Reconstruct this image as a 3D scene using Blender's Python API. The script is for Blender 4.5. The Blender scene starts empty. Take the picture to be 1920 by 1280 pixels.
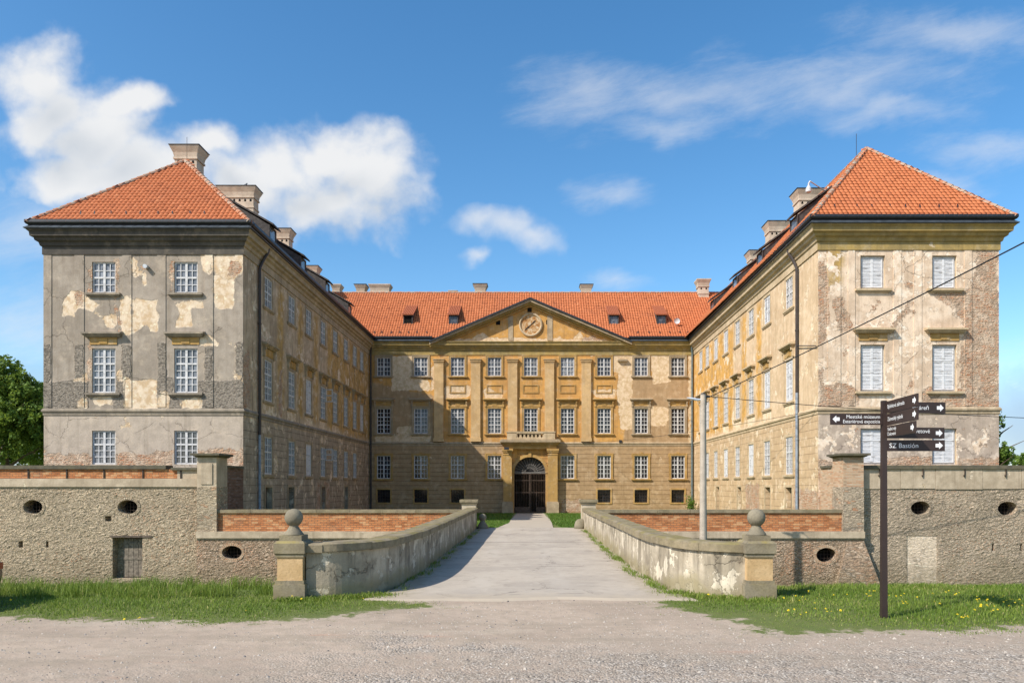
import bpy, math, random
import numpy as np
from mathutils import Vector, Matrix, noise as mnoise

random.seed(7)
RNG = np.random.default_rng(7)
SC = bpy.context.scene
COL = SC.collection
R = math.radians

# ------------------------------------------------------------------ camera
EYE = 2.1
VX, VY, FPX = 994.0, 910.0, 1400.0          # vanishing point and focal length in photo pixels
cam_d = bpy.data.cameras.new('camera')
cam = bpy.data.objects.new('camera', cam_d)
COL.objects.link(cam)
cam.location = (0, 0, EYE)
cam.rotation_euler = (R(90), 0, 0)
cam_d.sensor_width = 36
cam_d.lens = FPX / 1920 * 36
cam_d.shift_x = (960 - VX) / 1920
cam_d.shift_y = (VY - 640) / 1920
cam_d.clip_start = 0.1
cam_d.clip_end = 6000
SC.camera = cam

# ------------------------------------------------------------------ light
SUN_A, SUN_E = R(53.0), R(41.5)              # sun travels right-and-away from the viewer
SUN_DIR = Vector((math.sin(SUN_A) * math.cos(SUN_E), math.cos(SUN_A) * math.cos(SUN_E), -math.sin(SUN_E)))
ld = bpy.data.lights.new('sun', 'SUN')
ld.energy = 4.6
ld.angle = R(0.53)
ld.color = (1.0, 0.945, 0.87)
lo = bpy.data.objects.new('sun', ld)
COL.objects.link(lo)
lo.rotation_euler = SUN_DIR.to_track_quat('-Z', 'Y').to_euler()
lo.location = (-30, -40, 40)

SC.view_settings.view_transform = 'Standard'
SC.view_settings.look = 'None'
SC.view_settings.exposure = 0.42
SC.view_settings.gamma = 1.0
try:
    SC.cycles.use_adaptive_sampling = True
    SC.cycles.max_bounces = 6
    SC.cycles.use_denoising = True
except Exception:
    pass

# ---- node helpers
class NT:
    def __init__(s, tree):
        s.t = tree
        tree.nodes.clear()
    def n(s, kind, **kw):
        nd = s.t.nodes.new(kind)
        for k, v in kw.items():
            setattr(nd, k, v)
        return nd
    def set(s, sock, v):
        if v is None:
            return
        if isinstance(v, bpy.types.NodeSocket):
            s.t.links.new(v, sock)
        else:
            if sock.type == 'RGBA' and not hasattr(v, '__len__'):
                v = (v, v, v, 1)
            if sock.type == 'RGBA' and len(v) == 3:
                v = (*v, 1)
            if sock.type == 'VECTOR' and not hasattr(v, '__len__'):
                v = (v, v, v)
            sock.default_value = v
    def m(s, op, a, b=None, c=None, clamp=False):
        nd = s.n('ShaderNodeMath', operation=op)
        nd.use_clamp = clamp
        s.set(nd.inputs[0], a)
        if b is not None: s.set(nd.inputs[1], b)
        if c is not None: s.set(nd.inputs[2], c)
        return nd.outputs[0]
    def vm(s, op, a, b=None, scale=None):
        nd = s.n('ShaderNodeVectorMath', operation=op)
        s.set(nd.inputs[0], a)
        if b is not None: s.set(nd.inputs[1], b)
        if scale is not None: s.set(nd.inputs['Scale'], scale)
        return nd.outputs['Value'] if op in ('LENGTH', 'DOT_PRODUCT', 'DISTANCE') else nd.outputs[0]
    def mix(s, f, a, b, blend='MIX'):
        nd = s.n('ShaderNodeMix', data_type='RGBA', blend_type=blend)
        s.set(nd.inputs['Factor'], f)
        s.set(nd.inputs[6], a)
        s.set(nd.inputs[7], b)
        return nd.outputs[2]
    def ss(s, x, lo, hi, a=0.0, b=1.0):
        nd = s.n('ShaderNodeMapRange', interpolation_type='SMOOTHSTEP')
        s.set(nd.inputs[0], x)
        for i, v in enumerate((lo, hi, a, b)):
            s.set(nd.inputs[1 + i], v)
        return nd.outputs[0]
    def lin(s, x, lo, hi, a=0.0, b=1.0):
        nd = s.n('ShaderNodeMapRange')
        s.set(nd.inputs[0], x)
        for i, v in enumerate((lo, hi, a, b)):
            s.set(nd.inputs[1 + i], v)
        return nd.outputs[0]
    def noise(s, vec, scale, detail=4, rough=0.55, dist=0.0):
        nd = s.n('ShaderNodeTexNoise')
        s.set(nd.inputs['Vector'], vec)
        s.set(nd.inputs['Scale'], scale)
        s.set(nd.inputs['Detail'], detail)
        s.set(nd.inputs['Roughness'], rough)
        s.set(nd.inputs['Distortion'], dist)
        return nd.outputs[0]
    def voro(s, vec, scale, feature='F1', rnd=1.0):
        nd = s.n('ShaderNodeTexVoronoi', feature=feature)
        s.set(nd.inputs['Vector'], vec)
        s.set(nd.inputs['Scale'], scale)
        s.set(nd.inputs['Randomness'], rnd)
        return nd
    def scale(s, vec, sc):
        return s.vm('MULTIPLY', vec, sc)
    def ramp(s, x, stops):
        nd = s.n('ShaderNodeValToRGB')
        s.set(nd.inputs[0], x)
        e = nd.color_ramp.elements
        while len(e) < len(stops):
            e.new(0.5)
        for el, (p, c) in zip(e, stops):
            el.position = p
            el.color = (*c, 1) if len(c) == 3 else c
        return nd.outputs[0]
    def attr(s, name):
        nd = s.n('ShaderNodeAttribute', attribute_name=name)
        return nd.outputs['Fac']
    def bump(s, h, strength=0.5, dist=0.02, normal=None):
        nd = s.n('ShaderNodeBump')
        nd.inputs['Strength'].default_value = strength
        nd.inputs['Distance'].default_value = dist
        s.set(nd.inputs['Height'], h)
        if normal is not None: s.set(nd.inputs['Normal'], normal)
        return nd.outputs[0]
    def pos(s):
        return s.n('ShaderNodeNewGeometry').outputs['Position']
    def uv(s):
        return s.n('ShaderNodeUVMap', uv_map='UVMap').outputs[0]
    def xyz(s, v):
        return s.n('ShaderNodeSeparateXYZ').outputs if False else s._sep(v)
    def _sep(s, v):
        nd = s.n('ShaderNodeSeparateXYZ')
        s.set(nd.inputs[0], v)
        return nd.outputs
    def comb(s, x, y, z):
        nd = s.n('ShaderNodeCombineXYZ')
        s.set(nd.inputs[0], x); s.set(nd.inputs[1], y); s.set(nd.inputs[2], z)
        return nd.outputs[0]
    def out(s, color, rough=0.85, normal=None, metallic=0.0, spec=0.3, **kw):
        p = s.n('ShaderNodeBsdfPrincipled')
        s.set(p.inputs['Base Color'], color)
        s.set(p.inputs['Roughness'], rough)
        s.set(p.inputs['Metallic'], metallic)
        s.set(p.inputs['Specular IOR Level'], spec)
        if normal is not None: s.set(p.inputs['Normal'], normal)
        for k, v in kw.items():
            s.set(p.inputs[k], v)
        o = s.n('ShaderNodeOutputMaterial')
        s.t.links.new(p.outputs[0], o.inputs[0])
        return p

MATS = {}
def mat(name):
    m = bpy.data.materials.new(name)
    m.use_nodes = True
    MATS[name] = m
    return m, NT(m.node_tree)

# ------------------------------------------------------------------ sky
W = bpy.data.worlds.new('World')
SC.world = W
W.use_nodes = True
t = NT(W.node_tree)
sky = t.n('ShaderNodeTexSky', sky_type='NISHITA')
sky.sun_disc = False
sky.sun_elevation = SUN_E
sky.sun_rotation = math.pi + SUN_A            # sun stands behind the viewer on the left
sky.altitude = 150
sky.air_density = 1.0
sky.dust_density = 0.8
sky.ozone_density = 1.6
hsv = t.n('ShaderNodeHueSaturation')
hsv.inputs['Saturation'].default_value = 1.30
hsv.inputs['Hue'].default_value = 0.496
t.set(hsv.inputs['Color'], sky.outputs[0])
dirv = t.n('ShaderNodeTexCoord').outputs['Generated']
dx, dy, dz = t._sep(dirv)
den = t.m('MAXIMUM', t.m('ABSOLUTE', dy), 0.15)
ga = t.m('DIVIDE', dx, den)
gb = t.m('DIVIDE', dz, den)
P = t.comb(ga, gb, 0.0)
w1 = t.n('ShaderNodeTexNoise'); w1.inputs['Scale'].default_value = 7; w1.inputs['Detail'].default_value = 5
t.set(w1.inputs['Vector'], P)
warp = t.vm('SCALE', t.vm('SUBTRACT', w1.outputs['Color'], (0.5, 0.5, 0.5)), scale=0.10)
PW = t.vm('ADD', P, warp)
def blobs(lst, PP):
    acc = None
    for (px, py, rx, ry) in lst:
        d = t.vm('SUBTRACT', PP, ((px - VX) / FPX, (VY - py) / FPX, 0))
        d = t.vm('LENGTH', t.vm('MULTIPLY', d, (FPX / rx, FPX / ry, 0)))
        v = t.m('SUBTRACT', 1.0, d)
        acc = v if acc is None else t.m('SMOOTH_MAX', acc, v, 0.25)
    return acc
CUM = [(75, 135, 110, 85), (120, 205, 130, 95), (190, 250, 120, 85), (255, 310, 120, 80), (250, 180, 90, 40), (80, 240, 90, 60), (150, 330, 150, 60), (320, 350, 120, 70),
       (600, 285, 140, 75), (690, 320, 125, 95), (520, 310, 140, 85), (600, 370, 190, 80), (400, 280, 95, 50), (450, 345, 130, 80)]
fb = t.noise(P, 7.5, 10, 0.60)
v1_ = t.voro(PW, 17.0, 'SMOOTH_F1'); v1_.inputs['Smoothness'].default_value = 0.4
v2_ = t.voro(t.vm('ADD', PW, warp), 38.0, 'SMOOTH_F1'); v2_.inputs['Smoothness'].default_value = 0.4
puff = t.m('SUBTRACT', 0.62, t.m('ADD', t.m('MULTIPLY', v1_.outputs['Distance'], 0.62), t.m('MULTIPLY', v2_.outputs['Distance'], 0.38)))
dens = t.m('ADD', t.m('MULTIPLY', blobs(CUM, PW), 1.15), t.m('ADD', t.m('MULTIPLY', t.m('SUBTRACT', fb, 0.5), 2.0), t.m('MULTIPLY', puff, 0.75)))
cum = t.m('MULTIPLY', t.ss(dens, -0.10, 0.95), 0.97)
# soft shading: compare density with a sample shifted towards the sun (up and left)
fb2 = t.noise(t.vm('ADD', P, (-0.022, 0.030, 0)), 9.0, 6, 0.5)
PS = t.vm('ADD', PW, (-0.03, 0.045, 0))
dens2 = t.m('ADD', blobs(CUM, PS), t.m('MULTIPLY', t.m('SUBTRACT', fb2, 0.5), 0.8))
shade = t.ss(dens2, 0.15, 1.15)
ccol = t.mix(shade, (0.90, 0.905, 0.91), (0.66, 0.70, 0.75))
CIR = [(1090, 190, 130, 75), (1300, 175, 260, 62), (1560, 150, 300, 75), (1800, 60, 260, 60), (1660, 215, 180, 36), (1250, 235, 150, 35), (1850, 285, 130, 40), (1740, 340, 120, 30), (200, 560, 300, 90), (60, 420, 200, 90), (900, 640, 600, 60), (1500, 680, 500, 70), (1150, 355, 90, 40), (1150, 520, 70, 24), (1900, 740, 80, 40), (40, 600, 130, 90)]
ang = t.vm('MULTIPLY', t.vm('ADD', P, (0, 0, 0)), (1, 1, 1))
rot = t.n('ShaderNodeVectorRotate', rotation_type='Z_AXIS'); rot.inputs['Angle'].default_value = R(-14)
t.set(rot.inputs['Vector'], P)
cf = t.noise(t.scale(rot.outputs[0], (3.4, 11.0, 1.0)), 2.2, 12, 0.70, 0.25)
cirv = t.m('ADD', blobs(CIR, PW), t.m('MULTIPLY', t.m('SUBTRACT', cf, 0.5), 1.9))
cir = t.m('MULTIPLY', t.ss(cirv, -0.20, 1.35), 0.44)
smv = t.m('ADD', blobs([(905, 424, 60, 36), (950, 438, 76, 38), (1002, 456, 52, 30), (885, 494, 28, 18)], PW), t.m('ADD', t.m('MULTIPLY', t.m('SUBTRACT', fb, 0.5), 2.2), t.m('MULTIPLY', puff, 0.8)))
cir = t.m('MAXIMUM', cir, t.m('MULTIPLY', t.ss(smv, -0.15, 1.1), 0.66))
veil = t.m('MULTIPLY', t.ss(t.m('ADD', blobs([(1960, 800, 300, 170), (-40, 800, 330, 190), (1000, 700, 900, 120)], P), t.m('MULTIPLY', t.m('SUBTRACT', fb, 0.5), 0.8)), -0.1, 0.9), 0.8)
mask = t.m('MAXIMUM', t.m('MAXIMUM', cum, cir), veil)
ccol = t.mix(t.ss(t.m('SUBTRACT', veil, t.m('MAXIMUM', cum, cir)), -0.05, 0.25), ccol, (0.40, 0.55, 0.78))
b1 = t.n('ShaderNodeBackground'); t.set(b1.inputs[0], hsv.outputs[0]); b1.inputs[1].default_value = 0.15
b2 = t.n('ShaderNodeBackground'); t.set(b2.inputs[0], ccol); b2.inputs[1].default_value = 0.74
mx = t.n('ShaderNodeMixShader')
t.set(mx.inputs[0], mask)
t.t.links.new(b1.outputs[0], mx.inputs[1]); t.t.links.new(b2.outputs[0], mx.inputs[2])
wo = t.n('ShaderNodeOutputWorld')
t.t.links.new(mx.outputs[0], wo.inputs[0])

# ------------------------------------------------------------------ mesh builder
class MB:
    """collects faces; build() links them as ONE mesh object with metre UVs"""
    def __init__(s):
        s.v, s.f, s.mi = [], [], []
        s.att = {}
    def add(s, verts, faces, m=0):
        b = len(s.v)
        s.v.extend([tuple(p) for p in verts])
        s.f.extend([tuple(b + i for i in f) for f in faces])
        s.mi.extend([m] * len(faces))
    def hexa(s, p, m=0):
        """8 points: bottom 0-3 ccw, top 4-7"""
        s.add(p, [(3, 2, 1, 0), (4, 5, 6, 7), (0, 1, 5, 4), (1, 2, 6, 5), (2, 3, 7, 6), (3, 0, 4, 7)], m)
    def box(s, x0, x1, y0, y1, z0, z1, m=0):
        s.hexa([(x0, y0, z0), (x1, y0, z0), (x1, y1, z0), (x0, y1, z0), (x0, y0, z1), (x1, y0, z1), (x1, y1, z1), (x0, y1, z1)], m)
    def frustum(s, cx, cy, z0, z1, a0, b0, a1, b1, m=0):
        s.hexa([(cx - a0, cy - b0, z0), (cx + a0, cy - b0, z0), (cx + a0, cy + b0, z0), (cx - a0, cy + b0, z0),
                (cx - a1, cy - b1, z1), (cx + a1, cy - b1, z1), (cx + a1, cy + b1, z1), (cx - a1, cy + b1, z1)], m)
    def tube(s, pts, r, n=8, m=0, cap=True):
        pts = [Vector(p) for p in pts]
        rs = r if hasattr(r, '__len__') else [r] * len(pts)
        rings = []
        up = Vector((0, 0, 1))
        prev = None
        for i, p in enumerate(pts):
            d = (pts[min(i + 1, len(pts) - 1)] - pts[max(i - 1, 0)])
            if d.length < 1e-9: d = Vector((0, 0, 1))
            d.normalize()
            if prev is None:
                a = d.cross(up)
                if a.length < 1e-3: a = d.cross(Vector((1, 0, 0)))
            else:
                a = prev - d * prev.dot(d)
                if a.length < 1e-6: a = d.cross(up)
            a.normalize(); prev = a
            b = d.cross(a)
            rings.append([p + a * (rs[i] * math.cos(2 * math.pi * k / n)) + b * (rs[i] * math.sin(2 * math.pi * k / n)) for k in range(n)])
        V = [q for ring in rings for q in ring]
        Fs = []
        for i in range(len(rings) - 1):
            for k in range(n):
                k2 = (k + 1) % n
                Fs.append((i * n + k, i * n + k2, (i + 1) * n + k2, (i + 1) * n + k))
        if cap:
            Fs.append(tuple(range(n - 1, -1, -1)))
            Fs.append(tuple((len(rings) - 1) * n + k for k in range(n)))
        s.add(V, Fs, m)
    def lathe(s, prof, cx, cy, n=24, m=0):
        V, Fs = [], []
        for (r, z) in prof:
            for k in range(n):
                a = 2 * math.pi * k / n
                V.append((cx + r * math.cos(a), cy + r * math.sin(a), z))
        for i in range(len(prof) - 1):
            for k in range(n):
                k2 = (k + 1) % n
                Fs.append((i * n + k, i * n + k2, (i + 1) * n + k2, (i + 1) * n + k))
        Fs.append(tuple(range(n - 1, -1, -1)))
        Fs.append(tuple((len(prof) - 1) * n + k for k in range(n)))
        s.add(V, Fs, m)
    def fbox(s, F, u0, u1, z0, z1, o0, o1, m=0):
        """box on a facade frame; o = outward offset"""
        p = [F.pt(u0, z0, o1), F.pt(u1, z0, o1), F.pt(u1, z0, o0), F.pt(u0, z0, o0),
             F.pt(u0, z1, o1), F.pt(u1, z1, o1), F.pt(u1, z1, o0), F.pt(u0, z1, o0)]
        s.hexa(p, m)
    def prism(s, pts, off, m=0):
        """extrude planar polygon (list of 3d points) by vector"""
        n = len(pts); off = Vector(off)
        V = [Vector(p) for p in pts] + [Vector(p) + off for p in pts]
        Fs = [tuple(range(n)), tuple(range(2 * n - 1, n - 1, -1))]
        for i in range(n):
            j = (i + 1) % n
            Fs.append((i, n + i, n + j, j))
        s.add(V, Fs, m)
    def build(s, name, mats, parent=None, smooth=False, **tags):
        me = bpy.data.meshes.new(name)
        me.from_pydata([tuple(p) for p in s.v], [], s.f)
        for mm in (mats if isinstance(mats, (list, tuple)) else [mats]):
            me.materials.append(MATS[mm] if isinstance(mm, str) else mm)
        if any(s.mi):
            me.polygons.foreach_set('material_index', s.mi)
        finish_mesh(me, smooth)
        for k, a in s.att.items():
            at = me.attributes.new(k, 'FLOAT', 'POINT')
            at.data.foreach_set('value', np.asarray(a, dtype=np.float32))
        return link(name, me, parent, **tags)

def finish_mesh(me, smooth=False):
    """box-projected UVs in metres, smooth flag"""
    me.update()
    nl = len(me.loops)
    if nl and nl < 900000:
        uvl = me.uv_layers.new(name='UVMap')
        co = np.empty(len(me.vertices) * 3, dtype=np.float32); me.vertices.foreach_get('co', co); co = co.reshape(-1, 3)
        li = np.empty(nl, dtype=np.int32); me.loops.foreach_get('vertex_index', li)
        nrm = np.empty(len(me.polygons) * 3, dtype=np.float32); me.polygons.foreach_get('normal', nrm); nrm = nrm.reshape(-1, 3)
        tot = np.empty(len(me.polygons), dtype=np.int32); me.polygons.foreach_get('loop_total', tot)
        pn = np.repeat(nrm, tot, axis=0)
        c = co[li]
        hz = np.sqrt(pn[:, 0] ** 2 + pn[:, 1] ** 2) + 1e-9
        tx, ty = -pn[:, 1] / hz, pn[:, 0] / hz
        flat = np.abs(pn[:, 2]) > 0.8
        u = np.where(flat, c[:, 0], tx * c[:, 0] + ty * c[:, 1])
        v = np.where(flat, c[:, 1], c[:, 2])
        uvl.data.foreach_set('uv', np.stack([u, v], 1).astype(np.float32).ravel())
    if smooth:
        me.polygons.foreach_set('use_smooth', [True] * len(me.polygons))

def link(name, data, parent=None, label=None, cat=None, group=None, kind=None):
    o = bpy.data.objects.new(name, data)
    COL.objects.link(o)
    if parent is not None:
        o.parent = parent
        o.matrix_parent_inverse = Matrix.Translation(-parent.location) if parent.get('worldroot') else Matrix()
    tag(o, label, cat, group, kind)
    return o

def tag(o, label=None, cat=None, group=None, kind=None):
    if label: o['label'] = label
    if cat: o['category'] = cat
    if group: o['group'] = group
    if kind: o['kind'] = kind

def thing(name, loc, label, cat, group=None):
    o = bpy.data.objects.new(name, None)
    o.location = loc
    o.empty_display_size = 0.2
    COL.objects.link(o)
    o['worldroot'] = 1
    tag(o, label, cat, group)
    return o

def copy_tree(o, parent=None):
    c = o.copy(); COL.objects.link(c)
    if parent is not None: c.parent = parent
    for ch in list(o.children):
        copy_tree(ch, c)
    return c

# ------------------------------------------------------------------ facade frame
class Facade:
    def __init__(s, p0, p1):
        s.p0 = Vector((p0[0], p0[1])); s.p1 = Vector((p1[0], p1[1]))
        d = s.p1 - s.p0
        s.len = d.length
        s.u = d.normalized()
        s.n = Vector((s.u.y, -s.u.x))
        s.ang = math.atan2(s.u.y, s.u.x)
    def pt(s, u, z, o=0.0):
        q = s.p0 + s.u * u + s.n * o
        return Vector((q.x, q.y, z))
    def uv(s, px, py, o=0.0):
        """photo pixel -> (u, z) where its sight line meets this wall"""
        d = Vector(((px - VX) / FPX, 1.0))
        p = s.p0 + s.n * o
        tt = p.dot(s.n) / d.dot(s.n)
        q = d * tt
        return ((q - p).dot(s.u), EYE + tt * (VY - py) / FPX)

def P3(px, py, d):
    return Vector(((px - VX) * d / FPX, d, EYE + (VY - py) * d / FPX))
def gnd(px, py, z=0.0):
    d = (EYE - z) * FPX / (py - VY)
    return ((px - VX) * d / FPX, d)

def sdf_poly(pts, poly):
    """signed distance (positive inside) of Nx2 points to a polygon"""
    pts = np.asarray(pts, dtype=np.float64); poly = np.asarray(poly, dtype=np.float64)
    d = np.full(len(pts), 1e9); inside = np.zeros(len(pts), bool)
    n = len(poly)
    for i in range(n):
        a, b = poly[i], poly[(i + 1) % n]
        e = b - a
        w = pts - a
        h = np.clip((w @ e) / max(e @ e, 1e-12), 0, 1)
        d = np.minimum(d, np.linalg.norm(w - h[:, None] * e, axis=1))
        c = ((a[1] <= pts[:, 1]) & (b[1] > pts[:, 1])) | ((b[1] <= pts[:, 1]) & (a[1] > pts[:, 1]))
        with np.errstate(divide='ignore', invalid='ignore'):
            xi = a[0] + (pts[:, 1] - a[1]) / (b[1] - a[1]) * e[0]
        inside ^= c & (pts[:, 0] < xi)
    return np.where(inside, d, -d)

ALLM = ('pale', 'brick', 'rough', 'tan', 'ochre')
def mask_att(mb, F, uvp, masks):
    for k in ALLM:
        d = np.full(len(uvp), -1.0)
        for po in masks.get(k, ()):
            q = po[1] if po[0] == 'uv' else [F.uv(*p) for p in po]
            d = np.maximum(d, np.clip(sdf_poly(uvp, q), -1, 1))
        mb.att[k] = d

def strip(name, F, u0, u1, z0, z1, o, mname, parent, masks, step=0.16):
    """flat raised band on a wall that carries the same weathering masks"""
    nu, nz = max(1, int((u1 - u0) / step)) + 1, max(1, int((z1 - z0) / step)) + 1
    us, zs = np.linspace(u0, u1, nu), np.linspace(z0, z1, nz)
    mb = MB()
    uvp = np.array([(u, z) for z in zs for u in us] + [(u0, z0), (u1, z0), (u1, z1), (u0, z1)])
    mb.v = [tuple(F.pt(u, z, o)) for z in zs for u in us] + [tuple(F.pt(*q)) for q in ((u0, z0), (u1, z0), (u1, z1), (u0, z1))]
    for j in range(nz - 1):
        for i in range(nu - 1):
            a = j * nu + i
            mb.f.append((a, a + 1, a + nu + 1, a + nu)); mb.mi.append(0)
    n = nu * nz
    A_, B_, C_, D_ = 0, nu - 1, n - 1, n - nu
    for q in ((A_, n, n + 1, B_), (B_, n + 1, n + 2, C_), (C_, n + 2, n + 3, D_), (D_, n + 3, n, A_)):
        mb.f.append(q); mb.mi.append(0)
    mask_att(mb, F, uvp, masks)
    return mb.build(name, mname, parent)

def wall(name, F, z0, z1, openings, mats, parent, masks, label=None, depth=0.35, step=0.3, thick=0.5):
    """a wall sheet with real openings and reveals; masks = {attribute: [polygons in photo pixels or ('uv', poly)]}"""
    def lines(a, b, cuts):
        c = sorted(set([a, b] + [x for x in cuts if a < x < b]))
        out = []
        for p, q in zip(c, c[1:]):
            k = max(1, int(math.ceil((q - p) / step)))
            out += [p + (q - p) * i / k for i in range(k)]
        return out + [b]
    us = lines(0, F.len, [round(x, 4) for o in openings for x in o[:2]])
    zs = lines(z0, z1, [round(x, 4) for o in openings for x in o[2:4]])
    nu, nz = len(us), len(zs)
    mb = MB()
    uvp = np.array([(u, z) for z in zs for u in us])
    mb.v = [tuple(F.pt(u, z)) for z in zs for u in us]
    for j in range(nz - 1):
        for i in range(nu - 1):
            uc, zc = (us[i] + us[i + 1]) / 2, (zs[j] + zs[j + 1]) / 2
            if any(o[0] < uc < o[1] and o[2] < zc < o[3] for o in openings):
                continue
            a = j * nu + i
            mb.f.append((a, a + 1, a + nu + 1, a + nu)); mb.mi.append(0)
    n_front = len(mb.v)
    for o in openings:
        u0, u1, a, b = o[:4]
        q = [F.pt(u0, a), F.pt(u1, a), F.pt(u1, b), F.pt(u0, b)]
        r = [F.pt(u0, a, -depth), F.pt(u1, a, -depth), F.pt(u1, b, -depth), F.pt(u0, b, -depth)]
        mb.add(q + r, [(0, 4, 5, 1), (1, 5, 6, 2), (2, 6, 7, 3), (3, 7, 4, 0)])
        uvp = np.vstack([uvp, [(u0, a), (u1, a), (u1, b), (u0, b)] * 2])
    mask_att(mb, F, uvp, masks)
    return mb.build(name, mats, parent, label=label)

def sweep(name, path, prof, mats, parent, seg=None, label=None, closed_ends=True, mb=None, m=0):
    """extrude profile [(offset outward, z)] along a plan path with mitred corners (outward = right of travel)"""
    path = [Vector((p[0], p[1])) for p in path]
    n = len(path)
    offs = []
    for i in range(n):
        def nr(a, b):
            d = (b - a).normalized()
            return Vector((d.y, -d.x))
        if i == 0: m = nr(path[0], path[1])
        elif i == n - 1: m = nr(path[-2], path[-1])
        else:
            a, b = nr(path[i - 1], path[i]), nr(path[i], path[i + 1])
            m = (a + b) / (1 + a.dot(b))
        offs.append(m)
    i0, i1 = seg if seg else (0, n - 1)
    own = mb is None
    mb = mb or MB()
    V = []
    for i in range(i0, i1 + 1):
        for (o, z) in prof:
            q = path[i] + offs[i] * o
            V.append((q.x, q.y, z))
    k = len(prof); Fs = []
    for i in range(i1 - i0):
        for j in range(k):
            j2 = (j + 1) % k
            Fs.append((i * k + j, i * k + j2, (i + 1) * k + j2, (i + 1) * k + j))
    Fs.append(tuple(range(k))[::-1]); Fs.append(tuple((i1 - i0) * k + j for j in range(k)))
    mb.add(V, Fs, 0)
    if own:
        return mb.build(name, mats, parent, label=label)

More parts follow.
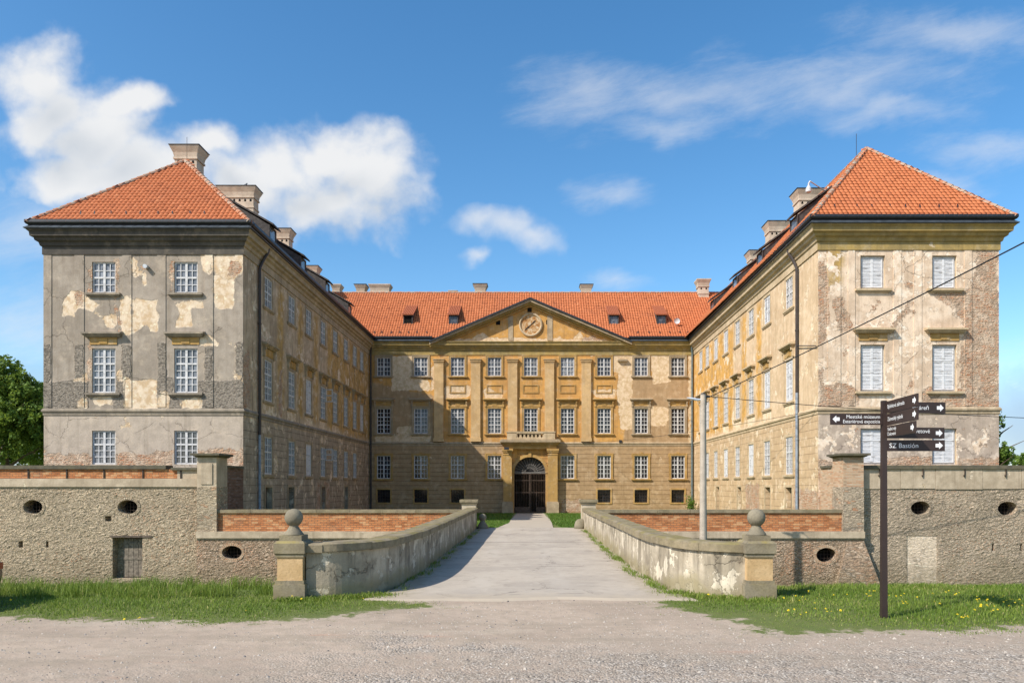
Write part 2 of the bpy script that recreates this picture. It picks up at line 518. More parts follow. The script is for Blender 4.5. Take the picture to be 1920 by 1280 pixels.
# ------------------------------------------------------------------ materials
def plaster(name, base, alt, pale1=(0.62, 0.52, 0.36), pale2=(0.47, 0.36, 0.21), tan=None, rough_c=(0.17, 0.155, 0.13), auto_pale=0.0, auto_brick=0.0,
            streak=0.35, dirt=(0.16, 0.13, 0.09), crack=0.0, blotch=0.35, joint=None, joint_top=6.0, och=None, masks=('pale', 'brick', 'rough', 'tan', 'ochre')):
    m, t = mat(name)
    p = t.pos(); uv = t.uv()
    u, z, _ = t._sep(uv)
    big = t.noise(p, 0.55, 6, 0.6)
    mid = t.noise(p, 2.2, 8, 0.62)
    fine = t.noise(p, 14.0, 6, 0.65)
    edge = t.noise(p, 1.9, 8, 0.6)
    def msk(nm, amp=0.55, soft=0.03):
        a = t.m('ADD', t.attr(nm), t.m('MULTIPLY', t.m('SUBTRACT', edge, 0.5), amp))
        return t.ss(a, -soft, soft)
    c = t.mix(t.ss(big, 0.38, 0.62), base, alt)
    c = t.mix(t.ss(mid, 0.35, 0.75, 0.0, 0.5), c, t.mix(0.5, alt, dirt))
    h = t.m('MULTIPLY', fine, 0.35)
    if 'ochre' in masks and och:
        k = msk('ochre', 1.2, 0.35)
        c = t.mix(k, c, t.mix(t.ss(mid, 0.4, 0.65), och, tuple(x * 0.72 for x in och)))
    if 'tan' in masks and tan:
        k = msk('tan', 0.5, 0.12)
        c = t.mix(k, c, t.mix(t.ss(mid, 0.35, 0.7), tan, tuple(x * 0.8 for x in tan)))
    if joint:
        zz = t.m('FRACT', t.m('DIVIDE', z, joint))
        jl = t.m('MULTIPLY', t.m('LESS_THAN', zz, 0.075), t.m('LESS_THAN', z, joint_top))
        jl = t.m('MULTIPLY', jl, t.ss(t.noise(p, 1.1, 4), 0.3, 0.5))
        c = t.mix(t.m('MULTIPLY', jl, 0.8), c, tuple(x * 0.8 for x in dirt))
        h = t.m('SUBTRACT', h, t.m('MULTIPLY', jl, 0.8))
    # limewash blotches and soot specks
    bl = t.noise(t.vm('ADD', p, (31, 7, 3)), 1.6, 9, 0.68)
    c = t.mix(t.ss(bl, 0.50, 0.66, 0.0, blotch), c, pale1)
    c = t.mix(t.ss(bl, 0.44, 0.30, 0.0, blotch * 0.6), c, tuple(x * 0.62 for x in alt))
    sp = t.noise(p, 26.0, 3, 0.6)
    c = t.mix(t.ss(sp, 0.56, 0.72, 0.0, 0.35), c, tuple(x * 0.6 for x in dirt))
    # weather streaks
    st = t.noise(t.scale(p, (3.2, 3.2, 0.22)), 1.0, 7, 0.65)
    c = t.mix(t.ss(st, 0.48, 0.75, 0.0, streak), c, dirt)
    c = t.mix(t.ss(st, 0.40, 0.22, 0.0, streak * 0.6), c, pale1)
    # rough render
    if 'rough' in masks:
        rk = msk('rough', 0.35, 0.02)
        rn = t.noise(t.scale(p, (7, 7, 12)), 1.0, 6, 0.7)
        c = t.mix(rk, c, t.mix(t.ss(rn, 0.35, 0.6), tuple(x * 0.6 for x in rough_c), tuple(x * 1.5 for x in rough_c)))
        h = t.m('ADD', h, t.m('MULTIPLY', rk, t.m('MULTIPLY', rn, 4.0)))
    # peeled pale patches
    pk = msk('pale', 0.6) if 'pale' in masks else None
    if auto_pale > 0:
        ak = t.ss(t.noise(p, 0.8, 10, 0.66), 0.72 - auto_pale, 0.735 - auto_pale)
        pk = ak if pk is None else t.m('MAXIMUM', pk, ak)
    if pk is not None:
        pc = t.mix(t.ss(t.noise(p, 2.6, 6, 0.6), 0.4, 0.62), pale1, pale2)
        pc = t.mix(t.ss(t.noise(p, 4.3, 6, 0.6), 0.55, 0.7), pc, tuple(min(0.8, x * 1.3) for x in pale1))
        c = t.mix(pk, c, pc)
        h = t.m('SUBTRACT', h, t.m('MULTIPLY', pk, 0.9))
        h = t.m('ADD', h, t.m('MULTIPLY', t.m('MULTIPLY', pk, mid), 1.0))
    # exposed masonry
    bk = msk('brick', 0.9) if 'brick' in masks else None
    if auto_brick > 0:
        ak = t.ss(t.noise(t.vm('ADD', p, (13, 5, 2)), 0.9, 10, 0.68), 0.74 - auto_brick, 0.755 - auto_brick)
        bk = ak if bk is None else t.m('MAXIMUM', bk, ak)
    if bk is not None:
        bt = t.n('ShaderNodeTexBrick')
        wob = t.vm('SCALE', t.vm('SUBTRACT', t.n('ShaderNodeTexNoise').outputs['Color'], (0.5, 0.5, 0.5)), scale=0.0)
        uvw = t.vm('ADD', t.comb(u, z, 0.0), t.comb(t.m('MULTIPLY', t.m('SUBTRACT', mid, 0.5), 0.22), t.m('MULTIPLY', t.m('SUBTRACT', t.noise(p, 3.1, 3), 0.5), 0.18), 0.0))
        t.set(bt.inputs['Vector'], uvw)
        t.set(bt.inputs['Color1'], (0.46, 0.20, 0.10)); t.set(bt.inputs['Color2'], (0.50, 0.34, 0.21)); t.set(bt.inputs['Mortar'], (0.54, 0.43, 0.31))
        for k, v in (('Scale', 1.0), ('Mortar Size', 0.018), ('Mortar Smooth', 0.3), ('Bias', 0.05), ('Brick Width', 0.30), ('Row Height', 0.10)):
            bt.inputs[k].default_value = v
        bc = t.mix(t.ss(t.noise(p, 1.7, 8, 0.7), 0.42, 0.58), bt.outputs['Color'], t.mix(t.ss(mid, 0.4, 0.6), (0.64, 0.51, 0.37), (0.42, 0.32, 0.225)))
        bc = t.mix(t.ss(fine, 0.53, 0.70, 0, 0.65), bc, (0.17, 0.11, 0.07))
        c = t.mix(bk, c, bc)
        h = t.m('SUBTRACT', h, t.m('MULTIPLY', bk, t.m('ADD', 1.6, t.m('MULTIPLY', bt.outputs['Fac'], 1.2))))
        h = t.m('ADD', h, t.m('MULTIPLY', t.m('MULTIPLY', bk, t.noise(t.scale(p, (6, 6, 9)), 1.0, 5, 0.6)), 3.4))
    # hairline cracks
    vv = t.voro(t.vm('ADD', p, t.vm('SCALE', t.vm('SUBTRACT', t.comb(mid, edge, big), (0.5, 0.5, 0.5)), scale=0.9)), 0.42, 'DISTANCE_TO_EDGE')
    ck = t.m('MULTIPLY', t.ss(vv.outputs['Distance'], 0.010, 0.003), t.ss(big, 0.47, 0.55))
    c = t.mix(t.m('MULTIPLY', ck, crack), c, (0.10, 0.08, 0.06))
    h = t.m('SUBTRACT', h, t.m('MULTIPLY', ck, crack * 1.5))
    c = t.mix(t.ss(fine, 0.3, 0.75, 0.0, 0.22), c, t.mix(0.5, c, dirt))
    c = t.mix(1.0, c, (1.03, 0.99, 0.985), 'MULTIPLY')
    t.out(c, 0.92, t.bump(h, 0.9, 0.035), spec=0.15)
    return m

plaster('tower_grey', tan=(0.475, 0.41, 0.325), base=(0.375, 0.33, 0.265), alt=(0.30, 0.262, 0.208), **dict(auto_pale=0.055, auto_brick=0.03, streak=0.38, crack=0.3, blotch=0.22, rough_c=(0.225, 0.20, 0.16), pale1=(0.70, 0.59, 0.43), pale2=(0.55, 0.41, 0.25)))
plaster('tower_beige', (0.74, 0.60, 0.44), (0.61, 0.475, 0.335), auto_pale=0.18, auto_brick=0.115, streak=0.42, crack=0.35, blotch=0.6, tan=(0.44, 0.365, 0.285), pale1=(0.78, 0.67, 0.52), pale2=(0.64, 0.50, 0.35), och=(0.46, 0.31, 0.10), dirt=(0.25, 0.185, 0.12))
plaster('court_ochre', (0.60, 0.335, 0.095), (0.50, 0.28, 0.09), auto_pale=0.07, streak=0.55, blotch=0.32, tan=(0.41, 0.285, 0.155), joint=0.42, joint_top=5.9, pale1=(0.68, 0.54, 0.36), pale2=(0.54, 0.40, 0.23), dirt=(0.21, 0.135, 0.065))
plaster('wing_shade', (0.56, 0.44, 0.29), (0.44, 0.34, 0.22), auto_pale=0.14, auto_brick=0.045, streak=0.8, blotch=0.6, tan=(0.39, 0.32, 0.23), joint=0.42, joint_top=5.9, och=(0.52, 0.34, 0.12), pale1=(0.72, 0.60, 0.44), pale2=(0.50, 0.38, 0.23))  # court plaster in darker tones, part of this wing's shade is in the colour
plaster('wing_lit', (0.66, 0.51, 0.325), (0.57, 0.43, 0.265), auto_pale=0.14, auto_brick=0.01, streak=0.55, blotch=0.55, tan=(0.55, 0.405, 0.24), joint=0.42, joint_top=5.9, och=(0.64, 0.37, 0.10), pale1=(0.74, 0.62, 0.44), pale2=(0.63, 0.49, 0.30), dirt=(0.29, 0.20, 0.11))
plaster('pilaster_tan', (0.60, 0.42, 0.205), (0.50, 0.34, 0.16), auto_pale=0.05, streak=0.4, masks=(), pale1=(0.66, 0.53, 0.35), dirt=(0.27, 0.19, 0.10))
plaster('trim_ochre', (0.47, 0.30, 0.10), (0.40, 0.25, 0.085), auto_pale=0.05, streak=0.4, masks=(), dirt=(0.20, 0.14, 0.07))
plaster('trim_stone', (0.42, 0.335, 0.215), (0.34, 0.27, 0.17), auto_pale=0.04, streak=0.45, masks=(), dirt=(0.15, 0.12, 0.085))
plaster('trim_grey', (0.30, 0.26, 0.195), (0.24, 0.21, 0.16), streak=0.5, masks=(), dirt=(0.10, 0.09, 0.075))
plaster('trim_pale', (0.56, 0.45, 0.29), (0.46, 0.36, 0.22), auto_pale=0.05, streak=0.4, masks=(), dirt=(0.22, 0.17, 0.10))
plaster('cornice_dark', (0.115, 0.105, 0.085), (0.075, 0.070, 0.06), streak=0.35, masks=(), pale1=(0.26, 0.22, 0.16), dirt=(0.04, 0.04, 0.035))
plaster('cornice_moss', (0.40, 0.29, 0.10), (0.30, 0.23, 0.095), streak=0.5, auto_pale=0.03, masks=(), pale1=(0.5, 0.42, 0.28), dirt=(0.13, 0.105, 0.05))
plaster('chimney_plaster', (0.56, 0.48, 0.37), (0.48, 0.40, 0.30), auto_brick=0.02, streak=0.3, masks=(), dirt=(0.22, 0.18, 0.14))
m_, t_ = mat('parapet_render')
p_ = t_.pos(); gx, gy, gz = t_._sep(p_)
n1 = t_.noise(p_, 0.9, 9, 0.64); n2 = t_.noise(t_.vm('ADD', p_, (5, 2, 8)), 2.4, 8, 0.65); n3 = t_.noise(p_, 22, 5, 0.65)
c_ = t_.mix(t_.ss(n1, 0.42, 0.58), (0.50, 0.425, 0.315), (0.34, 0.285, 0.205))
c_ = t_.mix(t_.ss(n2, 0.54, 0.57), c_, (0.64, 0.555, 0.42))
c_ = t_.mix(t_.ss(n2, 0.44, 0.30, 0, 0.6), c_, (0.20, 0.165, 0.12))
st_ = t_.noise(t_.scale(p_, (4.5, 4.5, 0.5)), 1.0, 7, 0.65)
c_ = t_.mix(t_.m('MULTIPLY', t_.ss(st_, 0.44, 0.66, 0, 0.8), t_.ss(gz, -0.1, 0.8, 0.25, 1.0)), c_, (0.125, 0.105, 0.075))
ms_ = t_.m('ADD', gz, t_.m('MULTIPLY', t_.m('SUBTRACT', n1, 0.5), 1.3))
c_ = t_.mix(t_.ss(ms_, 0.42, 0.10, 0, 0.65), c_, t_.mix(n2, (0.26, 0.205, 0.075), (0.19, 0.165, 0.095)))
vk_ = t_.voro(t_.vm('ADD', p_, t_.vm('SCALE', t_.comb(n1, n2, n1), scale=0.8)), 0.8, 'DISTANCE_TO_EDGE')
ck_ = t_.m('MULTIPLY', t_.ss(vk_.outputs['Distance'], 0.010, 0.003), t_.ss(n1, 0.50, 0.58))
c_ = t_.mix(t_.m('MULTIPLY', ck_, 0.4), c_, (0.09, 0.07, 0.05))
h_ = t_.m('SUBTRACT', t_.m('ADD', t_.m('MULTIPLY', n3, 0.5), t_.m('ADD', n2, t_.ss(n2, 0.54, 0.57, 0, -0.5))), ck_)
t_.out(c_, 0.93, t_.bump(h_, 0.8, 0.02), spec=0.12)
plaster('band_render', (0.50, 0.42, 0.30), (0.40, 0.33, 0.23), auto_pale=0.09, auto_brick=0.03, streak=0.5, masks=(), pale1=(0.66, 0.57, 0.42), dirt=(0.19, 0.15, 0.10))

def rubble(name, cols, brickish=0.1, mort=(0.33, 0.29, 0.22), smear=0.4):
    m, t = mat(name)
    p = t.pos(); u, z, _ = t._sep(t.uv())
    w = t.noise(p, 2.3, 4)
    w2 = t.noise(t.vm('ADD', p, (7, 3, 1)), 2.3, 4)
    q = t.comb(t.m('ADD', t.m('MULTIPLY', u, 4.6), t.m('MULTIPLY', w, 1.0)), t.m('ADD', t.m('MULTIPLY', z, 12.0), t.m('MULTIPLY', w2, 1.3)), t.m('MULTIPLY', t.noise(p, 0.8, 2), 1.5))
    vo = t.voro(q, 1.0, 'F1', 0.95)
    ve = t.voro(q, 1.0, 'DISTANCE_TO_EDGE', 0.95)
    rv = t._sep(vo.outputs['Color'])
    c = t.ramp(rv[0], [(i / (len(cols) - 1), k) for i, k in enumerate(cols)])
    br = t.m('GREATER_THAN', rv[1], 1.0 - brickish)
    br = t.m('MULTIPLY', br, t.ss(t.noise(p, 0.45, 4), 0.42, 0.58))
    c = t.mix(br, c, t.mix(rv[2], (0.42, 0.17, 0.08), (0.44, 0.26, 0.15)))
    fn = t.noise(p, 16, 6, 0.65)
    an = t.noise(t.scale(p, (6.5, 6.5, 11.0)), 1.0, 9, 0.78)
    c = t.mix(t.ss(fn, 0.40, 0.7, 0.0, 0.3), c, mort)
    c = t.mix(t.m('GREATER_THAN', rv[2], 0.95), c, tuple(min(0.8, x * 1.35) for x in mort))
    c = t.mix(t.m('LESS_THAN', rv[2], 0.10), c, tuple(x * 0.5 for x in mort))
    e = t.ss(t.m('ADD', ve.outputs['Distance'], t.m('MULTIPLY', t.m('SUBTRACT', an, 0.5), 0.5)), -0.05, 0.22)
    sm = t.m('MULTIPLY', t.ss(t.noise(p, 0.9, 8, 0.62), 0.36, 0.58), smear)
    c = t.mix(sm, c, mort)
    c = t.mix(t.m('MULTIPLY', t.m('SUBTRACT', 1.0, e), 0.65), c, tuple(x * 0.48 for x in mort))
    c = t.mix(t.ss(an, 0.45, 0.33, 0, 0.75), c, tuple(x * 0.36 for x in mort))
    c = t.mix(t.ss(an, 0.54, 0.64, 0, 0.65), c, tuple(min(0.8, x * 1.6) for x in mort))
    big = t.noise(p, 0.35, 5)
    c = t.mix(t.ss(big, 0.5, 0.75, 0, 0.35), c, (0.17, 0.15, 0.115))
    damp = t.m('MULTIPLY', t.ss(t.m('ADD', z, t.m('MULTIPLY', t.m('SUBTRACT', t.noise(p, 1.2, 6, 0.6), 0.5), 3.0)), -1.2, -2.6), 0.45)
    c = t.mix(damp, c, (0.17, 0.15, 0.095))
    h = t.m('ADD', t.m('MULTIPLY', t.m('MULTIPLY', e, t.m('SUBTRACT', 1.0, sm)), t.m('ADD', 0.35, t.m('MULTIPLY', rv[2], 0.6))), t.m('MULTIPLY', an, 2.2))
    h = t.m('ADD', h, t.m('MULTIPLY', fn, 0.3))
    c = t.mix(1.0, c, (1.20, 1.12, 1.05), 'MULTIPLY')
    t.out(c, 0.95, t.bump(h, 0.9, 0.05), spec=0.1)
rubble('rubble_warm', [(0.27, 0.225, 0.16), (0.47, 0.40, 0.29), (0.34, 0.295, 0.215), (0.56, 0.46, 0.32), (0.39, 0.35, 0.275)], 0.12, (0.44, 0.375, 0.275), 0.35)
rubble('rubble_grey', [(0.27, 0.23, 0.175), (0.42, 0.36, 0.275), (0.31, 0.27, 0.205), (0.50, 0.42, 0.31), (0.36, 0.315, 0.25)], 0.08, (0.43, 0.365, 0.28), 0.5)
rubble('rubble_mixed', [(0.26, 0.185, 0.125), (0.45, 0.35, 0.25), (0.32, 0.22, 0.15), (0.60, 0.51, 0.40), (0.35, 0.26, 0.185)], 0.5, (0.34, 0.27, 0.20), 0.3)
rubble('rubble_light', [(0.66, 0.56, 0.43), (0.72, 0.62, 0.49), (0.62, 0.53, 0.41), (0.76, 0.66, 0.53)], 0.0, (0.70, 0.60, 0.47), 0.9)

def brick(name, c1, c2, mortar=(0.30, 0.23, 0.16), bw=0.28, rh=0.078, dirt=0.5):
    m, t = mat(name)
    p = t.pos(); u, z, _ = t._sep(t.uv())
    uvw = t.comb(t.m('ADD', u, t.m('MULTIPLY', t.m('SUBTRACT', t.noise(p, 1.5, 3), 0.5), 0.08)), t.m('ADD', z, t.m('MULTIPLY', t.m('SUBTRACT', t.noise(p, 1.1, 3), 0.5), 0.05)), 0.0)
    bt = t.n('ShaderNodeTexBrick')
    t.set(bt.inputs['Vector'], uvw)
    t.set(bt.inputs['Color1'], c1); t.set(bt.inputs['Color2'], c2); t.set(bt.inputs['Mortar'], mortar)
    for k, v in (('Scale', 1.0), ('Mortar Size', 0.012), ('Mortar Smooth', 0.3), ('Bias', 0.0), ('Brick Width', bw), ('Row Height', rh)):
        bt.inputs[k].default_value = v
    row = t.m('FLOOR', t.m('DIVIDE', t._sep(uvw)[1], rh))
    colm = t.m('FLOOR', t.m('ADD', t.m('DIVIDE', t._sep(uvw)[0], bw), t.m('MULTIPLY', t.m('MODULO', row, 2.0), 0.5)))
    wn = t.n('ShaderNodeTexWhiteNoise'); t.set(wn.inputs['Vector'], t.comb(colm, row, 0.0))
    n1 = wn.outputs['Value']
    c = t.mix(t.ss(n1, 0.72, 0.95, 0, 0.5), bt.outputs['Color'], tuple(min(0.7, x * k) for x, k in zip(c1, (1.2, 1.9, 2.6))))
    c = t.mix(t.ss(n1, 0.28, 0.05, 0, 0.5), c, tuple(x * 0.45 for x in c2))
    c = t.mix(t.ss(t.noise(p, 0.7, 7, 0.62), 0.52, 0.72, 0, dirt), c, (0.22, 0.165, 0.115))
    c = t.mix(t.ss(t.noise(p, 20, 4), 0.5, 0.75, 0, 0.5), c, mortar)
    h = t.m('SUBTRACT', t.m('MULTIPLY', t.noise(p, 18, 5), 0.5), bt.outputs['Fac'])
    t.out(c, 0.92, t.bump(h, 0.8, 0.015), spec=0.12)
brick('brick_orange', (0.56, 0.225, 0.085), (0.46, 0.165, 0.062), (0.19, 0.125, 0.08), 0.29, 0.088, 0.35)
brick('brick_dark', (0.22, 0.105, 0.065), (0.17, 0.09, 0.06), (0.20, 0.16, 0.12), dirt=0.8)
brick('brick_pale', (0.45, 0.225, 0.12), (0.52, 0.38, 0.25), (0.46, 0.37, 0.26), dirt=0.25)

def stone(name, a, b, moss=(0.20, 0.17, 0.06), mossk=0.5, sc=3.0):
    m, t = mat(name)
    p = t.pos()
    nz = t._sep(t.n('ShaderNodeNewGeometry').outputs['Normal'])[2]
    n1 = t.noise(p, sc, 7, 0.62); n2 = t.noise(p, sc * 8, 5, 0.6)
    c = t.mix(t.ss(n1, 0.35, 0.65), a, b)
    c = t.mix(t.ss(n2, 0.45, 0.75, 0, 0.4), c, tuple(x * 0.55 for x in a))
    mk = t.m('MULTIPLY', t.ss(t.noise(p, 1.8, 6, 0.6), 0.42, 0.62), t.ss(nz, -0.2, 0.9, 0.15, 1.0))
    c = t.mix(t.m('MULTIPLY', mk, mossk), c, moss)
    t.out(c, 0.93, t.bump(t.m('ADD', n2, t.m('MULTIPLY', n1, 1.2)), 0.5, 0.012), spec=0.12)
stone('coping_stone', (0.285, 0.232, 0.150), (0.185, 0.152, 0.10), (0.22, 0.18, 0.05), 0.6)
stone('coping_dark', (0.145, 0.125, 0.085), (0.095, 0.085, 0.065), (0.17, 0.15, 0.05), 0.5)
stone('sandstone_grey', (0.265, 0.225, 0.155), (0.185, 0.155, 0.105), (0.30, 0.235, 0.05), 0.6)
stone('sandstone_gold', (0.56, 0.385, 0.205), (0.47, 0.31, 0.15), (0.34, 0.23, 0.10), 0.4)
stone('ball_stone', (0.25, 0.215, 0.15), (0.185, 0.16, 0.115), (0.16, 0.14, 0.07), 0.4)
stone('concrete_pole', (0.48, 0.41, 0.325), (0.38, 0.325, 0.26), (0.23, 0.20, 0.16), 0.3)
stone('pale_stone', (0.52, 0.44, 0.32), (0.40, 0.33, 0.23), (0.22, 0.18, 0.09), 0.4)

def simple(name, col, rough=0.6, metallic=0.0, spec=0.4, var=0.25, sc=6.0, bump=0.0):
    m, t = mat(name)
    p = t.pos()
    n = t.noise(p, sc, 6, 0.6)
    c = t.mix(t.ss(n, 0.3, 0.7), tuple(x * (1 - var) for x in col), tuple(min(1, x * (1 + var)) for x in col))
    nm = t.bump(n, bump, 0.01) if bump else None
    t.out(c, rough, nm, metallic, spec)
simple('white_paint', (0.54, 0.53, 0.515), 0.7, var=0.2)
simple('white_worn', (0.50, 0.485, 0.47), 0.7, var=0.18, sc=9)
simple('red_curtain', (0.30, 0.17, 0.15), 0.8, var=0.3)
simple('gutter_metal', (0.028, 0.030, 0.034), 0.45, 0.3, 0.5)
simple('eave_metal', (0.075, 0.090, 0.105), 0.45, 0.4, 0.5, var=0.3, sc=3)
simple('pipe_dark', (0.045, 0.035, 0.03), 0.5)
simple('pipe_blue', (0.22, 0.26, 0.31), 0.5, 0.2)
simple('pipe_green', (0.12, 0.16, 0.17), 0.5, 0.2)
simple('iron', (0.05, 0.034, 0.024), 0.6, 0.3, 0.4, var=0.4)
simple('gate_iron', (0.075, 0.048, 0.032), 0.6, 0.2, 0.4, var=0.4)
simple('dark_void', (0.012, 0.011, 0.010), 0.9, spec=0.1)  # near-black colour standing in for the shade inside openings
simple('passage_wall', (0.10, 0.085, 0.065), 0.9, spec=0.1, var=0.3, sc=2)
simple('old_wood', (0.10, 0.075, 0.055), 0.85, var=0.45, sc=8, bump=0.4)
simple('door_wood', (0.17, 0.14, 0.105), 0.85, var=0.4, sc=8, bump=0.5)
simple('dormer_board', (0.055, 0.047, 0.042), 0.8, var=0.4, sc=5)
simple('sign_brown', (0.040, 0.026, 0.022), 0.45, spec=0.4, var=0.12, sc=3)
simple('sign_white', (0.80, 0.80, 0.78), 0.6, var=0.04)
simple('cable_black', (0.02, 0.02, 0.02), 0.6)
simple('galvanised', (0.62, 0.64, 0.66), 0.4, 0.3, 0.5, var=0.12)
simple('fan_grey', (0.17, 0.155, 0.135), 0.7)
simple('rust', (0.32, 0.16, 0.10), 0.8, var=0.3)
simple('dandelion_yellow', (0.80, 0.60, 0.02), 0.8, var=0.1, sc=60)
simple('stem_green', (0.10, 0.20, 0.04), 0.8)
simple('bark', (0.12, 0.09, 0.06), 0.9, var=0.3)
simple('car_paint', (0.02, 0.02, 0.028), 0.25, 0.2, 0.6, var=0.05)
simple('tyre', (0.02, 0.02, 0.02), 0.85)
simple('rear_light', (0.42, 0.06, 0.03), 0.25, spec=0.6, var=0.1)
simple('bird_grey', (0.06, 0.065, 0.08), 0.7)
simple('litter_paper', (0.36, 0.42, 0.50), 0.6)

def glass(name, col, rough=0.08):
    m, t = mat(name)
    p = t.pos()
    n = t.noise(p, 1.1, 3)
    cell = t.voro(t.scale(p, (3.4, 3.4, 2.6)), 1.0).outputs['Color']
    r = t._sep(cell)[0]
    c = t.mix(r, tuple(x * 0.5 for x in col), tuple(x * 1.5 for x in col))
    oi = t.n('ShaderNodeObjectInfo').outputs['Random']
    c = t.mix(t.ss(oi, 0.35, 0.9, 0, 0.65), c, tuple(x * 0.3 for x in col))
    t.out(c, rough, t.bump(t.m('ADD', n, t.m('MULTIPLY', r, 0.6)), 0.08, 0.03), 0.0, 0.45)
glass('glass_dark', (0.022, 0.023, 0.027))
glass('glass_mid', (0.085, 0.09, 0.10))
glass('glass_light', (0.18, 0.19, 0.205))
glass('glass_wing', (0.115, 0.10, 0.10))  # pinkish tone stands for the sunlit roof mirrored in the panes

# shutters: weathered white louvres
m_, t_ = mat('shutter_white')
p_ = t_.pos()
a_ = t_.noise(t_.scale(p_, (2.0, 2.0, 9.0)), 1.0, 6, 0.65)
c_ = t_.mix(t_.ss(a_, 0.50, 0.72), (0.64, 0.635, 0.63), (0.24, 0.225, 0.21))
t_.out(c_, 0.75, t_.bump(a_, 0.3, 0.01), spec=0.2)

# tiles
m_, t_ = mat('roof_tile')
p_ = t_.pos()
ti = t_.attr('tint')
c_ = t_.ramp(ti, [(0.0, (0.32, 0.095, 0.040)), (0.35, (0.46, 0.145, 0.055)), (0.75, (0.52, 0.170, 0.066)), (1.0, (0.60, 0.235, 0.105))])
g_ = t_.noise(p_, 0.5, 6, 0.6)
c_ = t_.mix(t_.ss(g_, 0.5, 0.72, 0, 0.30), c_, (0.26, 0.085, 0.045))
c_ = t_.mix(t_.ss(t_.noise(p_, 3, 6, 0.65), 0.58, 0.75, 0, 0.30), c_, (0.26, 0.13, 0.08))
t_.out(c_, 0.75, t_.bump(t_.noise(p_, 25, 4), 0.3, 0.006), spec=0.25)
m_, t_ = mat('ridge_tile')
p_ = t_.pos()
c_ = t_.mix(t_.ss(t_.noise(p_, 4.0, 6, 0.65), 0.4, 0.62), (0.40, 0.15, 0.07), (0.36, 0.30, 0.23))
t_.out(c_, 0.85, t_.bump(t_.noise(p_, 14, 4), 0.4, 0.01), spec=0.2)

# clock face: flaked paint, tan and rust
m_, t_ = mat('clock_face')
p_ = t_.pos()
n_ = t_.noise(p_, 3.4, 8, 0.68, 0.8)
c_ = t_.ramp(n_, [(0.30, (0.10, 0.045, 0.02)), (0.42, (0.36, 0.16, 0.05)), (0.52, (0.48, 0.29, 0.13)), (0.62, (0.62, 0.50, 0.34)), (0.75, (0.40, 0.19, 0.06))])
t_.out(c_, 0.9, t_.bump(n_, 0.4, 0.02), spec=0.15)

# ground: gravel and packed earth, turf under the grass
m_, t_ = mat('ground_gravel')
p_ = t_.pos()
gx, gy, gz = t_._sep(p_)
n1 = t_.noise(p_, 0.45, 7, 0.6); n2 = t_.noise(p_, 3.0, 6, 0.62); n3 = t_.noise(p_, 38.0, 5, 0.7)
vs = t_.voro(p_, 34.0); vc = t_._sep(vs.outputs['Color'])
c_ = t_.mix(t_.ss(n1, 0.36, 0.64), (0.43, 0.335, 0.25), (0.355, 0.275, 0.205))
c_ = t_.mix(t_.ss(n2, 0.42, 0.66, 0, 0.6), c_, (0.31, 0.25, 0.18))
rut = t_.noise(t_.vm('ADD', t_.scale(p_, (0.16, 1.5, 1.0)), t_.vm('SCALE', t_.comb(n2, n1, 0.0), scale=0.5)), 1.0, 6, 0.6)
c_ = t_.mix(t_.ss(rut, 0.52, 0.64, 0, 0.45), c_, (0.29, 0.235, 0.17))
c_ = t_.mix(t_.ss(rut, 0.46, 0.34, 0, 0.4), c_, (0.45, 0.375, 0.28))
pit = t_.noise(t_.vm('ADD', p_, (4, 9, 0)), 0.30, 6, 0.6)
near = t_.ss(t_.m('ADD', t_.m('SUBTRACT', gy, t_.m('MULTIPLY', gx, 0.16)), t_.m('MULTIPLY', t_.m('SUBTRACT', n1, 0.5), 7.0)), 10.6, 7.6)
grav = t_.m('MULTIPLY', t_.m('MAXIMUM', near, t_.ss(pit, 0.56, 0.66)), t_.ss(gx, -6.0, -1.5, 0.25, 1.0))
gcol = t_.ramp(vc[0], [(0.0, (0.10, 0.085, 0.07)), (0.3, (0.265, 0.225, 0.18)), (0.75, (0.375, 0.32, 0.26)), (1.0, (0.55, 0.49, 0.42))])
c_ = t_.mix(t_.m('MULTIPLY', grav, t_.ss(n2, 0.35, 0.6, 0.25, 0.8)), c_, gcol)
c_ = t_.mix(t_.ss(n3, 0.55, 0.8, 0, 0.55), c_, (0.22, 0.185, 0.145))
c_ = t_.mix(t_.ss(n3, 0.42, 0.25, 0, 0.4), c_, (0.48, 0.41, 0.33))
# brick dust
rd = t_.m('MULTIPLY', t_.ss(t_.noise(t_.scale(t_.vm('ADD', p_, (2.2, 0, 0)), (0.5, 1.5, 1)), 1.0, 5, 0.6), 0.62, 0.76), 0.4)
c_ = t_.mix(rd, c_, (0.42, 0.20, 0.12))
gr = t_.ss(t_.m('ADD', t_.attr('grass'), t_.m('MULTIPLY', t_.m('SUBTRACT', t_.noise(p_, 2.2, 9, 0.7), 0.5), 2.6)), 0.0, 0.3)
c_ = t_.mix(gr, c_, t_.mix(n2, (0.085, 0.125, 0.03), (0.16, 0.16, 0.055)))
h_ = t_.m('ADD', t_.m('MULTIPLY', n3, 0.6), t_.m('ADD', t_.m('MULTIPLY', t_.m('MULTIPLY', grav, vs.outputs['Distance']), -1.6), t_.m('MULTIPLY', n2, 2.0)))
t_.out(c_, 0.95, t_.bump(h_, 0.7, 0.02), spec=0.12)

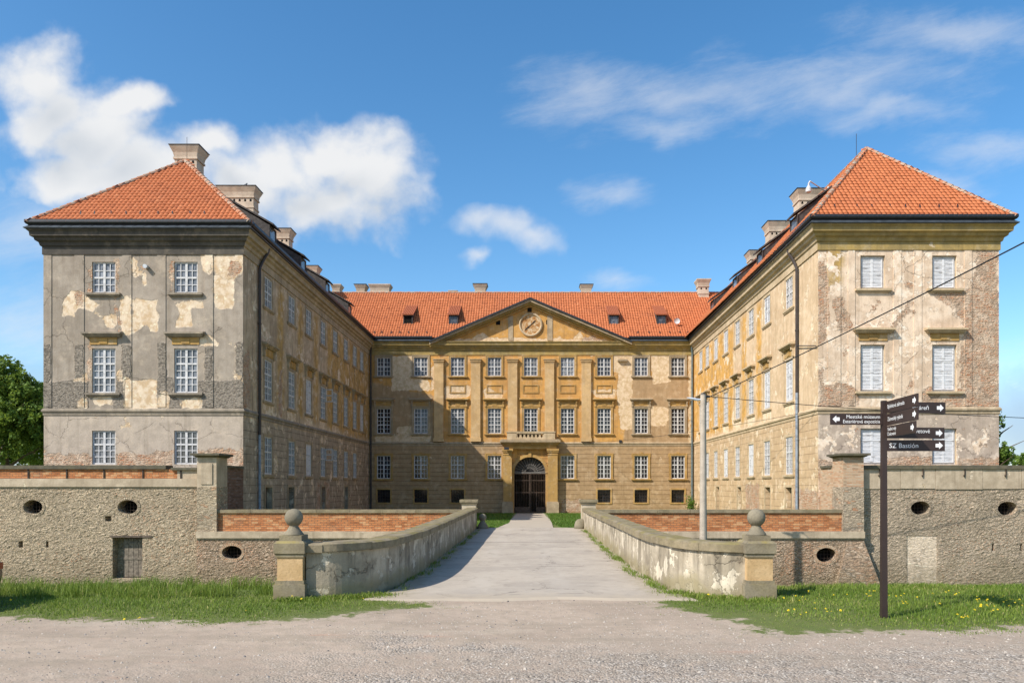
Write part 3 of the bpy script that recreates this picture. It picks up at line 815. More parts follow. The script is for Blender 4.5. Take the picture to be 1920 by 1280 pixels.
m_, t_ = mat('asphalt_pale')
p_ = t_.pos()
gx, gy, gz = t_._sep(p_)
n1 = t_.noise(p_, 0.5, 7, 0.62); n2 = t_.noise(p_, 4.0, 7, 0.65); n3 = t_.noise(p_, 55.0, 4, 0.7)
c_ = t_.mix(t_.ss(n1, 0.38, 0.62), (0.44, 0.375, 0.295), (0.375, 0.32, 0.255))
c_ = t_.mix(t_.ss(n2, 0.52, 0.72, 0, 0.45), c_, (0.28, 0.24, 0.19))
c_ = t_.mix(t_.ss(n2, 0.45, 0.30, 0, 0.35), c_, (0.50, 0.44, 0.36))
c_ = t_.mix(t_.ss(n3, 0.5, 0.75, 0, 0.4), c_, (0.20, 0.175, 0.145))
# worn wheel lanes and earth washed in from the edges
lane = t_.m('ABSOLUTE', t_.m('SUBTRACT', t_.m('ABSOLUTE', t_.m('ADD', gx, 0.25)), 0.85))
c_ = t_.mix(t_.m('MULTIPLY', t_.ss(lane, 0.5, 0.1), t_.ss(t_.noise(t_.scale(p_, (1.2, 0.35, 1)), 1.0, 6, 0.6), 0.40, 0.62, 0, 0.30)), c_, (0.48, 0.425, 0.35))
edg = t_.ss(t_.m('ADD', t_.m('ABSOLUTE', gx), t_.m('MULTIPLY', t_.m('SUBTRACT', n2, 0.5), 0.9)), 2.05, 2.5, 0, 0.6)
c_ = t_.mix(edg, c_, (0.30, 0.25, 0.165))
blot = t_.ss(t_.noise(t_.scale(p_, (1.3, 0.6, 1)), 1.0, 6, 0.62), 0.60, 0.68)
c_ = t_.mix(t_.m('MULTIPLY', blot, 0.45), c_, (0.255, 0.215, 0.17))
vk_ = t_.voro(t_.vm('ADD', p_, t_.vm('SCALE', t_.comb(n2, n1, 0.0), scale=1.2)), 0.33, 'DISTANCE_TO_EDGE')
crk = t_.m('MULTIPLY', t_.ss(vk_.outputs['Distance'], 0.010, 0.003), t_.ss(n1, 0.46, 0.54))
c_ = t_.mix(t_.m('MULTIPLY', crk, 0.7), c_, (0.13, 0.11, 0.09))
for yj, wj in ((27.3, 0.10), (19.6, 0.035)):
    sl = t_.m('ABSOLUTE', t_.m('SUBTRACT', t_.m('ADD', gy, t_.m('MULTIPLY', t_.m('SUBTRACT', n2, 0.5), 0.25)), yj))
    c_ = t_.mix(t_.ss(sl, wj, wj * 0.3, 0, 0.7 if wj > 0.05 else 0.35), c_, (0.13, 0.11, 0.09))
fr_ = t_.ss(t_.m('ADD', gy, t_.m('MULTIPLY', t_.m('SUBTRACT', n2, 0.5), 1.6)), 14.6, 13.7, 0, 0.9)
c_ = t_.mix(fr_, c_, t_.mix(n2, (0.43, 0.355, 0.26), (0.37, 0.305, 0.23)))
t_.out(c_, 0.9, t_.bump(t_.m('ADD', n3, n2), 0.45, 0.008), spec=0.15)

m_, t_ = mat('path_dirt')
p_ = t_.pos()
n2 = t_.noise(p_, 1.4, 6, 0.62); n3 = t_.noise(p_, 20.0, 4, 0.7)
c_ = t_.mix(n2, (0.46, 0.39, 0.30), (0.36, 0.31, 0.245))
t_.out(c_, 0.95, t_.bump(n3, 0.4, 0.01), spec=0.1)

m_, t_ = mat('turf')
p_ = t_.pos()
c_ = t_.mix(t_.ss(t_.noise(p_, 1.5, 6, 0.6), 0.35, 0.65), (0.075, 0.14, 0.022), (0.13, 0.18, 0.04))
t_.out(c_, 0.95, t_.bump(t_.noise(p_, 12, 5), 0.8, 0.05), spec=0.1)

def leafmat(name, a, b, dry, trans=0.35):
    m, t = mat(name)
    ti = t.attr('tint')
    c = t.mix(ti, a, b)
    c = t.mix(t.ss(ti, 0.86, 0.97), c, dry)
    d = t.n('ShaderNodeBsdfPrincipled'); t.set(d.inputs['Base Color'], c); d.inputs['Roughness'].default_value = 0.6; d.inputs['Specular IOR Level'].default_value = 0.25
    tr = t.n('ShaderNodeBsdfTranslucent'); t.set(tr.inputs[0], t.mix(0.5, c, (0.30, 0.38, 0.05)))
    mx = t.n('ShaderNodeMixShader'); mx.inputs[0].default_value = trans
    t.t.links.new(d.outputs[0], mx.inputs[1]); t.t.links.new(tr.outputs[0], mx.inputs[2])
    o = t.n('ShaderNodeOutputMaterial'); t.t.links.new(mx.outputs[0], o.inputs[0])
leafmat('grass_blade', (0.095, 0.165, 0.020), (0.255, 0.320, 0.055), (0.46, 0.40, 0.16))
leafmat('lawn_blade', (0.065, 0.140, 0.018), (0.125, 0.215, 0.035), (0.26, 0.25, 0.09))
leafmat('tree_leaf', (0.06, 0.125, 0.02), (0.18, 0.27, 0.042), (0.24, 0.33, 0.06), 0.4)

# ------------------------------------------------------------------ ground sheet
LEFT_GRASS = [(-1400, 1160), (-300, 1160), (0, 1160), (150, 1162), (270, 1165), (380, 1166), (480, 1170), (560, 1165), (640, 1160), (700, 1150), (740, 1146), (835, 1138), (800, 1128), (735, 1121), (690, 1112), (560, 1108), (400, 1070), (-1400, 1070)]
RIGHT_GRASS = [(1222, 1126), (1245, 1140), (1340, 1160), (1415, 1188), (1500, 1192), (1600, 1189), (1680, 1186), (1760, 1186), (1850, 1180), (1920, 1175), (2600, 1170), (3500, 1168), (3500, 1070), (1500, 1070), (1400, 1112), (1275, 1112)]
LG = [gnd(*p) for p in LEFT_GRASS]; RG = [gnd(*p) for p in RIGHT_GRASS]
def sst(x, a, b):
    k = np.clip((x - a) / (b - a), 0, 1)
    return k * k * (3 - 2 * k)
def ground_h(x, y):
    side = sst(np.abs(x), 2.9, 4.6)
    ditch = -2.95 * sst(y, 15.4, 20.0) * side * (y < 37.1)
    court = np.where(y >= 37.1, -0.06 - 0.44 * np.clip((y - 37) / 33, 0, 1), 0.0)
    deck = np.where((y > 13.9) & (y < 37.1), -0.12 * (1 - side) * sst(y, 14.0, 15.2), 0)
    return ditch + court + deck + 0.0
def gridlines(*segs):
    out = []
    for a, b, n in segs:
        out += list(np.linspace(a, b, n, endpoint=False))
    out.append(segs[-1][1])
    return np.array(out)
gxs = gridlines((-2500, -60, 10), (-60, -18, 14), (-18, 18, 220), (18, 60, 14), (60, 2500, 10))
gys = gridlines((-300, 4, 10), (4, 9, 20), (9, 20.5, 74), (20.5, 37.08, 16), (37.08, 37.13, 1), (37.13, 80, 14), (80, 3000, 14))
GX, GY = np.meshgrid(gxs, gys)
GZ = ground_h(GX, GY)
GZ = GZ + np.where(GY < 15, 0.02 * np.sin(GX * 0.9 + 1.0) * np.cos(GY * 0.8), 0)
me = bpy.data.meshes.new('ground')
nx, ny = len(gxs), len(gys)
vv = np.stack([GX.ravel(), GY.ravel(), GZ.ravel()], 1)
idx = np.arange(nx * ny).reshape(ny, nx)
ff = np.stack([idx[:-1, :-1], idx[:-1, 1:], idx[1:, 1:], idx[1:, :-1]], -1).reshape(-1, 4)
me.from_pydata(vv.tolist(), [], ff.tolist())
me.materials.append(MATS['ground_gravel'])
pts = vv[:, :2]
ga_ = np.maximum(sdf_poly(pts, LG), sdf_poly(pts, RG))
ga_ = np.where(vv[:, 1] > 15.3, 1.0, ga_)
at = me.attributes.new('grass', 'FLOAT', 'POINT'); at.data.foreach_set('value', np.clip(ga_, -2, 2).astype(np.float32))
finish_mesh(me, True)
link('ground', me, kind='structure')

# bridge roadway and path
mb = MB()
V, Fs = [], []
rows = [(13.55, 3.1), (13.75, 3.05), (14.3, 2.9), (15.2, 2.72), (17, 2.66), (22, 2.64), (27.3, 2.62), (32, 2.62), (36.9, 2.62)]
for (y, hw) in rows:
    for k in range(13):
        x = -hw + 2 * hw * k / 12
        yy = y + (0.10 * math.sin(x * 1.3 + 0.5) + 0.06 * math.sin(x * 3.1) if y < 13.9 else 0)
        V.append((x, yy, -0.03 if y < 13.7 else 0.018 + 0.02 * (1 - (x / hw) ** 2)))
for j in range(len(rows) - 1):
    for k in range(12):
        a = j * 13 + k
        Fs.append((a, a + 1, a + 14, a + 13))
mb.add(V, Fs)
mb.build('bridge_roadway', 'asphalt_pale', kind='structure')
mb = MB()
mb.add([(-1.7, 36.9, -0.01), (1.15, 36.9, -0.01), (1.3, 45, -0.12), (1.55, 69.4, -0.46), (-1.55, 69.4, -0.46), (-1.25, 45, -0.12)], [(0, 1, 2, 5), (5, 2, 3, 4)])
mb.add([(-2.62, 36.9, -0.005), (2.62, 36.9, -0.005), (2.4, 37.6, -0.02), (-2.4, 37.6, -0.02)], [(0, 1, 2, 3)])
mb.build('path', 'path_dirt', kind='structure')

# ------------------------------------------------------------------ THE PALACE
palace = thing('palace', (0, 70, -0.5), 'dilapidated U-shaped three-storey baroque palace with peeling ochre plaster and orange tiled roofs', 'palace')

DL, DR, DB = 39.55, 38.8, 70.0
XLo, XLi, XRi, XRo = -25.76, -15.2, 14.97, 24.36
XBl, XBr = -15.1, 15.35
FL = Facade((XLo, DL), (XLi, DL))            # grey tower front
FWL = Facade((XLi, DL), (XBl, DB))           # shaded court front
FC = Facade((XBl, DB), (XBr, DB))            # centre front
FWR = Facade((XBr, DB), (XRi, DR))           # sunlit court front
FR = Facade((XRi, DR), (XRo, DR))            # beige tower front
ZT = 14.6                                    # wall head under the cornice

# ---------- windows
WIN_CACHE = {}
def win_meshes(w, h, cols, rows, surround, hood, trim, glassm, shut, sill=True):
    key = (round(w, 2), round(h, 2), cols, tuple(rows), surround, hood, trim, glassm, shut, sill)
    if key in WIN_CACHE:
        return WIN_CACHE[key]
    out = {}
    hw = w / 2
    L = Facade((0, 0), (1, 0))               # local frame, outward = -Y
    a = MB()
    if surround in (3, 4):
        s = 0.17
        a.fbox(L, -hw - s, -hw, -0.02, h + s, 0.0, 0.018); a.fbox(L, hw, hw + s, -0.02, h + s, 0.0, 0.018); a.fbox(L, -hw, hw, h, h + s, 0.0, 0.018)
        if surround == 4:
            a.fbox(L, -0.14, 0.14, h + s, h + s + 0.12, 0, 0.03)
    elif surround:
        s = 0.17
        a.fbox(L, -hw - s, -hw, -0.02, h + s, 0.0, 0.05); a.fbox(L, hw, hw + s, -0.02, h + s, 0.0, 0.05)
        a.fbox(L, -hw, hw, h, h + s, 0.0, 0.05)
        a.fbox(L, -hw - s - 0.03, -hw - s + 0.04, -0.02, h + s + 0.03, 0.0, 0.075); a.fbox(L, hw + s - 0.04, hw + s + 0.03, -0.02, h + s + 0.03, 0.0, 0.075)
        a.fbox(L, -hw - s + 0.04, hw + s - 0.04, h + s - 0.04, h + s + 0.03, 0.0, 0.075)
        # keystone ears
        if surround == 2:
            a.fbox(L, -0.14, 0.14, h + s + 0.03, h + s + 0.14, 0, 0.06)
            a.fbox(L, -hw - s - 0.09, -hw - s - 0.03, h - 0.15, h + s + 0.02, 0, 0.05); a.fbox(L, hw + s + 0.03, hw + s + 0.09, h - 0.15, h + s + 0.02, 0, 0.05)
    else:
        a.prism([L.pt(x_, z_, -0.08) for x_, z_ in ((-hw - 0.05, 0), (-hw + 0.001, 0), (-hw + 0.001, h - 0.001), (hw - 0.001, h - 0.001), (hw - 0.001, 0), (hw + 0.05, 0), (hw + 0.05, h + 0.05), (-hw - 0.05, h + 0.05))], (0, 0.2, 0))
    out['surround'] = (a, trim)
    if sill:
        b = MB()
        sp_ = 0.10 if surround in (3, 4) else 0.17
        b.fbox(L, -hw - 0.30, hw + 0.30, -0.13, -0.02, -0.03, sp_)
        b.fbox(L, -hw - 0.24, hw + 0.24, -0.20, -0.13, 0.0, sp_ * 0.6)
        out['sill'] = (b, trim)
    if hood:
        c = MB()
        zt = h + hood
        c.fbox(L, -hw - 0.42, hw + 0.42, zt, zt + 0.09, 0.0, 0.34)
        c.fbox(L, -hw - 0.36, hw + 0.36, zt - 0.07, zt, 0.0, 0.27)
        c.fbox(L, -hw - 0.30, hw + 0.30, zt - 0.14, zt - 0.07, 0.0, 0.18)
        # sloped weathering top
        c.prism([L.pt(-hw - 0.42, zt + 0.09, 0.34), L.pt(-hw - 0.42, zt + 0.17, 0.0), L.pt(-hw - 0.42, zt + 0.09, 0.0)], L.pt(2 * hw + 0.84, 0, 0) - L.pt(0, 0, 0))
        for sx in ((-1, 1) if surround else ()):   # side consoles
            c.fbox(L, sx * (hw + 0.19) - 0.08, sx * (hw + 0.19) + 0.08, h + 0.12, zt - 0.14, 0.0, 0.12)
            c.fbox(L, sx * (hw + 0.19) - 0.07, sx * (hw + 0.19) + 0.07, zt - 0.30, zt - 0.14, 0.12, 0.2)
        out['hood'] = (c, trim)
        c2 = MB()
        c2.fbox(L, -hw - 0.10, hw + 0.10, h + 0.2, zt - 0.15, 0.0, 0.045)
        c2.fbox(L, -0.22, 0.22, h + 0.26, zt - 0.2, 0.045, 0.075)
        out['frieze_panel'] = (c2, 'trim_ochre')
    # joinery
    y0, y1 = (-0.24, -0.17) if shut else (-0.15, -0.08)
    if surround in (3, 4): y0, y1 = -0.10, -0.03
    f = MB()
    bw = 0.075
    f.fbox(L, -hw, -hw + bw, 0, h, y0, y1); f.fbox(L, hw - bw, hw, 0, h, y0, y1)
    f.fbox(L, -hw + bw, hw - bw, 0, bw, y0, y1); f.fbox(L, -hw + bw, hw - bw, h - bw, h, y0, y1)
    tot = float(sum(rows)); zc = bw
    H = h - 2 * bw
    if not shut:
        f.fbox(L, -0.06, 0.06, bw, h - bw, y0, y1 + 0.015)
        for i, r in enumerate(rows):
            hh = H * r / tot
            if i > 0:
                f.fbox(L, -hw + bw, -0.06, zc - 0.045, zc + 0.045, y0, y1 + 0.01); f.fbox(L, 0.06, hw - bw, zc - 0.045, zc + 0.045, y0, y1 + 0.01)
            for j in range(1, r):
                zz = zc + hh * j / r
                for (p, q) in ((-hw + bw, -0.06), (0.06, hw - bw)):
                    f.fbox(L, p, q, zz - 0.02, zz + 0.02, y0 + 0.02, y1)
            zc += hh
        per = cols // 2
        for sx in (-1, 1):
            a0, a1 = (-hw + bw, -0.06) if sx < 0 else (0.06, hw - bw)
            for j in range(1, per):
                xx = a0 + (a1 - a0) * j / per
                f.fbox(L, xx - 0.02, xx + 0.02, bw, h - bw, y0 + 0.021, y1 + 0.001)
        g = MB()
        g.fbox(L, -hw + 0.03, hw - 0.03, 0.03, h - 0.03, y0 - 0.01, y0 + 0.03)
        out['pane'] = (g, glassm)
    out['frame'] = (f, 'white_paint')
    if shut:
        so = 0.10 if surround in (3, 4) else 0.0
        segs = []
        zc = bw
        for r in rows:
            hh = H * r / tot
            segs.append((zc + 0.01, zc + hh - 0.01)); zc += hh
        leaf = MB()
        for (z0, z1) in segs:
            a0, a1 = 0.0, hw - bw - 0.02
            st = 0.06
            leaf.fbox(L, a0, a0 + st, z0, z1, so - 0.19, so - 0.12); leaf.fbox(L, a1 - st, a1, z0, z1, so - 0.19, so - 0.12)
            leaf.fbox(L, a0 + st, a1 - st, z0, z0 + st, so - 0.19, so - 0.12); leaf.fbox(L, a0 + st, a1 - st, z1 - st, z1, so - 0.19, so - 0.12)
            if z1 - z0 > 1.0:
                zm = (z0 + z1) / 2
                leaf.fbox(L, a0 + st, a1 - st, zm - 0.03, zm + 0.03, so - 0.19, so - 0.125)
            n = max(3, int((z1 - z0 - 2 * st) / 0.07))
            for i in range(n):
                za = z0 + st + (z1 - z0 - 2 * st) * i / n
                dz = (z1 - z0 - 2 * st) / n
                leaf.hexa([L.pt(a0 + st, za - 0.015, so - 0.125), L.pt(a1 - st, za - 0.015, so - 0.125), L.pt(a1 - st, za, so - 0.13), L.pt(a0 + st, za, so - 0.13),
                           L.pt(a0 + st, za + dz, so - 0.175), L.pt(a1 - st, za + dz, so - 0.175), L.pt(a1 - st, za + dz + 0.012, so - 0.17), L.pt(a0 + st, za + dz + 0.012, so - 0.17)])
        out['shutter'] = (leaf, 'shutter_white')
        g = MB()
        g.fbox(L, -hw + 0.03, hw - 0.03, 0.03, h - 0.03, y0 - 0.01, y0 + 0.03)
        out['pane'] = (g, 'glass_dark')
    res = {}
    for k, (mbx, mm) in out.items():
        me = bpy.data.meshes.new('window' if k == 'surround' else k)
        me.from_pydata([tuple(p) for p in mbx.v], [], mbx.f)
        me.materials.append(MATS[mm])
        finish_mesh(me)
        res[k] = me
    WIN_CACHE[key] = res
    return res

def window(F, u, z, w, h, cols=4, rows=(2, 2), surround=1, hood=0, trim='trim_stone', glassm='glass_dark', shut=False, sill=True, label=None, ajar=None):
    ms = win_meshes(w, h, cols, rows, surround, hood, trim, glassm, shut, sill)
    o = link('window', ms['surround'], palace, label=label)
    q = F.pt(u, z)
    o.location = q - palace.location + Vector((0, 0, 0))
    o.matrix_parent_inverse = Matrix()
    o.rotation_euler = (0, 0, F.ang)
    for k, me in ms.items():
        if k == 'surround':
            continue
        if k == 'shutter':
            for sx in (0, 1):
                c = link('shutter', me, o)
                if sx:
                    c.scale = (-1, 1, 1)
        else:
            link(k, me, o)
    return o

def opening(u, z, w, h):
    return (u - w / 2, u + w / 2, z, z + h)

# grille for basement lights
def grille_window(F, u, z, w, h, trim):
    L = Facade((0, 0), (1, 0))
    a = MB(); hw = w / 2; s = 0.14
    a.fbox(L, -hw - s, -hw, -s, h + s, 0, 0.045); a.fbox(L, hw, hw + s, -s, h + s, 0, 0.045)
    a.fbox(L, -hw, hw, h, h + s, 0, 0.045); a.fbox(L, -hw, hw, -s, 0, 0, 0.06)
    o = a.build('window', trim, palace)
    o.location = F.pt(u, z) - palace.location; o.matrix_parent_inverse = Matrix(); o.rotation_euler = (0, 0, F.ang)
    g = MB()
    for i in range(1, 5):
        g.tube([L.pt(-hw + w * i / 5, 0.0, -0.14), L.pt(-hw + w * i / 5, h, -0.14)], 0.014, 5)
    for i in range(1, 4):
        g.tube([L.pt(-hw, h * i / 4, -0.12), L.pt(hw, h * i / 4, -0.12)], 0.013, 5)
    g.build('grille', 'iron', o)
    p = MB(); p.fbox(L, -hw + 0.002, hw - 0.002, 0.002, h - 0.002, -0.33, -0.30)
    p.build('pane', 'glass_dark', o)
    return o

# ---------- levels (metres above the forecourt), read on the centre front
ZU, HU = 12.37, 1.74          # upper windows
ZM, HM = 6.98, 2.36           # middle
ZG, HG = 2.76, 2.16           # ground floor
WW = 1.28

# --- left tower front
def upx(F, px):
    return F.uv(px, 600)[0]
tl_open = []
tl_wins = []
for (x0, x1) in ((173, 216), (328, 369)):
    for (ya, yb, rows, hood, sr) in ((491, 549, (2, 2), 0, 0), (653, 736, (2, 2, 2), 0.72, 0), (807, 870, (3, 2), 0, 0)):
        u0, zt = FL.uv(x0, ya); u1, zb = FL.uv(x1, yb)
        w, h, u = 1.24, zt - zb, (u0 + u1) / 2
        tl_open.append(opening(u, zb, w, h)); tl_wins.append((u, zb, w, h, rows, hood))
def zr(pts, ox, oy, s):
    return [(ox + x / s, oy + y / s) for x, y in pts]
A = lambda pts: zr(pts, 0, 240, 2.56)
B = lambda pts: zr(pts, 0, 640, 2.56)
pale_L = [A([(300, 905), (300, 840), (330, 785), (395, 780), (405, 805), (480, 845), (440, 880), (400, 865), (360, 872), (360, 905)]),
          A([(440, 880), (500, 900), (560, 890), (568, 952), (510, 955), (490, 915)]), A([(580, 810), (632, 802), (632, 1000), (590, 1000), (570, 910)]),
          A([(635, 825), (755, 825), (755, 980), (715, 978), (695, 930), (670, 965), (635, 970)]), A([(838, 838), (920, 832), (915, 890), (925, 955), (845, 955), (862, 880)]),
          A([(1025, 605), (1165, 605), (1168, 700), (1120, 720), (1120, 870), (1025, 870)]), A([(960, 605), (1025, 605), (1025, 710), (975, 690)]),
          A([(635, 625), (662, 640), (672, 710), (635, 712)]), A([(930, 830), (980, 835), (980, 865), (930, 862)]), A([(970, 990), (1045, 1010), (1048, 1045), (945, 1045)]), A([(680, 680), (705, 680), (700, 760), (688, 760)]),
          B([(595, 165), (632, 190), (750, 183), (755, 300), (780, 220), (812, 245), (812, 322), (595, 322)]), B([(372, 275), (418, 268), (418, 322), (370, 322)]),
          B([(868, 290), (965, 262), (968, 322), (868, 322)]), B([(358, 180), (405, 165), (422, 140), (422, 192), (360, 192)]), B([(450, 265), (540, 265), (540, 305), (450, 305)]), B([(566, 140), (585, 140), (585, 195), (566, 195)])]
rough_L = [B([(205, 200), (425, 175), (425, 325), (205, 325)]), B([(565, 150), (600, 160), (600, 325), (540, 325)]), B([(810, 200), (830, 260), (870, 290), (870, 325), (800, 325)]), B([(950, 185), (1170, 190), (1170, 325), (960, 325)]),
           A([(208, 1035), (245, 1035), (245, 1220), (208, 1220)]), A([(582, 1040), (630, 1040), (630, 1200), (582, 1200)]), A([(755, 1030), (797, 1030), (797, 1230), (755, 1230)]), A([(982, 1045), (1020, 1045), (1020, 1215), (982, 1215)]), A([(1130, 1025), (1166, 1025), (1166, 1215), (1130, 1215)]), A([(360, 1040), (402, 1040), (402, 1200), (360, 1200)]), A([(755, 1190), (830, 1200), (830, 1280), (755, 1280)])]
brick_L = [A([(1085, 665), (1125, 640), (1160, 660), (1158, 712), (1090, 708)]), B([(203, 530), (300, 545), (437, 528), (437, 640), (203, 640)]), B([(552, 525), (700, 545), (826, 525), (826, 640), (552, 640)]), B([(945, 520), (1050, 515), (1172, 520), (1172, 700), (945, 700)]), A([(365, 785), (398, 785), (398, 860), (365, 850)]), A([(548, 830), (575, 900), (580, 990), (565, 990), (555, 900)]),
           A([(428, 632), (443, 632), (443, 795), (428, 795)]), A([(550, 632), (566, 632), (566, 795), (550, 795)]), A([(818, 640), (836, 640), (836, 790), (818, 790)]), B([(415, 10), (442, 10), (442, 235), (425, 235)]), B([(205, 490), (225, 500), (235, 640), (203, 640)]), A([(672, 645), (712, 648), (718, 684), (678, 686)])]
wall('wall', FL, -0.6, ZT, tl_open, 'tower_grey', palace, {'pale': pale_L, 'rough': rough_L, 'brick': brick_L, 'tan': [('uv', [(-1, 2), (12, 2), (12, 5.85), (-1, 5.85)])]}, label='grey rendered tower front with cream peeled patches', step=0.16)
for (u, z, w, h, rows, hood) in tl_wins:
    window(FL, u, z, w, h, 4, rows, 0, hood, 'trim_grey', 'glass_light', sill=(z > 5))
# flat plaster strips and string course on both towers
def tower_relief(F, strips, mname, zs, zt, masks, name='pilaster'):
    for (a, b) in strips:
        strip(name, F, a, b, zs + 0.35, zt, 0.03, mname, palace, masks)
# string courses follow the whole court
PATH = [(XLo, 62.0), (XLo, DL), (XLi, DL), (XBl, DB), (XBr, DB), (XRi, DR), (XRo, DR), (XRo, 62.0)]
STR = [(0.0, 5.82), (0.035, 5.82), (0.04, 5.97), (0.09, 6.0), (0.10, 6.08), (0.03, 6.18), (0.0, 6.18)]
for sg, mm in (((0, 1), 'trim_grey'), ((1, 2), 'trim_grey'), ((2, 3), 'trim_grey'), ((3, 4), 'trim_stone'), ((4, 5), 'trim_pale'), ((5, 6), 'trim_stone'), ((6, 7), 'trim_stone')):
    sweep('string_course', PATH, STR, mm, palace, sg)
# main cornice
COR = [(0.0, 14.32), (0.06, 14.32), (0.06, 14.72), (0.13, 14.76), (0.17, 14.92), (0.30, 15.0), (0.33, 15.12), (0.46, 15.18), (0.48, 15.38), (0.56, 15.46), (0.56, 15.52), (0.0, 15.52)]
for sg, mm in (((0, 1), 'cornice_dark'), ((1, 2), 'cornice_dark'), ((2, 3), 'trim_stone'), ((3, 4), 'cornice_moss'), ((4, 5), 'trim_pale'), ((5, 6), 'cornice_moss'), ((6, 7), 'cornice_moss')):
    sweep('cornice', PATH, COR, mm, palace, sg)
# metal eave flashing and gutter (stop at the pediment in the middle)
PX0, PX1 = FC.uv(812, 640)[0], FC.uv(1178, 640)[0]
PL = PATH[:4] + [(XBl + PX0, DB)]
PR = [(XBl + PX1, DB)] + PATH[4:]
FLASH = [(0.30, 15.525), (0.66, 15.525), (0.67, 15.56), (0.40, 15.80), (0.30, 15.80)]
GUT = [(0.38, 15.78), (0.46, 15.74), (0.57, 15.76), (0.63, 15.84), (0.63, 15.98), (0.38, 15.98)]
sweep('eave_flashing', PL, FLASH, 'eave_metal', palace); sweep('eave_flashing', PR, FLASH, 'eave_metal', palace)
sweep('gutter', PL, GUT, 'gutter_metal', palace); sweep('gutter', PR, GUT, 'gutter_metal', palace)
# standing seams on the front flashing
for F_, n_ in ((FL, 22), (FR, 0)):
    sm = MB()
    for i in range(n_):
        uu = -0.5 + (F_.len + 1.0) * i / max(1, n_ - 1)
        sm.hexa([F_.pt(uu, 15.56, 0.67), F_.pt(uu + 0.05, 15.56, 0.67), F_.pt(uu + 0.05, 15.545, 0.60), F_.pt(uu, 15.545, 0.60),
                 F_.pt(uu + 0.22, 15.81, 0.42), F_.pt(uu + 0.27, 15.81, 0.42), F_.pt(uu + 0.27, 15.78, 0.38), F_.pt(uu + 0.22, 15.78, 0.38)])
    if n_:
        sm.build('flashing_seam', 'gutter_metal', palace)

fu = lambda px: FL.uv(px, 500)[0]
tower_relief(FL, [(0.0, fu(97)), (fu(140), fu(158)), (fu(230), fu(247)), (fu(295), fu(311)), (fu(384), fu(400)), (fu(441), FL.len)], 'tower_grey', 5.9, 14.32, {'pale': pale_L, 'rough': rough_L, 'brick': brick_L})

# --- right tower front
C7 = lambda pts: zr(pts, 1480, 240, 2.559)
C8 = lambda pts: zr(pts, 1480, 680, 2.559)
tr_open, tr_wins = [], []
for (x0, x1) in ((1613, 1660), (1747, 1795)):
    for (ya, yb, rows, hood) in ((479, 541, (1,), 0), (646, 733, (2, 1), 0.72), (803, 870, (2, 1), 0)):
        u0, zt = FR.uv(x0, ya); u1, zb = FR.uv(x1, yb)
        tr_open.append(opening((u0 + u1) / 2, zb, 1.28, zt - zb)); tr_wins.append(((u0 + u1) / 2, zb, 1.28, zt - zb, rows, hood))
brick_R = [C7([(885, 640), (920, 570), (1000, 572), (1010, 1290), (815, 1290), (820, 1080), (850, 950), (790, 870), (680, 790), (770, 770), (880, 790), (890, 700)]),
           C7([(138, 640), (175, 640), (185, 800), (200, 900), (170, 1000), (140, 1040)]), C7([(138, 1150), (165, 1160), (160, 1290), (138, 1290)]),
           C8([(135, 120), (240, 95), (310, 120), (335, 150), (330, 190), (300, 240), (135, 240)]), C8([(560, 95), (590, 90), (590, 140), (560, 140)]), C8([(630, 140), (680, 110), (840, 150), (1010, 80), (1018, 240), (700, 240), (640, 180)]),
           C8([(140, 465), (330, 455), (340, 720), (140, 720)]), C8([(470, 455), (690, 450), (690, 560), (470, 560)]), C8([(815, 460), (1020, 455), (1020, 560), (815, 560)]), C7([(475, 935), (520, 935), (500, 990), (480, 975)]), C7([(560, 735), (588, 735), (588, 765), (560, 765)]), C7([(200, 820), (250, 800), (300, 950), (240, 1000)])]
pale_R = [C8([(150, 195), (300, 200), (300, 240), (150, 240)]), C8([(440, 150), (560, 165), (560, 240), (440, 240)]), C7([(880, 970), (940, 980), (930, 1060), (880, 1060)]), C7([(1000, 520), (1000, 575), (860, 570), (860, 545)]), C7([(497, 560), (540, 560), (545, 800), (500, 800)]), C7([(600, 570), (640, 570), (645, 760), (600, 760)]), C7([(145, 1210), (300, 1220), (300, 1280), (150, 1280)])]
tan_R = [C8([(135, 245), (1025, 240), (1025, 462), (135, 465)])]
och_R = [C7([(140, 500), (1005, 500), (1005, 560), (140, 560)]), C7([(185, 575), (250, 575), (250, 760), (185, 760)])]
wall('wall', FR, -0.6, ZT, tr_open, 'tower_beige', palace, {'pale': pale_R, 'brick': brick_R, 'tan': tan_R, 'ochre': och_R}, label='beige tower front with exposed brick along its outer edge', step=0.16)
for (u, z, w, h, rows, hood) in tr_wins:
    window(FR, u, z, w, h, 4, rows, 0, hood, 'trim_pale', 'glass_dark', shut=True, sill=(z > 5))
fv = lambda px: FR.uv(px, 500)[0]
tower_relief(FR, [(fv(1552), fv(1576)), (fv(1590), fv(1603)), (fv(1675), fv(1690)), (fv(1713), fv(1728)), (fv(1808), fv(1822))], 'tower_beige', 5.9, 14.32, {'pale': pale_R, 'brick': brick_R, 'tan': tan_R, 'ochre': och_R})

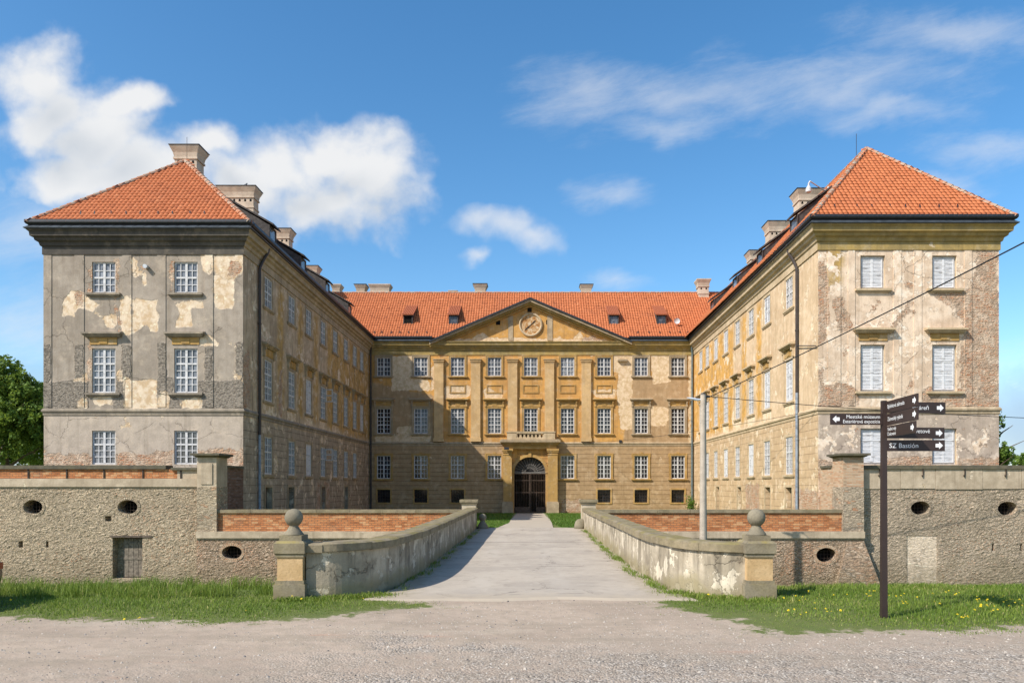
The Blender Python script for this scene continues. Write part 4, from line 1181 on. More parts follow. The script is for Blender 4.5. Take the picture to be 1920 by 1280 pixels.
# --- court wings
WD = [43.3, 47.5, 51.1, 54.6, 58.0, 61.3, 64.4, 67.0]
def wing(F, from_front, mname, trim, glassm, shut, doors, label):
    U = (lambda d: (F.len * (d - DL) / (DB - DL))) if from_front else (lambda d: F.len * (1 - (d - DR) / (DB - DR)))
    ops, ws, dr = [], [], []
    w = 1.25
    for i, d in enumerate(WD):
        for row, (z, h, rows, hood) in enumerate(((ZU, HU, (2, 2), 0), (ZM, HM, (2, 2, 2), 0.78), (ZG, HG, (3, 2), 0))):
            if row == 2 and i == 7:
                continue
            ops.append(opening(U(d), z, w, h)); ws.append((i, row, U(d), z, h, rows, hood))
    for (d, dw) in doors:
        ops.append((U(d) - dw / 2, U(d) + dw / 2, -0.5, 2.0)); dr.append((U(d), dw))
    far = U(66) if from_front else U(66)
    a0, a1 = (U(39.6), U(44.5)) if from_front else (U(44.5), U(39.0))
    msk = {'tan': [('uv', [(-1, -1), (F.len + 1, -1), (F.len + 1, 5.75), (-1, 5.75)])]}
    och = []
    for i in range(7):
        d = (WD[i] + WD[i + 1]) / 2
        if i >= 1 or from_front:
            och.append(('uv', [(U(d) - 0.55, 6.6), (U(d) + 0.55, 6.6), (U(d) + 0.55, 14.1), (U(d) - 0.55, 14.1)]))
    lo_, hi_ = min(U(56), U(71)), max(U(56), U(71))
    och.append(('uv', [(lo_, 6.4), (hi_, 6.4), (hi_, 14.2), (lo_, 14.2)]))
    msk['ochre'] = och
    br = []
    if from_front:
        br = [('uv', [(U(39.6), 6.3), (U(40.6), 6.3), (U(40.4), 9.5), (U(39.6), 9.0)]), ('uv', [(U(45), 6.4), (U(45.8), 6.4), (U(45.7), 9.2), (U(45.1), 9.0)]), ('uv', [(U(53), -0.5), (U(56.5), -0.5), (U(56.5), 2.3), (U(53), 2.3)])]
    else:
        br = [('uv', [(U(52.4), -0.5), (U(49.2), -0.5), (U(49.2), 2.2), (U(52.4), 2.2)]), ('uv', [(U(42.6), -0.5), (U(38.5), -0.5), (U(38.5), 1.9), (U(42.6), 1.9)])]
    br = [('uv', [(min(p[0], 99), p[1]) for p in b[1]]) for b in br]
    msk['brick'] = br
    msk['pale'] = [('uv', [(U(d) - 0.9, 6.2), (U(d) + 0.9, 6.2), (U(d) + 0.8, 6.85), (U(d) - 0.8, 6.85)]) for d in WD[:5]]
    wall('wall', F, -0.6, ZT, ops, mname, palace, msk, label=label, step=0.25)
    for (i, row, u, z, h, rows, hood) in ws:
        sh = (row, i) in shut
        wo_ = window(F, u, z, w, h, 4, rows if not sh else ((1,) if row == 0 else (2, 1)), 3 if row < 2 else 4, hood, trim, glassm, shut=sh)
        if from_front and i == 3 and row > 0:           # casement left standing open
            L_ = Facade((0, 0), (1, 0)); b = MB(); z0_, z1_ = h * 0.55, h * 0.95
            b.fbox(L_, w / 2 - 0.02, w / 2 + 0.02, z0_, z1_, 0.0, 0.07); b.fbox(L_, w / 2 - 0.02, w / 2 + 0.02, z0_, z1_, 0.48, 0.55)
            for zz_ in (z0_, (z0_ + z1_) / 2 - 0.03, z1_ - 0.06): b.fbox(L_, w / 2 - 0.019, w / 2 + 0.019, zz_, zz_ + 0.06, 0.07, 0.48)
            b.build('open_casement', 'white_paint', wo_)
    for (u, dw) in dr:
        L = MB(); 
        L.fbox(F, u - dw / 2 + 0.002, u + dw / 2 - 0.002, -0.5, 1.99, -0.34, -0.28)
        for k in range(1, 4):
            uu = u - dw / 2 + dw * k / 4
            L.fbox(F, uu - 0.012, uu + 0.012, -0.5, 1.99, -0.28, -0.265)
        L.build('door', 'old_wood', palace)
        L = MB()
        L.fbox(F, u - dw / 2 - 0.16, u - dw / 2, -0.5, 2.16, 0, 0.05); L.fbox(F, u + dw / 2, u + dw / 2 + 0.16, -0.5, 2.16, 0, 0.05); L.fbox(F, u - dw / 2, u + dw / 2, 2.0, 2.16, 0, 0.05)
        L.build('door_surround', trim, palace)
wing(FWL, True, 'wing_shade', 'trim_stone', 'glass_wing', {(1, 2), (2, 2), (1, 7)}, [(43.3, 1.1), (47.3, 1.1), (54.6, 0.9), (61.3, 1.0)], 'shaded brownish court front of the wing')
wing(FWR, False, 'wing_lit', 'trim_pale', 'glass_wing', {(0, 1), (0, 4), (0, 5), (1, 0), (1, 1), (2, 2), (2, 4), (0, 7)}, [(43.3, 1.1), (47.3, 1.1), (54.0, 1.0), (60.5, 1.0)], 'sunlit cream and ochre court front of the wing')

# --- centre front
CX = [719.5, 789, 858, 927, 995, 1064, 1132.5, 1202, 1271]
c_ops, c_ws = [], []
for i, px in enumerate(CX):
    u = FC.uv(px, 700)[0]
    for row, (z, h, rows, hood) in enumerate(((ZU, HU, (2, 2), 0), (ZM, HM, (2, 2, 2), 0.78), (ZG, HG, (3, 2), 0))):
        if row == 2 and i == 4: continue
        c_ops.append(opening(u, z, WW, h)); c_ws.append((i, row, u, z, h, rows, hood))
    if i not in (3, 4, 5):
        c_ops.append(opening(u, 0.52, 1.22, 1.2))
gu0, gu1 = FC.uv(964, 900)[0], FC.uv(1023, 900)[0]
gz_spring, gr_ = 3.3, (gu1 - gu0) / 2
guc = (gu0 + gu1) / 2
c_ops.append((gu0, gu1, -0.5, gz_spring + gr_))
D4 = lambda pts: zr(pts, 680, 520, 2.666)
D5 = lambda pts: zr(pts, 980, 520, 2.668)
pale_C = [D4([(150, 395), (255, 385), (262, 500), (330, 515), (345, 565), (145, 565)]), D4([(408, 540), (540, 540), (535, 600), (410, 605)]), D4([(600, 560), (620, 545), (700, 590), (720, 605), (610, 605)]), D4([(340, 440), (360, 440), (360, 560), (345, 560)]), D4([(170, 745), (340, 740), (250, 790), (170, 780)]), D4([(65, 790), (340, 790), (335, 830), (65, 830)]),
          D5([(640, 390), (735, 365), (742, 520), (650, 535)]), D5([(632, 640), (730, 650), (725, 740), (640, 745)]), D5([(340, 335), (480, 335), (548, 380), (548, 760), (490, 760), (470, 560), (480, 480), (450, 470), (445, 395), (375, 385), (340, 400)]), D5([(300, 510), (345, 490), (350, 560), (335, 600), (340, 760), (298, 760)]), D5([(350, 560), (470, 560), (460, 605), (360, 600)]), D5([(690, 365), (840, 340), (840, 372), (700, 385)]), D5([(828, 360), (850, 380), (845, 820), (830, 820)])]
tan_C = [D4([(0, 835), (853, 835), (853, 1200), (0, 1200)]), D5([(0, 835), (907, 835), (907, 1200), (0, 1200)]), D4([(30, 520), (250, 570), (355, 590), (355, 835), (30, 835)]), D5([(550, 500), (830, 510), (830, 835), (500, 835)])]
brick_C = [D5([(375, 345), (470, 350), (490, 380), (380, 380)]), D5([(300, 645), (335, 645), (335, 685), (300, 685)]), D5([(190, 1110), (290, 1110), (290, 1170), (190, 1170)]), D4([(565, 660), (590, 660), (588, 690), (566, 690)])]
wall('wall', FC, -0.6, ZT, c_ops, 'court_ochre', palace, {'pale': pale_C, 'tan': tan_C, 'brick': brick_C}, label='ochre centre front with pale peeled patches', step=0.25)
for (i, row, u, z, h, rows, hood) in c_ws:
    trim = 'trim_ochre' if 2 <= i <= 6 and row < 2 else 'trim_stone'
    window(FC, u, z, WW, h, 4, rows, 2 if row == 2 else 1, hood, trim if row < 2 else 'trim_ochre', 'glass_light' if (row == 0 and 3 <= i <= 5) else 'glass_mid' if (row == 0 or (row == 1 and i in (1, 2, 3))) else 'glass_dark')
for i, px in enumerate(CX):
    if i not in (3, 4, 5):
        grille_window(FC, FC.uv(px, 700)[0], 0.52, 1.22, 1.2, 'trim_ochre')
# giant pilasters
for px in (823, 892, 961, 1030, 1099, 1167):
    u = FC.uv(px, 700)[0]
    b = MB()
    if px == 1167:
        b.fbox(FC, u - 0.46, u + 0.46, 13.72, 13.90, 0, 0.28); b.build('pilaster', 'trim_stone', palace, label='broken stub of a pilaster capital'); continue
    b.fbox(FC, u - 0.44, u + 0.44, 6.22, 13.70, 0, 0.20)
    b.fbox(FC, u - 0.50, u + 0.50, 6.22, 6.55, 0, 0.26)
    b.fbox(FC, u - 0.48, u + 0.48, 13.55, 13.62, 0, 0.24)
    b.fbox(FC, u - 0.52, u + 0.52, 13.70, 13.86, 0, 0.30)
    b.fbox(FC, u - 0.56, u + 0.56, 13.86, 13.93, 0, 0.36)
    b.build('pilaster', 'pilaster_tan', palace)
# panels under the upper windows
for px in CX[2:7]:
    u = FC.uv(px, 700)[0]
    b = MB()
    za, zb = 10.75, 11.55
    b.fbox(FC, u - 0.75, u + 0.75, za, za + 0.1, 0, 0.06); b.fbox(FC, u - 0.75, u + 0.75, zb - 0.1, zb, 0, 0.06)
    b.fbox(FC, u - 0.75, u - 0.65, za + 0.1, zb - 0.1, 0, 0.06); b.fbox(FC, u + 0.65, u + 0.75, za + 0.1, zb - 0.1, 0, 0.06)
    b.build('panel', 'trim_ochre', palace)
# pediment
apx = FC.uv(994, 562)
zb_ = 15.52
a0, a1, zc_ = PX0 + 0.3, PX1 - 0.3, apx[1] - 0.3
tri_ = [(a0, zb_), (a1, zb_), (uc_ := apx[0], zc_)]
uc = apx[0]
ped = MB()
gu_ = np.linspace(a0, a1, 90); gz_ = np.linspace(zb_, zc_, 26)
cells = [(i_, j_) for j_ in range(25) for i_ in range(89)]
cc_ = np.array([((gu_[i_] + gu_[i_ + 1]) / 2, (gz_[j_] + gz_[j_ + 1]) / 2) for i_, j_ in cells])
ins_ = sdf_poly(cc_, tri_) > -0.05
ped.v = [tuple(FC.pt(u_, z_, 0.0)) for z_ in gz_ for u_ in gu_]
for (i_, j_), k_ in zip(cells, ins_):
    if k_:
        a_ = j_ * 90 + i_; ped.f.append((a_, a_ + 1, a_ + 91, a_ + 90)); ped.mi.append(0)
E6 = lambda pts: zr(pts, 800, 540, 4.923)
mask_att(ped, FC, np.array([(u_, z_) for z_ in gz_ for u_ in gu_]), {'pale': [E6([(200, 470), (800, 455), (1100, 470), (1700, 470), (1700, 500), (200, 500)]), E6([(400, 470), (520, 410), (560, 440), (640, 470)]), E6([(1160, 480), (1230, 440), (1260, 480)]), E6([(1340, 460), (1420, 400), (1460, 470)])], 'brick': [E6([(1440, 450), (1530, 440), (1640, 490), (1440, 490)])]})
po = ped.build('pediment', 'court_ochre', palace, label='triangular ochre pediment')
# raking cornices + their metal covers
for (ua, ub) in ((PX0 - 0.25, uc), (uc, PX1 + 0.25)):
    lowa = ua if ua < uc - 0.01 else ub
    zlo = 15.50
    def rk(name, mm, ta, tb, oa, ob):
        b = MB()
        zA = zlo if ua == lowa else apx[1]
        zB = apx[1] if ua == lowa else zlo
        b.hexa([FC.pt(ua, zA - tb, ob), FC.pt(ub, zB - tb, ob), FC.pt(ub, zB - tb, oa), FC.pt(ua, zA - tb, oa),
                FC.pt(ua, zA - ta, ob), FC.pt(ub, zB - ta, ob), FC.pt(ub, zB - ta, oa), FC.pt(ua, zA - ta, oa)])
        b.build(name, mm, po)
    rk('raking_cornice', 'trim_stone', 0.12, 0.32, -0.1, 0.72)
    rk('raking_cornice', 'cornice_moss', 0.32, 0.50, -0.1, 0.46)
    rk('raking_cornice', 'trim_ochre', 0.50, 0.70, -0.1, 0.18)
    rk('pediment_flashing', 'gutter_metal', -0.04, 0.12, -0.6, 0.84)
# pediment relief strips
for (x0, x1, y0, y1) in ((953, 962, 592, 638), (1026, 1036, 592, 638)):
    (u0, z1), (u1, z0) = FC.uv(x0, y0), FC.uv(x1, y1)
    b = MB(); b.fbox(FC, u0, u1, z0, z1, 0.0, 0.05)
    b.build('relief_strip', 'trim_stone', po)
for (px, py) in ((934, 605), (1028, 604), (993, 581)):
    u, z = FC.uv(px, py)
    b = MB(); b.fbox(FC, u - 0.2, u + 0.2, z - 0.2, z + 0.2, 0.0, 0.02); b.build('vent_hole', 'dark_void', po)  # no real hole: a black box paints its dark inside
# clock
u, z = FC.uv(995, 609)
b = MB()
N = 48
ring = [(1.10, 0.0), (1.10, 0.14), (1.00, 0.18), (0.92, 0.12), (0.90, 0.0)]
V, Fs = [], []
for k in range(N):
    a = 2 * math.pi * k / N
    for (r_, o_) in ring:
        V.append(FC.pt(u + r_ * math.cos(a), z + r_ * math.sin(a), o_))
for k in range(N):
    for j in range(len(ring)):
        j2 = (j + 1) % len(ring); k2 = (k + 1) % N
        Fs.append((k * 5 + j, k2 * 5 + j, k2 * 5 + j2, k * 5 + j2))
b.add(V, Fs)
ck = b.build('clock', 'trim_pale', palace, label='round clock with flaking painted face', smooth=False)
b = MB()
b.prism([FC.pt(u + 0.92 * math.cos(2 * math.pi * k / N), z + 0.92 * math.sin(2 * math.pi * k / N), 0.06) for k in range(N)], FC.pt(0, 0, -0.04) - FC.pt(0, 0, 0))
b.build('clock_face', 'clock_face', ck)
for ang_, ln in ((R(222), 0.78), (R(42), 0.62)):
    b = MB()
    dv = Vector((math.cos(ang_), math.sin(ang_)))
    nv = Vector((-dv.y, dv.x))
    q = [(0, -0.025), (ln * 0.72, -0.055), (ln, 0), (ln * 0.72, 0.055), (0, 0.025)]
    b.prism([FC.pt(u + dv.x * s_ + nv.x * w_, z + dv.y * s_ + nv.y * w_, 0.10) for s_, w_ in q], FC.pt(0, 0, -0.02) - FC.pt(0, 0, 0))
    b.build('clock_hand', 'iron', ck)

# portal
portal = MB()
# spandrel plate with arched opening (proud of the wall)
pu0, pu1 = FC.uv(944, 900, 0)[0], FC.uv(1045, 900)[0]
ztop_p = 5.55
N = 20
arc = [(guc + gr_ * math.cos(math.pi - math.pi * k / N), gz_spring + gr_ * math.sin(math.pi * k / N)) for k in range(N + 1)]
for k in range(N):
    (ua, za), (ub, zb2) = arc[k], arc[k + 1]
    portal.hexa([FC.pt(ua, za, 0.16), FC.pt(ub, zb2, 0.16), FC.pt(ub, zb2, -0.3), FC.pt(ua, za, -0.3), FC.pt(ua, ztop_p, 0.16), FC.pt(ub, ztop_p, 0.16), FC.pt(ub, ztop_p, -0.3), FC.pt(ua, ztop_p, -0.3)])
portal.fbox(FC, pu0, gu0, -0.5, ztop_p, 0, 0.16); portal.fbox(FC, gu1, pu1, -0.5, ztop_p, 0, 0.16)
por = portal.build('portal', 'court_ochre', palace, label='arched stone portal with balcony above')
for k in ('pale', 'tan', 'brick', 'rough', 'ochre'):
    at = por.data.attributes.new(k, 'FLOAT', 'POINT'); at.data.foreach_set('value', [-1.0] * len(por.data.vertices))
# archivolt
b = MB()
for k in range(N):
    a_, b_ = math.pi - math.pi * k / N, math.pi - math.pi * (k + 1) / N
    r0, r1 = gr_, gr_ + 0.28
    def pp(r, a, o): return FC.pt(guc + r * math.cos(a), gz_spring + r * math.sin(a), o)
    b.hexa([pp(r0, a_, 0.26), pp(r0, b_, 0.26), pp(r0, b_, 0.16), pp(r0, a_, 0.16), pp(r1, a_, 0.24), pp(r1, b_, 0.24), pp(r1, b_, 0.16), pp(r1, a_, 0.16)])
for (ua, ub) in ((gu0 - 0.28, gu0), (gu1, gu1 + 0.28)):
    b.fbox(FC, ua, ub, -0.5, gz_spring, 0.16, 0.24)
    b.fbox(FC, ua - 0.03, ub + 0.03, gz_spring - 0.02, gz_spring + 0.16, 0.16, 0.30)
b.fbox(FC, guc - 0.14, guc + 0.14, gz_spring + gr_ - 0.02, gz_spring + gr_ + 0.5, 0.16, 0.34)
b.build('archivolt', 'trim_ochre', por)
for (x0, x1) in ((944, 960), (1027, 1045)):
    ua, ub = FC.uv(x0, 900)[0], FC.uv(x1, 900)[0]
    b = MB()
    b.fbox(FC, ua, ub, 0.62, 5.2, 0.16, 0.62); b.fbox(FC, ua - 0.08, ub + 0.08, 5.2, 5.32, 0.16, 0.70); b.fbox(FC, ua - 0.05, ub + 0.05, 4.95, 5.03, 0.16, 0.66); b.fbox(FC, ua - 0.12, ub + 0.12, 5.32, 5.52, 0.16, 0.74)
    b.build('portal_pilaster', 'trim_ochre', por)
    b = MB(); b.fbox(FC, ua - 0.12, ub + 0.12, -0.55, 0.55, 0.16, 0.72); b.fbox(FC, ua - 0.06, ub + 0.06, 0.55, 0.63, 0.16, 0.66)
    b.build('plinth', 'trim_stone', por)
ba, bb_ = FC.uv(938, 840)[0], FC.uv(1050, 840)[0]
b = MB()
b.fbox(FC, ba + 0.35, bb_ - 0.35, 5.52, 5.86, 0, 0.62); b.fbox(FC, ba + 0.2, bb_ - 0.2, 5.86, 6.0, 0, 0.78); b.fbox(FC, ba + 0.08, bb_ - 0.08, 6.0, 6.12, 0, 0.92)
b.build('entablature', 'trim_ochre', por)
b = MB(); b.fbox(FC, ba, bb_, 6.12, 6.32, 0, 1.02); b.fbox(FC, ba + 0.1, bb_ - 0.1, 6.32, 6.40, 0, 0.92)
b.build('balcony_slab', 'trim_stone', por)
b = MB()
x0b, x1b = FC.uv(951, 820)[0], FC.uv(1040, 820)[0]
m0, m1 = FC.uv(969, 820)[0], FC.uv(1019, 820)[0]
b.fbox(FC, x0b, m0, 6.40, 7.02, 0.30, 0.85); b.fbox(FC, m1, x1b, 6.40, 7.02, 0.30, 0.85)
b.fbox(FC, m0, m1, 6.40, 6.52, 0.55, 0.85); b.fbox(FC, m0, m1, 6.92, 7.02, 0.50, 0.88); b.fbox(FC, x0b - 0.04, x1b + 0.04, 7.02, 7.12, 0.28, 0.90)
for k in range(8):
    uu = m0 + (m1 - m0) * k / 7
    bw_ = 0.085
    b.fbox(FC, uu - bw_, uu + bw_, 6.52, 6.92, 0.62, 0.80)
    for (za, zb2, ww_) in ((6.52, 6.60, 0.15), (6.84, 6.92, 0.15), (6.60, 6.64, 0.12), (6.80, 6.84, 0.12)):
        b.fbox(FC, uu - ww_, uu + ww_, za, zb2, 0.61, 0.805)
b.build('balustrade', 'trim_pale', por)
# gate leaves
gate = MB()
gd = -0.12
gh = gz_spring - 0.1
for k in range(19):
    uu = gu0 + 0.06 + (gu1 - gu0 - 0.12) * k / 18
    gate.tube([FC.pt(uu, -0.35, gd), FC.pt(uu, gh, gd)], 0.018, 5)
go = None
for (z_, hh_) in ((-0.42, 0.1), (1.42, 0.07), (2.55, 0.07), (gh - 0.03, 0.08)):
    gate.fbox(FC, gu0, gu1, z_, z_ + hh_, gd - 0.03, gd + 0.03)
gate.fbox(FC, guc - 0.06, guc + 0.06, -0.45, gh, gd - 0.025, gd + 0.04)
gate.fbox(FC, gu0, gu0 + 0.07, -0.45, gh, gd - 0.026, gd + 0.035); gate.fbox(FC, gu1 - 0.07, gu1, -0.45, gh, gd - 0.026, gd + 0.035)
gate.fbox(FC, gu0 + 0.07, guc - 0.06, -0.32, 0.1, gd - 0.012, gd + 0.012)
gate.fbox(FC, guc + 0.65, gu1 - 0.07, -0.32, 0.1, gd - 0.012, gd + 0.012)
gate.fbox(FC, guc + 0.58, guc + 0.65, -0.32, 1.42, gd - 0.024, gd + 0.03)
go = gate.build('gate', 'gate_iron', palace, label='barred iron gate standing slightly open')
b = MB()
b.fbox(FC, gu0, gu1, gh + 0.06, gz_spring + 0.06, gd - 0.06, gd + 0.06)
for k in range(15):
    a = math.pi * (k + 0.5) / 15
    b.tube([FC.pt(guc + 0.42 * math.cos(a), gz_spring + 0.42 * math.sin(a), gd), FC.pt(guc + (gr_ - 0.02) * math.cos(a), gz_spring + (gr_ - 0.02) * math.sin(a), gd)], 0.022, 5)
for rr in (0.42, 0.72, gr_ - 0.05):
    b.tube([FC.pt(guc + rr * math.cos(math.pi * k / 24), gz_spring + 0.06 + rr * math.sin(math.pi * k / 24), gd) for k in range(25)], 0.022, 5, cap=False)
b.build('fanlight', 'fan_grey', palace)
# backing board behind fanlight and passage
b = MB()
b.fbox(FC, gu0, gu1, gz_spring + 0.02, gz_spring + gr_ + 0.1, -0.36, -0.32)
b.build('fanlight_board', 'dormer_board', palace)
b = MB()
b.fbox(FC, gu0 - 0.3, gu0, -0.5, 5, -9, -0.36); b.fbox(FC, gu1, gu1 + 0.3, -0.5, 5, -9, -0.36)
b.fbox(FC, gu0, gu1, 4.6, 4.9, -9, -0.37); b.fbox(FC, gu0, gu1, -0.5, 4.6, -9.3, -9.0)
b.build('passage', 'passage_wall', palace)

# hidden sides of the block (outer flanks and back)
b = MB()
b.box(XLo + 0.02, XLo + 0.5, DL + 0.4, 82, -0.6, ZT); b.box(XRo - 0.5, XRo - 0.02, DR + 0.4, 82, -0.6, ZT); b.box(XLo + 0.5, XRo - 0.5, 81.5, 82, -0.6, ZT)
b.add([(XLo, DL, -0.6), (XLo, DL, ZT), (XLo, 82, ZT), (XLo, 82, -0.6)], [(0, 1, 2, 3)])
b.add([(XRo, DR, -0.6), (XRo, DR, ZT), (XRo, 82, ZT), (XRo, 82, -0.6)], [(3, 2, 1, 0)])
b.build('wall', 'trim_grey', palace, label='plain rear and flank walls')

# ---------- roofs: real pantiles laid row by row
def tiles(mbv, O, U, Vv, poly, tw=0.245, th=0.32):
    """append pantiles for the polygon (u,v) on plane O + u*U + v*Vv"""
    U = Vector(U).normalized(); Vv = Vector(Vv).normalized(); Nn = U.cross(Vv).normalized()
    if Nn.z < 0: Nn = -Nn
    poly = np.array(poly)
    umin, umax, vmin, vmax = poly[:, 0].min(), poly[:, 0].max(), poly[:, 1].min(), poly[:, 1].max()
    nu, nv = int((umax - umin) / tw) + 2, int((vmax - vmin) / th) + 1
    us = umin + np.arange(-1, nu) * tw; vs = vmin + np.arange(nv) * th
    C = np.array([(u + tw / 2, v + th / 2) for v in vs for u in us])
    C = C[sdf_poly(C, poly) > -0.10]
    n = len(C)
    sx = np.array([0.0, 0.22, 0.5, 0.78, 1.0]); sh = np.array([0.012, 0.055, 0.070, 0.045, 0.004])
    jit = RNG.normal(0, 0.007, (n, 1)); jr = RNG.normal(0, 0.006, (n, 1))
    u0 = C[:, :1] - tw / 2 + sx[None, :] * tw + jr
    lo = np.stack([u0, np.repeat(C[:, 1:] - th / 2 - 0.03, 5, 1) + jit, np.repeat(sh[None], n, 0) + 0.045 + jit], -1)
    hi = np.stack([u0, np.repeat(C[:, 1:] + th / 2, 5, 1) + jit, np.repeat(sh[None], n, 0) * 0.9 + 0.004], -1)
    bt = lo.copy(); bt[:, :, 2] -= 0.05
    L3 = np.concatenate([bt, lo, hi], 1)           # n,15,3
    M = np.array([list(U), list(Vv), list(Nn)])
    W3 = L3.reshape(-1, 3) @ M + np.array(list(O))
    base = len(mbv['v'])
    mbv['v'].append(W3)
    k = mbv['n']
    q = []
    for r in range(2):
        for c in range(4):
            q.append((r * 5 + c, r * 5 + c + 1, (r + 1) * 5 + c + 1, (r + 1) * 5 + c))
    q = np.array(q)
    mbv['f'].append((q[None] + (k + 15 * np.arange(n))[:, None, None]).reshape(-1, 4))
    mbv['t'].append(np.repeat(np.clip(RNG.normal(0.5, 0.13, n), 0, 1), 15))
    mbv['n'] += 15 * n
def roof_obj(faces, name='roof', label=None):
    st = {'v': [], 'f': [], 't': [], 'n': 0}
    for (O, U, Vv, poly) in faces:
        tiles(st, O, U, Vv, poly)
    V = np.concatenate(st['v']); Fq = np.concatenate(st['f']); T = np.concatenate(st['t'])
    # sarking under the tiles
    extraV, extraF = [], []
    k = len(V)
    for (O, U, Vv, poly) in faces:
        U = Vector(U).normalized(); Vv = Vector(Vv).normalized()
        extraF.append([k + i for i in range(len(poly))])
        for (a, b2) in poly:
            p = Vector(O) + U * a + Vv * b2
            extraV.append(tuple(p)); k += 1
    V = np.concatenate([V, np.array(extraV)]); T = np.concatenate([T, np.full(len(extraV), 0.1)])
    me = bpy.data.meshes.new(name)
    me.from_pydata(V.tolist(), [], Fq.tolist() + extraF)
    me.materials.append(MATS['roof_tile'])
    at = me.attributes.new('tint', 'FLOAT', 'POINT'); at.data.foreach_set('value', T.astype(np.float32))
    me.update()
    sm = [True] * len(Fq) + [False] * len(extraF)
    me.polygons.foreach_set('use_smooth', sm)
    return link(name, me, palace, label=label)
def plane_face(p0, p1, p2, p3=None):
    """polygon p0-p1 is the eave; returns (O,U,V,poly)"""
    p0, p1, p2 = Vector(p0), Vector(p1), Vector(p2)
    U = (p1 - p0).normalized(); n = U.cross(p2 - p0).normalized(); Vv = n.cross(U)
    pts = [p0, p1, p2] + ([Vector(p3)] if p3 is not None else [])
    return (p0, U, Vv, [((q - p0).dot(U), (q - p0).dot(Vv)) for q in pts])
EO = 0.53
def hip_roof(xo, xi, d, zE, apex, sgn, label):
    """sgn +1: court side at +x"""
    e0, e1 = (xo - EO, xi + EO) if sgn > 0 else (xi - EO, xo + EO)
    y0, yb = d - EO, 82.5
    A1 = Vector(apex); A2 = Vector((apex[0], 76.0, apex[2]))
    c = [Vector((e0, y0, zE)), Vector((e1, y0, zE)), Vector((e1, yb, zE)), Vector((e0, yb, zE))]
    ro = roof_obj([plane_face(c[0], c[1], A1), plane_face(c[1], c[2], A2, A1), plane_face(c[3], c[0], A1, A2), plane_face(c[2], c[3], A2)], label=label)
    for (p, q) in ((c[0], A1), (c[1], A1), (A1, A2)):
        ridge(p, q, ro)
    return ro
def ridge(p, q, parent):
    b = MB()
    p, q = Vector(p), Vector(q)
    L_ = (q - p).length; n = int(L_ / 0.38); d = (q - p) / n
    for i in range(n):
        a = p + d * i; e = a + d * 1.08
        s_ = d.cross(Vector((0, 0, 1))).normalized(); up = s_.cross(d).normalized()
        r0, r1 = 0.16, 0.125
        V = []
        for (c, r) in ((a, r0), (e, r1)):
            for k in range(7):
                an = math.pi * k / 6
                V.append(c + s_ * (r * math.cos(an)) + up * (r * math.sin(an) + 0.02))
        b.add(V, [(k, k + 1, 8 + k, 7 + k) for k in range(6)] + [tuple(range(7))])
    b.build('ridge', 'ridge_tile', parent, smooth=False)
ZEL, ZER = 15.82, 15.86
roofL = hip_roof(XLo, XLi, DL, ZEL, (-20.4, 44.2, 21.25), 1, 'hipped orange roof of the grey tower wing')
roofR = hip_roof(XRo, XRi, DR, ZER, (19.68, 43.7, 21.75), -1, 'hipped orange roof of the beige tower wing')
zrC, yrC = 21.55, 75.6
cf_ = plane_face((XBl - 6.5, DB - EO, ZEL), (XBr + 6.0, DB - EO, ZEL), (XBr + 6.0, yrC, zrC), (XBl - 6.5, yrC, zrC))
vmx = cf_[3][2][1]
vap = vmx * (apx[1] - ZEL) / (zrC - ZEL)
cf_ = (cf_[0], cf_[1], cf_[2], [cf_[3][0], (6.5 + PX0 + 0.55, 0), (6.5 + uc, vap - 0.35), (6.5 + PX1 - 0.55, 0)] + cf_[3][1:])
roofC = roof_obj([cf_, plane_face((XBr + 6, 82.5, ZEL), (XBl - 6.5, 82.5, ZEL), (XBl - 6.5, yrC, zrC), (XBr + 6, yrC, zrC))], label='long orange roof of the centre block')
ridge((XBl - 6.0, yrC, zrC), (XBr + 5.5, yrC, zrC), roofC)
# little roof behind the pediment
mbp = MB()
for (ua, ub) in ((PX0 - 0.25, uc), (uc, PX1 + 0.25)):
    zA = 15.5 if ua < uc - 0.01 else apx[1]; zB = apx[1] if ua < uc - 0.01 else 15.5
    mbp.add([FC.pt(ua, zA + 0.03, 0.5), FC.pt(ub, zB + 0.03, 0.5), FC.pt(ub, zB + 0.03, -5.5), FC.pt(ua, zA + 0.03, -5.5)], [(0, 1, 2, 3)])
mbp.build('pediment_roof', 'gutter_metal', palace)

